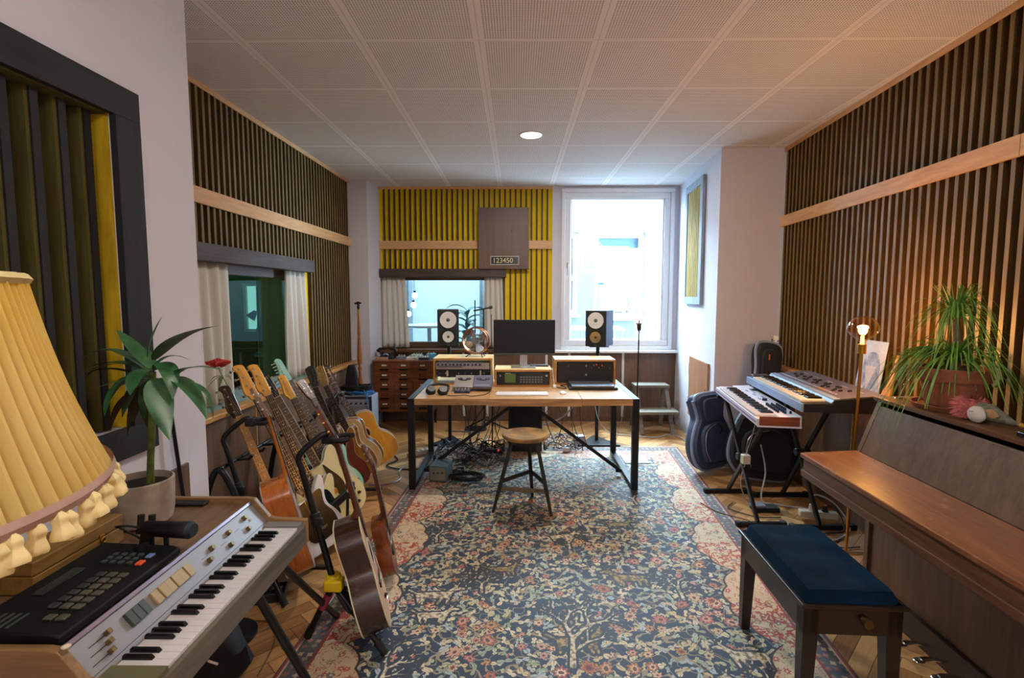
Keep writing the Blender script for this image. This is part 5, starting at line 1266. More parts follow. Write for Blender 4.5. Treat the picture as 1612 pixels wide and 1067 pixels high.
def pbox(nm, lb, cat, c, d, rz, m, bev=.004): g = G(); g.cb((c[0], c[1], c[2]), d, rz); return tag(g.out(nm, m, bev=bev), lb, cat)
t = thing('subwoofer_box', 'small grey green box with a pale face under the left end of the desk', 'equipment box', (-.64, 4.27, .012), R(-8))
g = G(); g.cb((-.635, 4.22, .078), (.15, .20, .13), R(-8)); g.out('case', mat('grey green box', '4e6268', .5), t, bev=.006)
g = G(); g.cb((-.648, 4.118, .078), (.13, .004, .11), R(-8)); g.out('face', mat('pale box face', '7a7668', .6), t, bev=.002)
for k in range(3): g = G(); g.cyl((-.68+.035*k, 4.121, .09), (-.68+.035*k, 4.108, .092), .008, n=10); g.out('knob', BLK, t)
loops((-.42, 4.20), .13, .085, 5, .018, .03, .008, BLKR, 'round coil of thick black cable on the rug under the desk')
pbox('power_adapter', 'small beige cube shaped adapter on the rug under the desk', 'adapter', (-.43, 4.62, .045), (.085, .07, .07), .1, mat('beige adapter', 'a89a80', .6))
pbox('power_adapter', 'white power adapter lying on the rug edge right of the stool', 'adapter', (.515, 5.0, .035), (.06, .12, .04), -.5, WHITE)
pbox('power_adapter', 'grey box adapter standing on the parquet behind the desk, right of the black tower', 'adapter', (.66, 5.25, .05), (.11, .08, .09), .3, mat('pale grey adapter', 'a9a9b4', .6))
t = thing('power_strip', 'white power strip on the parquet beside the left desk leg', 'power strip', (-.85, 4.95, 0), R(35))
g = G(); g.cb((-.93, 4.88, .026), (.30, .055, .042), R(48)); g.out('body', mat('off white strip', 'b8b4ac', .5), t, bev=.006)
for k in range(5):
    v = Vector((math.cos(R(48)), math.sin(R(48)), 0))*(-.11+.055*k); g = G(); g.cyl(Vector((-.93, 4.88, .047))+v, Vector((-.93, 4.88, .0485))+v, .019, n=14); g.out('socket', mat('dark socket', '57544e', .6), t)
pbox('power_strip', 'black power strip with a red light among the cables under the desk', 'power strip', (-.30, 4.86, .04), (.34, .055, .04), .12, BLK)
g = G(); g.ball((-.17, 4.85, .055), .013, n=10); tag(g.out('switch_light', mat('red switch light', 'e04030', .4, emit=1.0)), 'small glowing red switch on the cable heap under the desk', 'switch')
random.seed(11)
def cable(P, r, m, label, name='cable'):
    g = G(); g.tube(spline([tuple(p) for p in P], 7, False), r, 6); return tag(g.out(name, m), label, 'cable')
CAB = [BLKR, mat('dark blue cable', '1c2638', .5), mat('grey cable', '6a6d76', .6), mat('pale cable', 'a8a6a8', .6)]
def heap(x0, x1, y0, y1, n, zz, label):
    g = G()
    for k in range(n):
        x, y = random.uniform(x0, x1), random.uniform(y0, y1); a = random.random()*6.3; P = []
        for q in range(9):
            P.append((x, y, .018+random.random()*zz)); a += random.uniform(-1.2, 1.2)
            x = min(x1, max(x0, x+.07*math.cos(a))); y = min(y1, max(y0, y+.07*math.sin(a)))
        g.m(random.choice([0, 0, 1, 1, 2, 3])).tube(spline(P, 5, False), random.choice([.003, .004, .005]), 5)
    return tag(g.out('cable_tangle', CAB), label, 'cables', kind='stuff')
heap(-.75, -.12, 4.55, 5.05, 60, .10, 'dense tangle of black and blue cables on the floor under the left half of the desk')
heap(-.70, -.45, 4.33, 4.62, 22, .03, 'flatter tangle of pale and dark cables on the rug behind the grey green box')
heap(.28, .66, 4.98, 5.35, 22, .08, 'loose tangle of cables on the floor right of the black tower')
for k, (x, y) in enumerate(((-.45, 5.35), (-.35, 5.15), (-.28, 5.3), (-.22, 5.05), (-.15, 5.2), (-.52, 5.2), (.36, 5.1), (.44, 5.2), (.52, 5.05), (.58, 5.25), (.62, 5.1), (-.60, 5.1), (-.31, 4.97), (-.40, 5.45), (.30, 5.3))):
    x2, y2 = x+random.uniform(-.12, .12), y+random.uniform(-.15, .1)
    cable([(x, 4.93, .70), (x+random.uniform(-.03, .03), (4.93+y)/2, .5), ((x+x2)/2+random.uniform(-.1, .1), y2, .25), (x2, y2-.05, .012), (x2+random.uniform(-.15, .15), y2-.1, .012)], random.choice([.003, .004]), CAB[k % 2],
          'thin dark cable hanging down behind the desk, %s' % ['far left', 'left of the fan', 'beneath the fan', 'beneath the monitor edge', 'left of the tower', 'by the left stand', 'just right of the tower', 'second right of the tower', 'third right of the tower', 'before the right stand', 'beside the right stand', 'by the left speaker pole', 'straight down by the tower', 'at the wall by the fan', 'behind the tower'][k])
PALE = CAB[3]
cable([(.60, 4.95, .70), (.56, 5.0, .45), (.36, 5.2, .24), (.1, 5.55, .12), (-.1, 5.8, .02)], .008, PALE, 'thick pale cable sagging behind the desk right of the tower')
cable([(.78, 4.95, .70), (.80, 5.1, .45), (.90, 5.4, .20), (1.05, 5.6, .03), (1.3, 5.55, .008), (1.55, 5.5, .008), (1.70, 5.62, .008), (1.80, 5.45, .008), (1.79, 5.0, .008), (1.74, 4.55, .008), (1.62, 4.50, .008)], .006, PALE, 'pale cable running over the parquet below the window to the right pier')
cable([(1.05, 4.9, .70), (1.06, 5.0, .4), (1.02, 5.1, .1), (.98, 5.2, .01), (1.2, 5.1, .008)], .0025, PALE, 'very thin pale wire hanging at the right end of the desk')
cable([(-.86, 4.45, .008), (-1.05, 4.45, .008), (-1.18, 4.55, .008), (-1.12, 4.72, .008), (-1.3, 5.0, .008), (-1.45, 5.2, .008)], .006, BLKR, 'black cable looping over the parquet left of the desk')
cable([(-1.20, 4.05, .01), (-1.05, 4.08, .01), (-.98, 4.2, .01), (-1.02, 4.32, .03), (-.98, 4.42, .05)], .006, mat('grey metal rod', '8a8a90', .4, .6), 'bent grey rod on the parquet beside the yellow guitar')
for a, b, lb in (((-.78, 5.55, .06), (-.40, 5.20, .14), 'long'), ((-.36, 5.12, .03), (-.30, 5.22, .09), 'short')):
    g = G(); g.cyl(a, b, .009, n=10); tag(g.out('stand_tube', STEEL), lb+' silver stand tube lying in the cables behind the desk', 'tube')

# dark hatch panel with a number display on the slatted back wall
t = thing('wall_cabinet_panel', 'square dark wooden panel with a small number display, high on the yellow slatted wall', 'wall panel', (-.145, 6.26, 1.877))
PB = wood('dark brown panel', '523c32', '6a5044', .45, 2, .7)
g = G(); g.box((-.455, 6.19, 1.872), (.153, 6.262, 2.596)); g.out('panel', PB, t, bev=.002, smooth=False)
g = G(); g.cyl((-.055, 6.19, 2.32), (-.055, 6.184, 2.32), .010, n=12); g.out('keyhole', BLK, t)
pA, pB2 = at(772, 403, 6.19), at(817, 417, 6.19)
g = G(); rectframe(g, pA.x, pB2.x, pB2.z, pA.z, .008, 6.178, 6.19); g.out('display_frame', mat('pale display frame', 'b8b0a0', .4), t, smooth=False)
g = G(); g.box((pA.x+.008, 6.183, pB2.z+.008), (pB2.x-.008, 6.19, pA.z-.008)); g.out('display_window', mat('black display', '0c1010', .2), t, smooth=False)
text_part('123450', .082, axes((pA.x+.026, 6.1825, pB2.z+.026), (1, 0, 0), (0, 0, 1), (0, -1, 0)), mat('dim yellow digits', 'b8a878', .5, emit=.15), 'digits', t)
# ------------------------------------------------------------------ right side
# framed absorber on the window side wall
t = thing('acoustic_absorber', 'tall grey framed absorber with yellow ribs on the white wall beside the window', 'acoustic panel', (1.87, 5.45, 1.46))
PA, PB_ = Vector((1.915, 5.80, 0)), Vector((1.861, 5.13, 0)); uu = (PB_-PA).normalized(); nn = Vector((-uu.y, uu.x, 0)); nn = nn if nn.x < 0 else -nn
PA = PA+nn*.002; LL = (PB_-PA).length
MF = axes(PA, uu, -nn, (0, 0, 1))
GRF = wood('grey stained frame', '6c7484', '9aa2b0', .5, 2, 1)
z0f, z1f = 1.462, 2.735
for a, b in (((0, -.03, z0f), (LL, 0, z0f+.075)), ((0, -.03, z1f-.075), (LL, 0, z1f))): g = G(); g.box(a, b, MF); g.out('frame_rail', GRF, t, bev=.002, smooth=False)
for a, b in (((0, -.03, z0f+.075), (.075, 0, z1f-.075)), ((LL-.075, -.03, z0f+.075), (LL, 0, z1f-.075))): g = G(); g.box(a, b, MF); g.out('frame_stile', GRF, t, bev=.002, smooth=False)
g = G(); g.box((.075, -.003, z0f+.075), (LL-.075, -.001, z1f-.075), MF); g.out('backing', mat('dull yellow board', 'b09a58', .8), t, smooth=False)
for k in range(8):
    s = .105+.062*k; g = G(); g.box((s, -.022, z0f+.076), (s+.022, -.0035, z1f-.076), MF); g.out('rib', wood('dull yellow rib', 'a08a4c', 'c4ae70', .6, 2), t, smooth=False)
# wooden hatch
t = thing('wall_hatch', 'plain brown wooden hatch door low on the white wall right of the window', 'hatch', (1.85, 5.1, .3))
HA, HB = Vector((1.888, 5.50, 0)), Vector((1.837, 4.83, 0)); uh = (HB-HA).normalized(); nh = Vector((-uh.y, uh.x, 0)); nh = nh if nh.x < 0 else -nh
MH = axes(HA+nh*.001, uh, -nh, (0, 0, 1)); LH = (HB-HA).length
g = G(); g.box((0, -.018, .27), (LH, 0, .905), MH); g.out('door', wood('hatch plywood', '8a5a3c', 'ac7a58', .45, 2, .7), t, bev=.002, smooth=False)
for z in (.40, .76): g = G(); g.box((-.028, -.014, z-.06), (-.001, 0, z+.06), MH); g.out('hinge', mat('dark hinge', '2c2830', .4, .6), t, bev=.002, smooth=False)
g = G(); g.cyl(MH @ Vector((LH-.05, -.018, .64)), MH @ Vector((LH-.05, -.022, .64)), .007, n=10); g.out('keyhole', BLK, t)

# gig bags leaning on the pier
def gigbag(label, base, rz, tilt, m, m2, w=.5, L=1.12, body=.5, neck=.11, th=.13, roll=0):
    t = thing('gig_bag', label, 'instrument bag', M=Matrix.Translation(base) @ Matrix.Rotation(rz, 4, 'Z') @ Matrix.Rotation(tilt, 4, 'X') @ Matrix.Rotation(roll, 4, 'Y'))
    hw = w/2
    P = spline([(0, 0), (hw*.6, .012), (hw*.95, .11), (hw, .24), (hw*.82, body*.72), (hw*.62, body*.92), (neck*1.15, body*1.22), (neck*.95, L*.8), (neck*1.02, L*.95), (neck*.6, L), (-neck*.6, L), (-neck*1.02, L*.95), (-neck*.95, L*.8), (-neck*1.15, body*1.22), (-hw*.62, body*.92), (-hw*.82, body*.72), (-hw, .24), (-hw*.95, .11), (-hw*.6, .012)], 5)
    g = G(); rings = []
    for y, s in ((0, .90), (-.018, .965), (-.035, 1), (-th+.035, 1), (-th+.018, .965), (-th, .90)):
        rings.append([g.bm.verts.new((x*s, y, .35+(z-.35)*(1-(1-s)*.5))) for x, z in P])
    g.skin(rings); g.out('bag_body', m, t, local=True)
    g = G(); g.tube([(x*1.0, -th*.72, z) for x, z in P], .014, 6, True); g.out('piping', m2, t, local=True)
    g = G(); Q = spline([(0, .06), (hw*.55, .075), (hw*.72, .2), (hw*.6, .36), (0, .42), (-hw*.6, .36), (-hw*.72, .2), (-hw*.55, .075)], 5)
    g.skin([[g.bm.verts.new((x, -th, z)) for x, z in Q], [g.bm.verts.new((x*.93, -th-.03, .24+(z-.24)*.94)) for x, z in Q]]); g.out('pocket', m, t, local=True, bev=.006)
    g = G(); Q = spline([(neck*.6, L*.66), (neck*.7, L*.9), (0, L*.95), (-neck*.7, L*.9), (-neck*.6, L*.66), (0, L*.63)], 5)
    g.skin([[g.bm.verts.new((x, -th, z)) for x, z in Q], [g.bm.verts.new((x*.9, -th-.02, L*.8+(z-L*.8)*.93)) for x, z in Q]]); g.out('pocket', m, t, local=True, bev=.005)
    g = G(); g.tube(spline([(.02, -th-.01, L*.45), (.05, -th-.04, L*.49), (.05, -th-.04, L*.55), (.02, -th-.01, L*.59)], 5, False), .009, 6); g.out('handle', BLKR, t, local=True)
    g = G(); g.tube(spline([(-hw*.45, -th-.032, .09), (-hw*.62, -th-.033, .2), (-hw*.5, -th-.033, .34), (0, -th-.032, .40)], 6, False), .0035, 5); g.out('zip', STEEL, t, local=True)
    return t
BAGM = mat('dark navy nylon', '161c26', .75, bump=.3); BAGB = mat('blue grey nylon', '3a4866', .7, bump=.3)
b1 = gigbag('big black padded gig bag with an orange tag, leaning on the pier behind the keyboards', (2.02, 4.20, .02), R(4), R(-15), BAGM, mat('grey piping', '7d88a0', .6), w=.60, L=1.15, body=.60, roll=R(9))
g = G(); g.box((-.028, -.153, .99), (-.018, -.150, 1.04), Matrix.Rotation(.0, 4, 'Y')); g.out('orange_tag', mat('orange tag', 'd0522c', .6), b1, local=True)
b2 = gigbag('blue grey gig bag with curved handle, on its edge left of the big black one', (1.70, 4.50, .02), R(30), R(-8), BAGB, mat('pale blue piping', '8fa0c0', .6), w=.50, L=.66, body=.50, neck=.17)
# poster on the pier's corner
t = thing('drawing', 'curling white sheet with a blue figure drawing pinned behind the gig bag', 'drawing', (2.30, 4.60, .93))
g = G(); K = 8
pw0, pw1 = at(1219, 528, 4.64), at(1254, 532, 4.64)
rows = []
for k in range(K+1):
    s = k/K; x = pw0.x+(pw1.x-pw0.x)*s; rows.append([g.bm.verts.new((min(x, 2.37), 4.655-.02*math.sin(PI*s)-.03*s, z)) for z in (.935, pw0.z-.02*s)])
for a, b in zip(rows, rows[1:]): g.bm.faces.new((a[0], b[0], b[1], a[1]))
o = g.out('sheet', mat('cream paper', 'cfc6b4', .8, vary=.04), t); o.modifiers.new('s', 'SOLIDIFY').thickness = .0012
BLU = mat('blue ink', '2c4ab0', .7)
px0 = (pw0.x+min(pw1.x, 2.37))/2+.01; pz = pw0.z
for P in ([(0, -.04), (.02, -.03), (.015, -.055), (-.01, -.06)], [(.0, -.07), (.03, -.08), (.045, -.14), (.02, -.17), (.035, -.23), (.01, -.24), (-.005, -.16), (-.01, -.10)], [(-.06, -.03), (-.045, -.03), (-.05, -.06)], [(-.04, -.045), (-.03, -.04), (-.035, -.055)]):
    g = G(); g.skin([[g.bm.verts.new((px0+a, y, pz+b)) for a, b in P] for y in (4.620, 4.6215)]); g.out('ink_figure', BLU, t, smooth=False)

# piano
PW = wood('brown piano veneer', '4a3220', '70503a', .35, 1, .8, coat=.15); PWV = wood('brown piano panel', '4c3a2c', '6f5845', .4, 2, .6, coat=.1); PWD = wood('dark piano plinth', '2c211a', '45362a', .45, 1, .8)
PWL = NT('scuffed piano lid'); v_ = PWL.coord('Object', (9, 1, 9)); n_a = PWL.noise(v_, 3, 6, .6, .8); n_b = PWL.noise(PWL.coord('Object', (6, 3, 6)), 2.2, 6, .7)
PWL.link(PWL.mix(PWL.ramp(n_b, [(.58, (0, 0, 0, 1)), (.75, (.55, .55, .55, 1))]), PWL.ramp(n_a, [(.3, hx('5f3a22')), (.7, hx('86583a'))]), hx('c49a78')), PWL.b.inputs['Base Color']); PWL.b.inputs['Roughness'].default_value = .32
t = thing('upright_piano', 'brown upright piano with closed scuffed lid along the right wall', 'piano', (1.8, 1.85, 0))
ya, yb = 1.08, 2.575     # near and far end
def xs(y): return -.04*(yb-y)   # the piano stands slightly turned, following the wall
Mpi = axes((0, 0, 0), (1, 0, 0), (0, 1, 0), (0, 0, 1)) 
SH = Matrix(((1, .035, 0, -.035*yb), (0, 1, 0, 0), (0, 0, 1, 0), (0, 0, 0, 1)))
def SHR():  # rotation about the far end matching the wall direction
    return Matrix.Translation((1.46, yb, 0)) @ Matrix.Rotation(R(-2.2), 4, 'Z') @ Matrix.Translation((-1.46, -yb, 0))
MPI = SHR()
def pprof(nm, prof, y0, y1, m, bev=.002, par=None):
    g = G(); A = [g.bm.verts.new(MPI @ Vector((x, y0, z))) for x, z in prof]; B = [g.bm.verts.new(MPI @ Vector((x, y1, z))) for x, z in prof]; g.skin([A, B]); return g.out(nm, m, par or t, bev=bev, smooth=False)
def rct(x0, z0, x1, z1): return [(x0, z0), (x1, z0), (x1, z1), (x0, z1)]
xb = 2.02
# end cheeks
for y0, y1 in ((ya, ya+.03), (yb-.03, yb)):
    pprof('end_panel', [(1.80, 0), (xb, 0), (xb, 1.02), (1.825, 1.02), (1.735, .765), (1.735, .62), (1.80, .60)], y0, y1, PWV)
    pprof('key_cheek', [(1.475, .635), (1.735, .62), (1.735, .765), (1.475, .752)], y0, y1, PW)
pprof('back', rct(1.99, .05, xb, 1.02), ya+.03, yb-.03, PWD)
pprof('upper_panel', [(1.738, .765), (1.752, .765), (1.835, 1.0), (1.82, 1.0)], ya+.03, yb-.03, PWV)
pprof('top_lid', [(1.812, 1.022), (xb+.01, 1.022), (xb+.01, 1.045), (1.800, 1.045)], ya-.008, yb+.008, PW, .004)
pprof('keybed', rct(1.485, .615, 1.99, .66), ya+.03, yb-.03, PW)
pprof('fallboard', [(1.455, .728), (1.738, .745), (1.738, .766), (1.455, .750)], ya+.002, yb-.002, PWL.m, .005)
pprof('fall_front', rct(1.468, .662, 1.492, .729), ya+.03, yb-.03, PW)
pprof('key_slip', rct(1.462, .632, 1.484, .664), ya+.0, yb-.0, PW, .003)
pprof('lower_panel', rct(1.815, .12, 1.832, .614), ya+.03, yb-.03, PWV)
pprof('plinth', rct(1.795, .02, 1.832, .12), ya+.03, yb-.03, PWD)
pprof('floor_board', rct(1.80, .0, xb, .02), ya+.03, yb-.03, PWD)
for y in (1.915, 2.01, 2.11):
    g = G(); c = MPI @ Vector((1.795, y, .05)); g.tube([c, c+Vector((-.06, 0, .012)), c+Vector((-.11, 0, .008))], [.006, .009, .013], 8); g.ball(c+Vector((-.115, 0, .006)), .018, (1.3, 1, .35), 12); g.out('pedal', CHROME, t)

# bench
t = thing('piano_bench', 'dark wooden piano bench with a buttoned dark blue velvet seat', 'bench', (1.25, 2.0, 0), R(-3))
BW = wood('dark bench wood', '120c0a', '261a16', .3, 1, 1, coat=.3); VEL = NT('dark blue velvet'); VEL.link(VEL.ramp(VEL.noise(VEL.coord('Object', (1, 1, 1)), 9, 4), [(.3, hx('041322')), (.7, hx('082034'))]), VEL.b.inputs['Base Color']); VEL.b.inputs['Roughness'].default_value = 1; VEL.b.inputs['Specular IOR Level'].default_value = .08; VEL.b.inputs['Sheen Weight'].default_value = .12; VEL.b.inputs['Sheen Tint'].default_value = hx('3c7aa0')
C4 = [atz(1178, 840, .475), atz(1283, 955, .475), atz(1423, 960, .475), atz(1295, 835, .475)]
bA = (C4[0]+C4[3])/2; bB = (C4[1]+C4[2])/2
cc_ = Vector((1.205, 2.01, 0)); ang = math.atan2(bA.x-bB.x, bA.y-bB.y)
MB2 = Matrix.Translation((cc_.x, cc_.y, 0)) @ Matrix.Rotation(-ang*.6, 4, 'Z')
hw, hl, zb_ = .170, .285, .462
g = G(); g.box((-hw-.012, -hl-.012, zb_-.012), (hw+.012, hl+.012, zb_+.004), MB2); g.out('seat_frame', BW, t, bev=.004, smooth=False)
for a, b in (((-hw, -hl, zb_-.11), (-hw+.022, hl, zb_-.012)), ((hw-.022, -hl, zb_-.11), (hw, hl, zb_-.012)), ((-hw+.022, -hl, zb_-.11), (hw-.022, -hl+.022, zb_-.012)), ((-hw+.022, hl-.022, zb_-.11), (hw-.022, hl, zb_-.012))):
    g = G(); g.box(a, b, MB2); g.out('apron', BW, t, bev=.002, smooth=False)
for sx_ in (-1, 1):
    for sy_ in (-1, 1):
        g = G(); x, y = sx_*(hw-.026), sy_*(hl-.026)
        g.skin([[g.bm.verts.new(MB2 @ Vector((x+a*s+sx_*o_, y+b*s+sy_*o_, z))) for a, b in ((-.026, -.026), (.026, -.026), (.026, .026), (-.026, .026))] for s, z, o_ in ((.72, 0, .006), (1, zb_-.14, 0), (1, zb_-.012, 0))]); g.out('leg', BW, t, bev=.002, smooth=False)
g = G(); NX_, NY_ = 14, 24; top = []
for j in range(NY_+1):
    row = []
    for i in range(NX_+1):
        x, y = -hw+2*hw*i/NX_, -hl+2*hl*j/NY_; e = min(1, (hw-abs(x))/.03)*min(1, (hl-abs(y))/.03); e = max(0, e)**.5
        dim = sum(math.exp(-((x-bx)**2+(y-by)**2)/.0016) for bx in (-.055, .055) for by in (-.17, 0, .17))
        row.append(g.bm.verts.new(MB2 @ Vector((x*(.985+.015*e), y*(.99+.01*e), zb_+.004+.044*e-.008*dim))))
    top.append(row)
for j in range(NY_):
    for i in range(NX_): g.bm.faces.new((top[j][i], top[j][i+1], top[j+1][i+1], top[j+1][i]))
bd = [top[0][i] for i in range(NX_+1)]+[top[j][NX_] for j in range(1, NY_+1)]+[top[NY_][i] for i in range(NX_-1, -1, -1)]+[top[j][0] for j in range(NY_-1, 0, -1)]
lo = [g.bm.verts.new((v.co.x, v.co.y, zb_+.0045)) for v in bd]; n_ = len(bd)
for i in range(n_): g.bm.faces.new((bd[i], bd[(i+1) % n_], lo[(i+1) % n_], lo[i]))
g.out('cushion', VEL.m, t)
for dz_ in (.018, -.018):
    g = G(); c = MB2 @ Vector((.035, -hl, zb_-.06+dz_*.5)); 
    if dz_ > 0: g.cyl(c, c+Vector((0, -.012, 0)), .012, .010, 14); g.cyl(c+Vector((.0, -.012, 0)), c+Vector((0, -.03, 0)), .016, .017, 16); g.out('height_knob', mat('dull brass knob', '6e5c38', .35, .8), t)

# brass lamp with a glass globe
lx, ly = at(1345, 700, 2.80).x, 2.80
lx = 1.885; t = thing('brass_floor_lamp', 'slim brass floor lamp with a lit smoky glass globe, left of the palm', 'floor lamp', (lx, ly, 0))
zc = at(1357, 553, ly).z; zt2 = at(1357, 545, ly).z
xt = at(1357, 545, ly).x; xb_ = at(1331, 860, ly).x
g = G(); g.cyl((xb_, ly, .0), (xt, ly, zc), .0085, n=12); g.out('pole', BRASS, t)
g = G(); g.lathe([(.001, 0), (.11, 0), (.11, .010), (.02, .016)], (xb_, ly, 0), 32); g.out('base', BRASS, t)
g = G(); g.cyl((xt, ly, zc-.012), (xt, ly, zc+.040), .021, n=20); g.out('socket', BRASS, t)
gz = zc+.040
g = G(); g.lathe([(.017, 0), (.019, .018), (.024, .024), (.050, .040), (.073, .064), (.079, .086), (.074, .104), (.060, .128), (.040, .145), (.018, .152), (.001, .153)], (xt, ly, gz), 36, caps=False); g.out('glass_globe', glassmat('smoky amber glass', 'fbdcb0', 2.4), t)
g = G(); g.cyl((xt, ly, gz), (xt, ly, gz+.045), .010, .008, 10); g.out('bulb_neck', mat('bulb base', 'ffcf8a', .4, emit=3), t)
g = G(); g.ball((xt, ly, gz+.075), .021, (1, 1, 1.2), 14); g.out('bulb', mat('glowing bulb', 'ffc070', .5, emit=90, vary=0), t)
LAMP = (xt, ly, gz+.075)

# pictures on the right ledge
t = thing('portrait_print', 'blue and white portrait print leaning on the slats behind the brass lamp', 'picture', (2.22, 3.25, .93))
q = [at(1327, 543, 3.25), at(1367, 553, 3.05)]
zt3 = q[0].z
def wallx(y): return RA[0]+(RB[0]-RA[0])*(RA[1]-y)/(RA[1]-RB[1])
pA_, pB_ = (wallx(3.38)-.055, 3.38), (wallx(3.02)-.055, 3.02)
u_ = (Vector((*pB_, 0))-Vector((*pA_, 0))).normalized(); nrm = Vector((-1, .068, 0)).normalized()
MPo = axes((*pA_, .932), u_, Vector((.12, 0, -.0)).normalized() if False else -nrm, (0, 0, 1)) @ Matrix.Rotation(R(-8), 4, 'X')
wP, hP = .245, .335
prt = NT('portrait print'); pc0 = prt.coord('Object', (1, 1, 1)); nz = prt.noise(pc0, 14, 5, .65); prt.link(prt.ramp(nz, [(.3, hx('3c4a6c')), (.55, hx('8d98b4')), (.75, hx('c8cdd8'))]), prt.b.inputs['Base Color']); prt.b.inputs['Roughness'].default_value = .5
g = G(); g.box((0, -.004, 0), (wP, 0, hP), MPo); g.out('board', mat('pale print paper', 'aeb8cc', .5, vary=.15, scale=12), t, smooth=False)
g = G(); g.prism(spline([(.02, .004), (.225, .004), (.215, .12), (.205, .20), (.165, .255), (.115, .262), (.07, .24), (.045, .18), (.03, .10)], 5), .0012, MPo, h0=-.0056); g.out('printed_hair', prt.m, t, smooth=False)
g = G(); g.prism([(.072, .17), (.185, .175), (.115, .01)], .0012, MPo, h0=-.0070); g.out('printed_face', mat('pale printed face', 'b4b2b8', .5, vary=.15, scale=30), t, smooth=False)
t = thing('wooden_board', 'pale orange tapered wooden board leaning behind the brass lamp', 'board', (2.2, 3.0, .93))
g = G(); MW = axes((wallx(3.07)-.075, 3.07, .932), u_, -nrm, (0, 0, 1)) @ Matrix.Rotation(R(-7), 4, 'X'); g.prism(spline([(0, 0), (.07, 0), (.085, .10), (.088, .22), (.085, .27), (.05, .14)], 5), .012, MW, h0=-.014); g.out('board', wood('pale orange board', 'c07a40', 'dca468', .4, 2, 1.4), t, bev=.002)

# ponytail palm in terracotta
TC = mat('weathered terracotta', '8a5236', .85, vary=.25, scale=14, bump=.3)
PZ = 1.0455; pp = (2.0, 2.40)
pp = (1.96, 2.285)
t = thing('potted_palm', 'ponytail palm with long thin arching leaves in a terracotta pot on the piano', 'potted plant', (pp[0], pp[1], PZ+.018))
g = G(); g.lathe([(.001, 0), (.098, 0), (.120, .112), (.132, .113), (.142, .168), (.130, .168), (.124, .140), (.001, .140)], (pp[0], pp[1], PZ+.018), 40); g.out('pot', TC, t)
g = G(); g.lathe([(.126, .0), (.07, .010), (.001, .012)], (pp[0], pp[1], PZ+.160), 24); g.out('soil', mat('dry potting soil', '3a2c20', .95, vary=.4, scale=60, bump=.6), t)
g = G(); g.tube([(pp[0], pp[1], PZ+.15), (pp[0], pp[1], PZ+.20), (pp[0]+.005, pp[1], PZ+.30), (pp[0]+.0, pp[1]+.01, PZ+.40)], [.05, .030, .017, .014], 12); g.out('trunk', mat('grey brown trunk', '6c5a40', .8, vary=.3, scale=30, bump=.5), t)
PLM = NT('palm leaf'); PLM.link(PLM.ramp(PLM.noise(PLM.coord('Object', (1, 1, 1)), 9, 3), [(.3, hx('356a22')), (.6, hx('6a9c38')), (.8, hx('a8bc58'))]), PLM.b.inputs['Base Color']); PLM.b.inputs['Roughness'].default_value = .45
PLM.b.inputs['Transmission Weight'].default_value = 0
random.seed(5)
g = G()
def wisp(b, a, L, up, w=.0042, droop=1.0):
    d = Vector((math.cos(a), math.sin(a), 0)); c = b+d*L*.45+Vector((0, 0, up)); e = b+d*L*.85+Vector((0, 0, up-L*droop))
    ok = (e.x < wallx(e.y)-.06)
    if not ok:
        e.x = min(e.x, wallx(e.y)-.06); c.x = min(c.x, wallx(c.y)-.06)
    if e.x > 1.72 and e.y > .9 and e.y < 2.60 and e.z < PZ+.02: e.z = PZ+.02+random.random()*.03
    strip(g, bez(b, c, e, 9), [w*(1-.75*(k/9)**2) for k in range(10)], fold=.5)
for k in range(75):
    a = random.random()*2*PI; wisp(Vector((pp[0], pp[1]+.01, PZ+.39+random.random()*.04)), a, .10+random.random()*.17, .07+random.random()*.12, .0038, .6+random.random()*.9)
for k in range(120):
    a = random.random()*2*PI; wisp(Vector((pp[0]+.015*math.cos(a), pp[1]+.015*math.sin(a), PZ+.18+random.random()*.08)), a, .10+random.random()*.26, .03+random.random()*.17, .0045, .5+random.random()*1.4)
for k in range(30):
    a = PI*.55+random.random()*1.3; wisp(Vector((pp[0]-.02, pp[1]+.03, PZ+.22)), a, .26+random.random()*.10, .10+random.random()*.06, .0042, 1.2+random.random()*.5)
for k in range(36):
    a = random.random()*2*PI; b = Vector((pp[0], pp[1]+.01, PZ+.41)); d = Vector((math.cos(a)*.04, math.sin(a)*.04, 0)); strip(g, bez(b, b+d+Vector((0, 0, .07)), b+d*2.2+Vector((0, 0, .12+random.random()*.04)), 6), [.004*(1-.7*k_/6) for k_ in range(7)], fold=.5)
g.out('foliage', PLM.m, t)
t = thing('plant_saucer', 'round terracotta saucer under the palm pot', 'saucer', (pp[0], pp[1], PZ)); g = G(); g.lathe([(.001, 0), (.135, 0), (.150, .022), (.144, .023), (.132, .010), (.001, .008)], (pp[0], pp[1], PZ+.0), 40); g.out('dish', TC, t)
t.location.z = PZ
# wine glass
t = thing('wine_glass', 'stemmed drinking glass behind the palm pot', 'glass', (1.90, 2.50, PZ)); g = G(); g.lathe([(.001, 0), (.032, .001), (.03, .004), (.004, .008), (.0035, .07), (.02, .085), (.034, .11), (.036, .15), (.031, .17)], (1.90, 2.50, PZ), 24, caps=False); g.out('bowl', glassmat('clear drinking glass', 'eef2f2', 3), t)

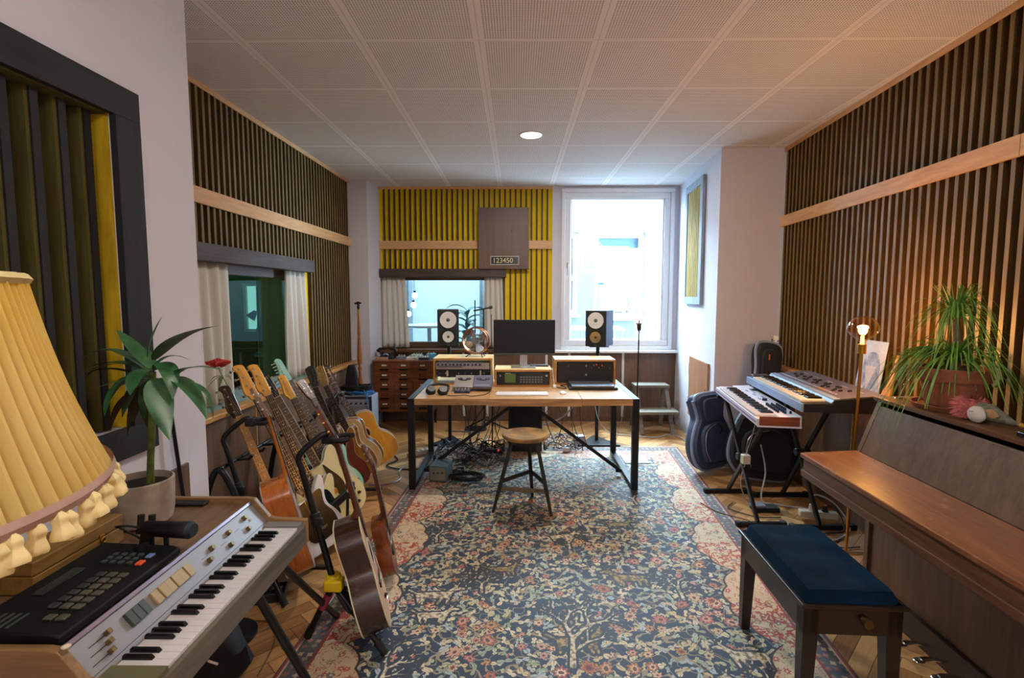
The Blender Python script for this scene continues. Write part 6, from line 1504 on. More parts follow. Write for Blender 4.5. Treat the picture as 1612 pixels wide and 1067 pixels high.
# plush bird with a pink tuft
b0 = at(1545, 652, 2.02)
BX_, BY_ = 1.875, 2.045
def bp(dx, dy, z): return Vector((BX_+dx*.88, BY_+dy*.85, PZ+z*.9+.0015))
t = thing('stuffed_bird', 'small stuffed toy bird with fluffy pink tail and white head, on the piano top', 'stuffed toy', (BX_, BY_, PZ))
FUR = mat('pink fluff', 'c4706a', .95, vary=.35, scale=20)
g = G(); g.ball(bp(0, .055, .047), .046, (1.1, 1.0, .95), 14)
rnd = random.Random(3)
for k in range(1100):
    a, b = rnd.random()*2*PI, rnd.random()*PI*.9; n_ = Vector((math.sin(b)*math.cos(a), math.sin(b)*math.sin(a), math.cos(b)))
    c = bp(0, .055, .047)+n_*.040; e = c+n_*(.020+.016*rnd.random())+Vector((rnd.uniform(-.008, .008), rnd.uniform(-.002, .014), -.006)); e.z = max(e.z, PZ+.004)
    w_ = n_.orthogonal().normalized()*.003; g.poly([c+w_, c-w_, e])
g.out('pink_fluff', FUR, t)['kind'] = 'stuff'
g = G(); g.ball(bp(-.04, -.025, .035), .034, (.8, 1.0, 1), 14); g.out('head', mat('white felt head', 'c8c4bc', .9), t)
for dz_ in (.002, .018):
    g = G(); g.tube([bp(-.066, -.012, .03+dz_), bp(-.069, -.025, .031+dz_), bp(-.066, -.036, .033+dz_)], .0012, 5); g.out('stitch', BLK, t)
g = G(); g.tube([bp(.0, .0, .05), bp(.0, -.05, .045), bp(.0, -.10, .035), bp(.005, -.16, .025), bp(.01, -.19, .022)], [.032, .034, .024, .010, .004], 12); g.out('body', mat('grey brown patterned cloth', '5f6254', .9, vary=.5, scale=60), t)
g = G(); g.ball(bp(-.022, -.06, .045), .030, (.35, 1.5, .75), 12); g.out('wing', mat('tan feather cloth', '96774f', .9, vary=.4, scale=50), t)
g = G(); g.tube([bp(.01, -.185, .024), bp(.012, -.215, .02)], [.010, .001], 8); g.out('beak', mat('ochre beak', 'a8801c', .6), t)
# knitted leaf ornament and black folder
t = thing('felt_ornament', 'grey green leaf shaped felt ornament with a loop, hanging on the slats behind the bird', 'ornament', (wallx(2.4)-.03, 2.4, 1.13))
MO = axes((wallx(2.42)-.035, 2.42, 1.13), u_, -nrm, (0, 0, 1))
g = G(); g.prism(spline([(.0, .09), (.02, .07), (.06, .035), (.085, .0), (.115, .03), (.12, .075), (.09, .095), (.04, .105)], 5), .014, MO, h0=-.014); g.out('leaf', mat('grey green felt', '4a5240', .9), t, bev=.004)
g = G(); g.tube([MO @ Vector(p) for p in spline([(.04, -.007, .10), (.05, -.007, .15), (.075, -.007, .165), (.095, -.007, .13), (.10, -.007, .09)], 5, False)], .004, 6); g.out('loop', mat('yellow green cord', '7f8a3c', .8), t)
g = G(); g.box((1.835, 1.46, PZ), (2.07, 1.84, PZ+.018), MPI); tag(g.out('score_book', mat('black glossy cover', '0c1016', .2), bev=.003), 'black glossy book lying on the near end of the piano top', 'book')
g = G(); g.box((1.865, 1.48, PZ+.018), (2.06, 1.80, PZ+.034), MPI); tag(g.out('score_book', mat('dark blue cover', '12324e', .25), bev=.003), 'dark blue book on top of the black book on the piano', 'book')

# ---- synthesizers on X stands
def synth_frame(origin, ux):
    ux = Vector((*ux, 0)).normalized(); uy = Vector((-ux.y, ux.x, 0))
    return axes(origin, ux, uy, (0, 0, 1))
# white one: x runs from far end to near end (player on the room side), y away from player
f1, n1 = atz(1127, 606, .845), atz(1192, 655, .845)
f1 = Vector((1.585, 4.04, .845)) if False else f1
ux = (n1-f1); ux.z = 0; Lw = ux.length; ux.normalize(); uy = Vector((-ux.y, ux.x, 0)); uy = uy if uy.x > 0 else -uy
def mk(origin): return axes(origin, ux, uy, (0, 0, 1))
WS = mat('white synth case', 'd2d2de', .35, vary=.02)
t = thing('white_synthesizer', 'white synthesizer with wooden end and black keys, lower and nearer of the pair', 'synthesizer', M=mk((f1.x, f1.y, .785)))
def LQ(g, n, m, par=None, **k):
    o = g.out(n, m, par or t, local=True, **k); return o
dW = .245
g = G(); g.box((0, 0, 0), (Lw, dW, .045)); LQ(g, 'case', WS, bev=.004, smooth=False)
g = G(); g.skin([[g.bm.verts.new(p) for p in ((x, .125, .045), (x, dW, .045), (x, dW, .066), (x, .125, .060))] for x in (.0, Lw)]); LQ(g, 'control_panel', WS, bev=.002, smooth=False)
g = G(); g.box((Lw, .012, .006), (Lw+.006, dW-.012, .060)); LQ(g, 'wooden_end', wood('red brown synth end', '5c2a14', '8a4826', .4, 1, 1.5), bev=.002, smooth=False)
g = G(); g.box((Lw-.001, 0, -.004), (Lw+.005, dW, .008)); LQ(g, 'end_lip', WS, bev=.001, smooth=False)
g = G(); g.box((.01, -.0015, .018), (Lw-.02, 0, .026)); LQ(g, 'lilac_stripe', mat('lilac stripe', '7a5aa8', .4), smooth=False)
kwS = (Lw-.16)/36
keyset(t, 36, kwS, .118, .012, wm(t) @ Vector((.10, .004, .046)), ux, uy, mat('synth white keys', 'c8c8d2', .3, vary=.02), EB, bk=.62, bh=.009)
g = G(); g.cyl((.55*Lw, .185, .060), (.55*Lw, .185, .078), .017, .015, 18); LQ(g, 'main_knob', mat('dark blue knob', '1c2640', .4))
for k in range(9):
    for j in range(3):
        if random.random() < .85: g = G(); g.cyl(((.70+.028*k)*Lw, .15+.03*j, .062), ((.70+.028*k)*Lw, .15+.03*j, .080), .0075, .006, 10); LQ(g, 'knob', mat('dark blue knob', '1c2640', .4))
for k, (a, b) in enumerate(((.20, .16), (.27, .19), (.34, .17), (.42, .20), (.48, .16))):
    g = G(); g.box((a*Lw, b, .0635), (a*Lw+.05, b+.012, .0665)); LQ(g, 'printed_label', mat('grey print', '8a8ea4', .5), smooth=False)
g = G(); g.box((.16*Lw, .20, .063), (.16*Lw+.07, .235, .068)); LQ(g, 'display', BLK, bev=.001)
g = G(); g.box((.012, .02, .045), (.085, .12, .052)); LQ(g, 'wheel_block', WS, bev=.002)

# big dark synth
f2, n2 = atz(1178, 588, .955), atz(1266, 630, .955)
ux = (n2-f2); ux.z = 0; Lb = ux.length; ux.normalize(); uy = Vector((-ux.y, ux.x, 0)); uy = uy if uy.x > 0 else -uy
t = thing('dark_synthesizer', 'big dark synthesizer with grey blue strips, upper and farther of the pair', 'synthesizer', M=mk((f2.x, f2.y, .885)))
dB = .43
SB = mat('dark synth case', '17191f', .4); SP = mat('slate synth panel', '55505c', .45); SBL = mat('pale blue synth strip', '8fa6c8', .35, .3)
g = G(); g.skin([[g.bm.verts.new(p) for p in ((x, 0, 0), (x, dB, 0), (x, dB, .105), (x, .16, .075), (x, .145, .055), (x, 0, .050))] for x in (0, Lb)]); LQ(g, 'case', SB, bev=.004, smooth=False)
sl = .03/.27; thp = math.atan(sl)
TP = Matrix.Translation((0, .16, .0755)) @ Matrix.Rotation(thp, 4, 'X')
g = G(); g.box((.01, .035, 0), (Lb-.01, .268, .002), TP); LQ(g, 'panel', SP, smooth=False)
g = G(); g.box((.004, 0, 0), (Lb-.004, .034, .004), TP); LQ(g, 'blue_strip', SBL, bev=.001, smooth=False)
g = G(); g.box((.0, -.012, .0), (Lb, 0, .05)); LQ(g, 'front_rail', SBL, bev=.003, smooth=False)
kwB = (Lb-.16)/36
keyset(t, 36, kwB, .135, .014, wm(t) @ Vector((.10, .004, .048)), ux, uy, mat('aged synth white keys', 'cfc8c0', .3, vary=.02), EB, bk=.62, bh=.010)
g = G(); g.box((.01, .01, .048), (.095, .13, .072)); LQ(g, 'bender_block', mat('black bender block', '20242c', .4), bev=.003)
rs = random.Random(4)
for k in range(26):
    x = .12+(Lb-.30)*k/25; y = .12+.035*math.sin(k*1.3)
    g = G(); g.box((x, y, .002), (x+.010, y+.022, .012), TP); LQ(g, 'slider', BLK, bev=.001)
for k in range(24):
    x = .06+(Lb-.2)*k/23; g = G(); g.box((x, .06, .002), (x+.018, .072, .006), TP); LQ(g, 'button', [SBL, mat('grey synth button', '9a98a4', .5), mat('orange synth button', 'c88a5c', .5), mat('lilac synth button', '8478a0', .5)][0 if k < 12 else (2 if k in (17, 18, 19) else 1 if k % 2 else 3)], bev=.001)
for k in range(5):
    g = G(); g.box((.08+.19*k, .20, .002), (.16+.19*k, .205, .003), TP); LQ(g, 'printed_line', mat('pale print', 'a6a2ac', .6), smooth=False)

XS = mat('black stand tube', '1a1c22', .35, .4)
def xstand(label, yN, yF, xa, xb_, ztop, rot=0, yc=True):
    t = thing('keyboard_stand', label, 'keyboard stand', ((xa+xb_)/2, (yN+yF)/2, 0))
    xm = (xa+xb_)/2; w = .07
    for y in (yN, yF):
        g = G(); g.beam((xa, y, .018), (xb_, y, .018), .03, .03); g.out('foot_bar', XS, t, bev=.003)
        for x in (xa, xb_): g = G(); g.cb((x, y, .02), (.035, .042, .038)); g.out('end_cap', BLKR, t, bev=.005)
    for s, (ya_, yb_) in ((-1, (yN, yF)), (1, (yF, yN))):
        g = G(); g.beam((xm+s*.022, ya_, .03), (xm+s*.022, yb_, ztop-.02), .03, .022, (1, 0, 0)); g.out('leg', XS, t, bev=.003)
    g = G(); g.cyl((xm-.05, (yN+yF)/2, ztop/2), (xm+.05, (yN+yF)/2, ztop/2), .026, n=16); g.out('pivot_knob', BLK, t, bev=.003)
    for y in (yN, yF):
        g = G(); g.beam((xa+.06, y, ztop-.012), (xb_-.02, y, ztop-.012), .028, .026); g.out('support_arm', BLKR, t, bev=.004)
    return t
xstand('black X shaped stand under the white synthesizer', 3.34, 3.93, 1.50, 1.80, .781)
XS2 = xstand('black X shaped stand under the big dark synthesizer', 3.30, 3.86, 1.84, 2.24, .882)
for (x, y) in ((1.66, 3.43), (1.70, 3.80)):
    g = G(); g.cyl((x+.12, y+.02, .86), (x+.12, y+.02, .93), .010, n=10); g.ball((x+.12, y+.02, .94), .013, n=10); g.out('support_post', GREY, XS2)
t = thing('transformer', 'pale transformer block hanging on its cable from the white synthesizer', 'power adapter', (1.63, 3.60, .36))
g = G(); g.cb((1.63, 3.56, .395), (.055, .05, .065)); g.out('block', mat('cream transformer', 'c4bca8', .5), t, bev=.006)
g = G(); g.tube(spline([(1.63, 3.40, .785), (1.625, 3.45, .62), (1.64, 3.54, .50), (1.63, 3.56, .42)], 8, False), .004, 6); g.out('upper_cord', PALE, t)
g = G(); g.tube(spline([(1.63, 3.56, .37), (1.62, 3.60, .2), (1.70, 3.64, .05), (1.80, 3.62, .012), (1.95, 3.55, .012)], 8, False), .004, 6); g.out('lower_cord', PALE, t)
t = thing('foot_pedal', 'grey and black sustain pedal between the stand feet', 'pedal', (1.80, 3.62, 0))
g = G(); g.cb((1.80, 3.60, .02), (.18, .09, .03)); g.out('base', BLKR, t, bev=.004)
g = G(); g.cb((1.745, 3.60, .042), (.10, .075, .018)); g.out('treadle', mat('grey treadle', '8d90a0', .4, .4), t, bev=.004)
t = thing('power_strip', 'cream power strip on the parquet below the big synthesizer', 'power strip', (2.1, 3.42, 0), R(-10))
g = G(); g.cb((2.09, 3.44, .045), (.24, .055, .045), R(-12)); g.out('body', mat('cream strip', 'bcb6a8', .5), t, bev=.006)
g = G(); g.cyl((2.05, 3.45, .068), (2.05, 3.45, .11), .02, .016, 12); g.out('plug', mat('cream plug', 'cfc9bc', .5), t)
g = G(); g.cyl((2.13, 3.43, .068), (2.13, 3.43, .10), .02, .016, 12); g.out('plug', BLK, t)
cable([(2.05, 3.45, .11), (2.10, 3.50, .16), (2.20, 3.45, .12), (2.22, 3.3, .02), (2.05, 3.15, .008), (1.9, 3.1, .008), (1.95, 3.0, .008), (2.1, 2.98, .008)], .006, PALE, 'thick pale cable looping from the cream power strip')
cable([(2.13, 3.43, .10), (2.17, 3.38, .12), (2.15, 3.25, .02), (2.0, 3.22, .008), (1.98, 3.05, .008), (2.12, 3.05, .008)], .004, BLKR, 'thin black cable looping from the cream power strip')
cable([(1.62, 3.72, .008), (1.55, 3.62, .008), (1.68, 3.48, .008), (1.85, 3.47, .008)], .0035, BLKR, 'thin black cable on the parquet between the stand feet')
cable([(1.38, 3.72, .008), (1.45, 3.55, .008), (1.60, 3.42, .008), (1.72, 3.2, .008), (1.95, 3.18, .008)], .004, mat('brown cable', '6a4a30', .6), 'brown cable crossing the rug edge to the stand')
cable([(1.9, 3.9, .40), (1.92, 3.85, .2), (1.85, 3.75, .02), (1.95, 3.68, .01), (2.15, 3.6, .01)], .006, PALE, 'pale cable dropping from the big synthesizer to the floor')
# ------------------------------------------------------------------ rug
import numpy as np
def build_rug():
    NR, NL, FR_, FL = Vector((1.31, .92, 0)), Vector((-1.04, .92, 0)), Vector((1.655, 5.14, 0)), Vector((-.832, 5.12, 0))
    W, L = 2.45, 4.22; nu, nv = 245, 422
    U, V = np.meshgrid(np.linspace(0, 1, nu), np.linspace(0, 1, nv))
    P = [((1-U)*(1-V))*NL[i]+(U*(1-V))*NR[i]+((1-U)*V)*FL[i]+(U*V)*FR_[i] for i in (0, 1)]
    X, Y = P[0].ravel(), P[1].ravel()
    D = np.full(X.shape, 1.0); D2 = np.full(X.shape, 1.0)
    def cap(a, b, ra, rb, arr):
        ax, ay = a; bx, by = b; dx, dy = bx-ax, by-ay; l2 = dx*dx+dy*dy+1e-9
        lo = max(ra, rb)+.12
        m = (X > min(ax, bx)-lo) & (X < max(ax, bx)+lo) & (Y > min(ay, by)-lo) & (Y < max(ay, by)+lo)
        t = np.clip(((X[m]-ax)*dx+(Y[m]-ay)*dy)/l2, 0, 1)
        d = np.hypot(X[m]-ax-t*dx, Y[m]-ay-t*dy)-(ra+(rb-ra)*t); arr[m] = np.minimum(arr[m], d)
    rr = random.Random(21)
    def tree(x, y, a, l, w, dep):
        x2, y2 = x+l*math.cos(a), y+l*math.sin(a); cap((x, y), (x2, y2), w, w*.7, D)
        if dep: 
            for s in (-1, 1): tree(x2, y2, a+s*rr.uniform(.3, .75), l*rr.uniform(.6, .85), w*.68, dep-1)
            if dep > 1: tree((x+x2)/2, (y+y2)/2, a+rr.choice((-1, 1))*rr.uniform(.7, 1.1), l*.55, w*.5, dep-2)
    for x, y, s in ((.24, 2.02, 1.25), (.33, 3.02, .55), (-.18, 2.55, .6), (.86, 2.5, .7), (-.50, 3.1, .6), (.9, 3.7, .7), (.1, 4.2, .6), (-.55, 1.9, .7), (1.08, 1.75, .8), (.6, 1.35, .9), (-.2, 1.25, .9)):
        tree(x, y, PI/2+rr.uniform(-.15, .15), .14*s, .009*s+.0025, 4)
    def animal(x, y, s, f, arr):
        s *= .72; q = lambda a, b: (x+f*a*s, y+b*s)
        cap(q(-.10, .10), q(.08, .11), .036*s, .040*s, arr); cap(q(.08, .12), q(.14, .19), .026*s, .018*s, arr); cap(q(.14, .19), q(.20, .185), .020*s, .012*s, arr)
        for a in (-.12, -.075, .06, .10): cap(q(a, .09), q(a+rr.uniform(-.03, .03), .0), .013*s, .008*s, arr)
        cap(q(-.13, .12), q(-.20, .17), .008*s, .010*s, arr); cap(q(.15, .20), q(.11, .27), .007*s, .004*s, arr); cap(q(.14, .20), q(.17, .28), .007*s, .004*s, arr)
    for x, y, s, f in ((-.42, 2.45, 1.0, 1), (-.40, 2.30, .8, 1), (.30, 3.12, .8, 1), (1.0, 2.02, .9, -1), (.95, 1.84, .9, -1), (-.2, 3.6, .8, -1)): animal(x, y, s, f, D)
    for x, y, s, f in ((.28, 2.10, 1.0, 1), (.62, 2.62, 1.0, -1), (-.08, 2.72, .8, 1), (.7, 3.3, .8, 1), (-.5, 3.9, .9, 1)): animal(x, y, s, f, D2)
    n = nu*nv
    me = bpy.data.meshes.new('rug')
    co = np.zeros((n, 3), np.float32); co[:, 0] = X; co[:, 1] = Y; co[:, 2] = .0045
    idx = np.arange(n).reshape(nv, nu)
    quads = np.stack([idx[:-1, :-1], idx[:-1, 1:], idx[1:, 1:], idx[1:, :-1]], -1).reshape(-1, 4)
    me.from_pydata(co.tolist(), [], quads.tolist())
    for nm, arr in (('motif', D), ('motif2', D2)):
        at_ = me.attributes.new(nm, 'FLOAT', 'POINT'); at_.data.foreach_set('value', arr.astype(np.float32))
    uvm = me.attributes.new('ruv', 'FLOAT_VECTOR', 'POINT'); uv = np.zeros((n, 3), np.float32); uv[:, 0] = U.ravel()*W; uv[:, 1] = V.ravel()*L
    uvm.data.foreach_set('vector', uv.ravel())
    o = bpy.data.objects.new('rug', me); COL.objects.link(o)
    # ---- shader
    t = NT('patterned oriental rug')
    A = t.add('ShaderNodeAttribute', attribute_name='ruv'); p = A.outputs['Vector']
    M1 = t.add('ShaderNodeAttribute', attribute_name='motif').outputs['Fac']; M2 = t.add('ShaderNodeAttribute', attribute_name='motif2').outputs['Fac']
    wn = t.add('ShaderNodeTexNoise', i_Scale=11.0, i_Detail=2.0); t.link(p, wn.inputs['Vector'])
    vm = t.add('ShaderNodeVectorMath', operation='SUBTRACT'); t.link(wn.outputs['Color'], vm.inputs[0]); vm.inputs[1].default_value = (.5, .5, .5)
    vs = t.add('ShaderNodeVectorMath', operation='SCALE'); vs.inputs[3].default_value = .05; t.link(vm.outputs[0], vs.inputs[0])
    va = t.add('ShaderNodeVectorMath', operation='ADD'); t.link(p, va.inputs[0]); t.link(vs.outputs[0], va.inputs[1]); pw = va.outputs[0]
    low = t.noise(p, 1.5, 2, .5); low2 = t.noise(p, 2.3, 2, .5, .5)
    def gt(a, b): return t.math('GREATER_THAN', a, b)
    def lt(a, b): return t.math('LESS_THAN', a, b)
    def mul(a, b): return t.math('MULTIPLY', a, b)
    def flower(scale, rad, amp, petals, vec, rand=1.0):
        v = t.add('ShaderNodeTexVoronoi', i_Scale=scale); v.voronoi_dimensions = '2D'; v.inputs['Randomness'].default_value = rand; t.link(vec, v.inputs['Vector'])
        df = t.add('ShaderNodeVectorMath', operation='SUBTRACT'); t.link(vec, df.inputs[0]); t.link(v.outputs['Position'], df.inputs[1])
        sp_ = t.add('ShaderNodeSeparateXYZ'); t.link(df.outputs[0], sp_.inputs[0])
        cs_ = t.add('ShaderNodeSeparateXYZ'); t.link(v.outputs['Color'], cs_.inputs[0])
        an = t.math('ARCTAN2', sp_.outputs[1], sp_.outputs[0]); an = t.math('ADD', an, mul(cs_.outputs[0], 6.28))
        r = t.math('ADD', rad, mul(t.math('COSINE', mul(an, petals)), amp))
        return v.outputs['Distance'], r, cs_, an
    col = t.mix(low, hx('071f33'), hx('0e3150'))
    # thin vines
    for sc in (7.0, 12.0):
        nv_ = t.noise(pw, sc, 1, .4); ln = lt(t.math('ABSOLUTE', t.math('SUBTRACT', nv_, .5)), .012)
        col = t.mix(ln, col, hx('8c7f66'))
    # leaves: two-lobed small shapes, two passes
    for sc, rad, amp, pal, th in ((20, .25, .20, 2, .18), (13, .21, .22, 2, .05)):
        d, r, cs_, an = flower(sc, rad, amp, pal, pw)
        lc_ = t.ramp(cs_.outputs[1], [(.0, hx('b4a57c')), (.3, hx('d2c6a4')), (.55, hx('8a9474')), (.75, hx('a0b0b4')), (.95, hx('c4b080'))])
        col = t.mix(mul(lt(d, r), gt(cs_.outputs[2], th)), col, lc_)
        rib = mul(lt(t.math('ABSOLUTE', t.math('SINE', an)), .10), mul(lt(d, r), gt(cs_.outputs[2], th)))
        col = t.mix(mul(rib, .7), col, hx('3a4a48'))
    # round flowers
    for sc, rad, amp, pal, th in ((12, .24, .05, 6, .58), (7.5, .23, .045, 8, .66)):
        d, r, cs_, an = flower(sc, rad, amp, pal, pw)
        on = gt(t.math('ADD', cs_.outputs[2], mul(t.math('SUBTRACT', low2, .5), 1.2)), th)
        warm = t.ramp(t.math('ADD', mul(cs_.outputs[1], .5), mul(low, .55)), [(.25, hx('b8a684')), (.38, hx('a87834')), (.5, hx('a4583c')), (.6, hx('b4605c')), (.72, hx('c8b490')), (.85, hx('9c5450'))])
        col = t.mix(mul(lt(d, t.math('ADD', r, .045)), on), col, hx('22303c'))
        col = t.mix(mul(lt(d, r), on), col, warm)
        col = t.mix(mul(lt(d, t.math('MULTIPLY', r, .62)), on), col, t.mix(cs_.outputs[0], hx('d0c0a0'), hx('8c4038')))
        col = t.mix(mul(lt(d, .08), on), col, hx('5c2c28'))
    # woven trees and animals
    col = t.mix(lt(M2, .014), col, hx('16283a')); col = t.mix(lt(M2, 0), col, t.ramp(t.noise(pw, 55, 3), [(.40, hx('4a4430')), (.5, hx('7c6a40')), (.6, hx('a48e58'))]))
    col = t.mix(lt(M1, .012), col, hx('16283a')); col = t.mix(lt(M1, 0), col, t.ramp(t.noise(pw, 55, 3), [(.40, hx('5c5a50')), (.48, hx('a89a7e')), (.6, hx('d0c2a6'))]))
    # border
    s = t.add('ShaderNodeSeparateXYZ'); t.link(p, s.inputs[0]); u, v = s.outputs[0], s.outputs[1]
    eu = t.math('MINIMUM', u, t.math('SUBTRACT', W, u)); ev = t.math('MINIMUM', v, t.math('SUBTRACT', L, v)); e = t.math('MINIMUM', eu, ev)
    side = lt(eu, ev); along = t.math('ADD', mul(side, v), mul(t.math('SUBTRACT', 1, side), u))
    sc1 = t.math('ABSOLUTE', t.math('SINE', t.math('MULTIPLY', along, PI/.62)))
    sc2 = t.math('ABSOLUTE', t.math('SINE', t.math('MULTIPLY', along, PI/.155)))
    eb = t.math('ADD', t.math('ADD', .235, mul(t.math('POWER', sc1, .8), .13)), mul(sc2, .025))
    bn = t.noise(pw, 22, 2, .5, .6); bc = t.mix(t.noise(p, 3, 2), hx('b8a484'), hx('ccbc9c'))
    redz = gt(t.math('SINE', t.math('MULTIPLY', along, 2*PI/.62)), -.15)
    redf = lt(t.math('ABSOLUTE', t.math('SUBTRACT', bn, .5)), t.math('ADD', .012, mul(redz, .040)))
    bcol = t.mix(redf, bc, hx('9c3c30'))
    bd, br_, bcs, ban = flower(14, .20, .05, 6, pw); bcol = t.mix(lt(bd, br_), bcol, t.ramp(bcs.outputs[1], [(.2, hx('a84c40')), (.5, hx('5c6878')), (.8, hx('9c8a5c'))]))
    bcol = t.mix(lt(bd, .07), bcol, hx('d0c0a0'))
    bcol = t.mix(gt(e, t.math('SUBTRACT', eb, .012)), bcol, hx('2c2428'))
    col = t.mix(lt(e, eb), col, bcol)
    # guard bands
    gd, gr, gcs, gan = flower(24, .28, .07, 4, p, .4)
    g1 = t.mix(lt(gd, gr), hx('4c5058'), t.ramp(gcs.outputs[1], [(.2, hx('b4a488')), (.6, hx('94504a')), (.9, hx('8a8468'))]))
    col = t.mix(lt(e, .125), col, hx('8c3430')); col = t.mix(lt(e, .112), col, g1); col = t.mix(lt(e, .026), col, hx('b0a08c')); col = t.mix(lt(e, .018), col, hx('8c3430')); col = t.mix(lt(e, .008), col, hx('3c3436'))
    fade = t.noise(p, 1.2, 3); col = t.mix(mul(fade, .08), col, hx('a09890'))
    t.link(col, t.b.inputs['Base Color']); t.b.inputs['Roughness'].default_value = .6; t.b.inputs['Specular IOR Level'].default_value = .38; t.b.inputs['Sheen Weight'].default_value = .12; t.b.inputs['Sheen Roughness'].default_value = .4
    t.bump(t.noise(p, 500, 2), .25, .002)
    me.materials.append(t.m)
    tag(o, 'large worn oriental rug with navy flowered field, trees and a cream and red scalloped border', 'rug')
    g = G()
    for k in range(300):
        a = FL.lerp(FR_, (k+.5)/300); g.beam(a+Vector((0, 0, .003)), a+Vector((random.uniform(-.008, .008), .045+random.random()*.012, .002)), .0045, .002, (0, 0, 1))
    f = g.out('fringe', mat('cream fringe', 'b8b0a4', .9), o, smooth=False); f['kind'] = 'stuff'
build_rug()

# ------------------------------------------------------------------ seen through the panes
FAC = mat('grey courtyard render', '4a4e52', .9, vary=.05, scale=1.5, bump=.2)
fy = 10.6
wa, wb_2 = at(937, 366, fy), at(1013, 500, fy)
la, lb_ = at(880, 366, fy), at(909, 495, fy)
g = G()
xs_ = [(-3, la.x), (lb_.x, wa.x), (wb_2.x, 7)]
for a, b in xs_: g.box((a, fy, -3), (b, fy+.3, 4.0))
for a, b in ((la, lb_), (wa, wb_2)): g.box((a.x, fy, a.z), (b.x, fy+.3, 4.0)); g.box((a.x, fy, -3), (b.x, fy+.3, b.z))
struct(g.out('wall_courtyard', FAC, smooth=False))
g = G(); g.box((-3, 6.15, 2.96), (7, 6.45, 12)); struct(g.out('wall_upper_sky_block', FAC, smooth=False))  # unseen wall, added to keep sky light off the courtyard wall
def outer_window(n, a, b):
    g = G(); rectframe(g, a.x, b.x, b.z, a.z, .09, fy+.12, fy+.2); zm = (a.z*.42+b.z*.58); g.box((a.x, fy+.10, zm), (b.x, fy+.2, zm+.09)); g.box((a.x-.04, fy-.08, b.z-.05), (b.x+.04, fy+.1, b.z))
    o = struct(g.out('window_%d' % n, PLW, smooth=False))
    g = G(); g.box((a.x+.09, fy+.17, b.z+.09), (b.x-.09, fy+.175, a.z-.09)); g.out('pane', glassmat('window glass', 'f4fafc', 1.0), o, smooth=False)
    g = G(); g.box((a.x+.09, fy+.22, zm+.1), (a.x+(b.x-a.x)*.72, fy+.23, a.z-.25)); g.box((a.x+.12, fy+.22, b.z+.12), (a.x+(b.x-a.x)*.68, fy+.23, zm-.05)); g.out('blind', mat('white blind', '9a9ea2', .8, vary=.02), o, smooth=False)
    g = G(); g.box((a.x, fy+.29, b.z), (b.x, fy+.3, a.z)); g.out('dark_room', mat('dim far room', '56646e', .8), o, smooth=False)
outer_window(5, wa, wb_2); outer_window(6, la, lb_)
g = G(); g.box((-1.5, 6.6, .30), (6, fy, .40)); struct(g.out('trim_terrace', mat('pale terrace paving', '868a8e', .8), smooth=False))
for (a, b, Y_, lb2) in (((897, 508), (928, 530), 8.2, 'pale table standing on the terrace, left of the loudspeaker'), ((962, 508), (984, 530), 8.0, 'pale table standing on the terrace, right of the loudspeaker')):
    p0, p1 = at(*a, Y_+.5), at(*b, Y_)
    t = thing('terrace_table', lb2, 'table', ((p0.x+p1.x)/2, Y_, .40)); zt5 = at(910, 517, Y_).z
    g = G(); g.box((p0.x-.15, Y_, zt5-.03), (p1.x+.0, Y_+.7, zt5)); g.out('tabletop', mat('pale outdoor top', 'b8babc', .6), t, bev=.003)
    for x in (p0.x-.10, p1.x-.05):
        for y in (Y_+.05, Y_+.65): g = G(); g.cyl((x, y, .40), (x, y, zt5-.03), .018, n=8); g.out('leg', mat('blue grey table leg', '5c6c84', .5), t)
g = G(); rb = random.Random(8)
for k in range(46):
    a = rb.uniform(-1.2, 1.2); b = Vector((2.35+rb.uniform(-.15, .3), 9.2, .4)); L_2 = rb.uniform(1.0, 2.4); e = b+Vector((math.sin(a)*L_2*.6, rb.uniform(-.3, .3), L_2)); g.tube(bez(b, b+Vector((0, 0, L_2*.6)), e, 5), [.012, .010, .008, .006, .004, .002], 4)
tag(g.out('bare_shrub', mat('bleached twigs', '9aa0a0', .8)), 'bare pale shrub on the terrace outside the window', 'shrub')

# booth: glowing window panel, music stand silhouette
bw0, bw1 = at(384, 446, 5.58), at(428, 522, 5.58)
g = G(); rectframe(g, bw0.x, bw1.x, bw1.z, bw0.z, .03, 5.55, 5.598); g.m(1).box((bw0.x+.03, 5.585, bw1.z+.03), (bw1.x-.03, 5.595, bw0.z-.03))
struct(g.out('window_7', [mat('booth window frame', 'a8b8b4', .5), mat('glowing blue panel', '9cc4d8', .6, emit=1.6, vary=.1)], smooth=False))  # panel glows by itself, added for the bright patch in the pane
t = thing('booth_lamp', 'dark curved desk lamp silhouetted against the small window in the booth', 'lamp', (-2.75, 5.3, .8))
q0 = at(404, 520, 5.3); g = G(); g.tube([q0+Vector((0, 0, -.45)), q0, q0+Vector((.05, 0, .13)), q0+Vector((.0, 0, .20))], .008, 6); g.cyl((q0.x, 5.3, .8), (q0.x, 5.3, .82), .07, n=16); g.out('arm', BLKM, t)
g = G(); g.cyl(q0+Vector((.0, 0, .20)), q0+Vector((-.05, -.02, .13)), .02, .05, 14); g.out('lamp_head', BLKM, t)
g = G(); g.box((-3.3, 5.0, .74), (-2.3, 5.56, .80)); tag(g.out('booth_shelf', mat('dark shelf', '20302a', .6)), 'dark shelf below the small window inside the booth', 'shelf')
curtain('curtain', 'pale green sheer curtain inside the booth behind the pane', axes((-2.35, 5.2, 0), (0, -1, 0), (1, 0, 0), (0, 0, 1)), 0, .55, .4, 2.3, mat('sheer green curtain', '9db08c', .9), 5)

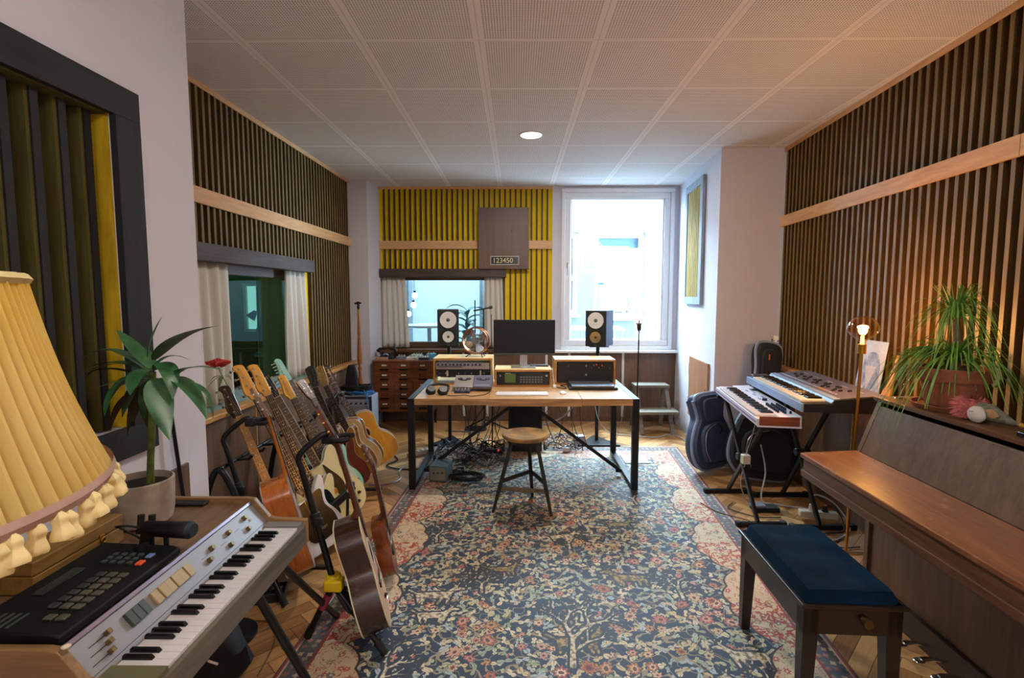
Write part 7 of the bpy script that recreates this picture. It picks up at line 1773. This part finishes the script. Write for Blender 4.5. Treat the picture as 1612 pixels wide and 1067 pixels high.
# control room
g = G(); rb = random.Random(2)
g.poly([(-2.5, 8.95, .3), (.25, 8.95, .3), (.25, 8.95, 2.6), (-2.5, 8.95, 2.6)])
struct(g.out('window_8', mat('glowing far curtain', 'b8d0e0', .6, emit=.9, vary=.04), smooth=False))  # glowing sheet added across the back wall to brighten the room
CT2 = mat('grey blue drape', 'a4b4c2', .9)
curtain('curtain', 'grey blue drape inside the control room behind the left loudspeaker', axes((0, 8.4, 0), (1, 0, 0), (0, 1, 0), (0, 0, 1)), -.60, .25, .1, 2.6, CT2, 9, amp=.03)
curtain('curtain', 'grey blue drape at the left of the control room', axes((0, 8.6, 0), (1, 0, 0), (0, 1, 0), (0, 0, 1)), -2.5, -1.75, .1, 2.6, CT2, 8, amp=.03)
for k, (px, py) in enumerate(((653, 465), (651, 480), (643, 494))):
    c = at(px, py, 7.6); t = thing('globe_bulb', 'glowing round bulb in the control room, ' + ('topmost', 'middle', 'lowest')[k] + ' of three', 'lamp', tuple(c), group='glowing bulbs in the control room')
    g = G(); g.ball(c, .043, n=16); g.out('globe', mat('lit globe', 'fff4e2', .5, emit=6, vary=0), t)
    g = G(); g.cyl(c+Vector((0, 0, .04)), c+Vector((0, 0, .07)), .016, n=10); g.tube([c+Vector((0, 0, .07)), (c.x, c.y, 2.69)], .003, 5); g.out('pendant_cord', BLKR, t)
c = at(672, 512, 7.4); t = thing('bright_table', 'white lit table edge inside the control room', 'table', (c.x, 7.6, 0))
g = G(); g.cyl((c.x, 7.6, c.z-.03), (c.x, 7.6, c.z), .40, n=40); g.out('tabletop', mat('white tabletop', 'e0e4e8', .3), t)
g = G(); g.cyl((c.x, 7.6, 0), (c.x, 7.6, c.z-.03), .03, n=12); g.out('leg', WHITE, t)
cx3 = at(735, 480, 7.2); t = thing('control_room_plant', 'broad leaved plant silhouetted inside the control room', 'potted plant', (cx3.x, 7.2, 0))
g = G(); g.cyl((cx3.x, 7.2, 0), (cx3.x, 7.2, .35), .12, .15, 20); g.out('pot', mat('grey far pot', '6a747c', .7), t)
g = G(); g.cyl((cx3.x, 7.2, .35), (cx3.x, 7.2, 1.35), .012, n=8); g.out('stem', mat('far stem', '7a8c84', .7), t)
g = G()
for k in range(18):
    a = k*2.4; b = Vector((cx3.x, 7.2, .75+.035*k)); L_2 = .30; e = b+Vector((math.cos(a)*L_2, math.sin(a)*L_2, .02)); strip(g, bez(b, (b+e)/2+Vector((0, 0, .12)), e, 8), [.07*max(.05, math.sin(PI*min(1, q/8*.9+.08))) for q in range(9)])
g.out('foliage', mat('far blue green leaf', '7c989c', .7), t)

# added fill lamp, unseen behind the camera, brightens the ceiling
t = thing('fill_uplighter', 'brass fill lamp added unseen behind the camera to brighten the ceiling', 'floor lamp', (.9, -1.2, 0))
g = G(); g.cyl((.9, -1.2, 0), (.9, -1.2, 1.75), .012, n=12); g.out('pole', BRASS, t)
g = G(); g.lathe([(.001, 0), (.15, 0), (.15, .015), (.02, .03)], (.9, -1.2, 0), 24); g.out('base', BRASS, t)
g = G(); g.lathe([(.02, 0), (.14, .08), (.15, .09)], (.9, -1.2, 1.75), 24, caps=False); g.out('bowl', BRASS, t)
# ------------------------------------------------------------------ light
Wd = bpy.data.worlds.new('World'); S.world = Wd; Wd.use_nodes = True
nt = Wd.node_tree; bg = nt.nodes['Background']
tc = nt.nodes.new('ShaderNodeTexCoord'); sx = nt.nodes.new('ShaderNodeSeparateXYZ'); nt.links.new(tc.outputs['Generated'], sx.inputs[0])
rp = nt.nodes.new('ShaderNodeValToRGB'); nt.links.new(sx.outputs[2], rp.inputs[0])
rp.color_ramp.elements[0].color = (.60, .81, 1, 1); rp.color_ramp.elements[1].color = (.74, .89, 1, 1)
nt.links.new(rp.outputs[0], bg.inputs[0]); bg.inputs[1].default_value = 62.0

def alight(name, loc, rot, sx_, sy_, e, col, portal=False, spread=None):
    l = bpy.data.lights.new(name, 'AREA'); l.shape = 'RECTANGLE'; l.size = sx_; l.size_y = sy_; l.energy = e; l.color = col
    if portal: l.cycles.is_portal = True
    if spread: l.spread = spread
    o = bpy.data.objects.new(name, l); COL.objects.link(o); o.location = loc; o.rotation_euler = rot; return o
def plight(name, loc, e, col, r=.03):
    l = bpy.data.lights.new(name, 'POINT'); l.energy = e; l.color = col; l.shadow_soft_size = r
    o = bpy.data.objects.new(name, l); COL.objects.link(o); o.location = loc; return o
alight('window_portal', (1.22, 6.42, 1.86), (R(-90), 0, 0), 1.35, 1.95, 1, (1, 1, 1), portal=True)

# recessed round ceiling lamps: the one in view and its two neighbours behind the photographer
def ceiling_lamp(x, y, label):
    t = thing('ceiling_lamp', label, 'ceiling lamp', (x, y, 2.86), group='recessed round ceiling lamps')
    g = G(); g.lathe([(.088, 0), (.096, 0), (.098, -.006), (.086, -.008), (.084, -.002)], n=32, caps=False); g.out('trim_ring', WHITE, t, local=True)
    g = G(); g.lathe([(.085, -.003), (.05, -.006), (.001, -.007)], n=32); g.out('diffuser', mat('lit diffuser', 'fff6ea', .5, emit=14, vary=0), t, local=True)
    l = bpy.data.lights.new('downlight', 'AREA'); l.shape = 'DISK'; l.size = .16; l.energy = CE; l.color = (1, .90, .80)
    o = bpy.data.objects.new('downlight', l); COL.objects.link(o); o.location = (x, y, 2.848)
    return t
CE = 36
ceiling_lamp(.122, 4.30, 'glowing round lamp recessed in the perforated ceiling')
CE = 16
ceiling_lamp(.122, .9, 'glowing round ceiling lamp nearest overhead, out of view above the photographer')
ceiling_lamp(.122, -1.3, 'glowing round ceiling lamp behind the photographer')
plight('fill_bulb', (.9, -1.2, 1.80), 185, (1, .95, .93), .04)  # light of the added fill lamp
plight('pleated_lamp_bulb', (lc[0], lc[1], 1.455), 3, (1, .66, .30), .036)
plight('brass_lamp_bulb', LAMP, 60, (1, .60, .22), .028)
plight('booth_fill', (-3.3, 4.0, 2.3), 22, (.55, 1, .72), .1)  # added green fill light without a fixture
alight('control_room_fill', (-1.1, 7.7, 2.65), (0, 0, 0), 1.6, 1.2, 60, (.75, .9, 1))  # added cool fill from above, no ceiling lamp in that room
S.view_settings.exposure = .2
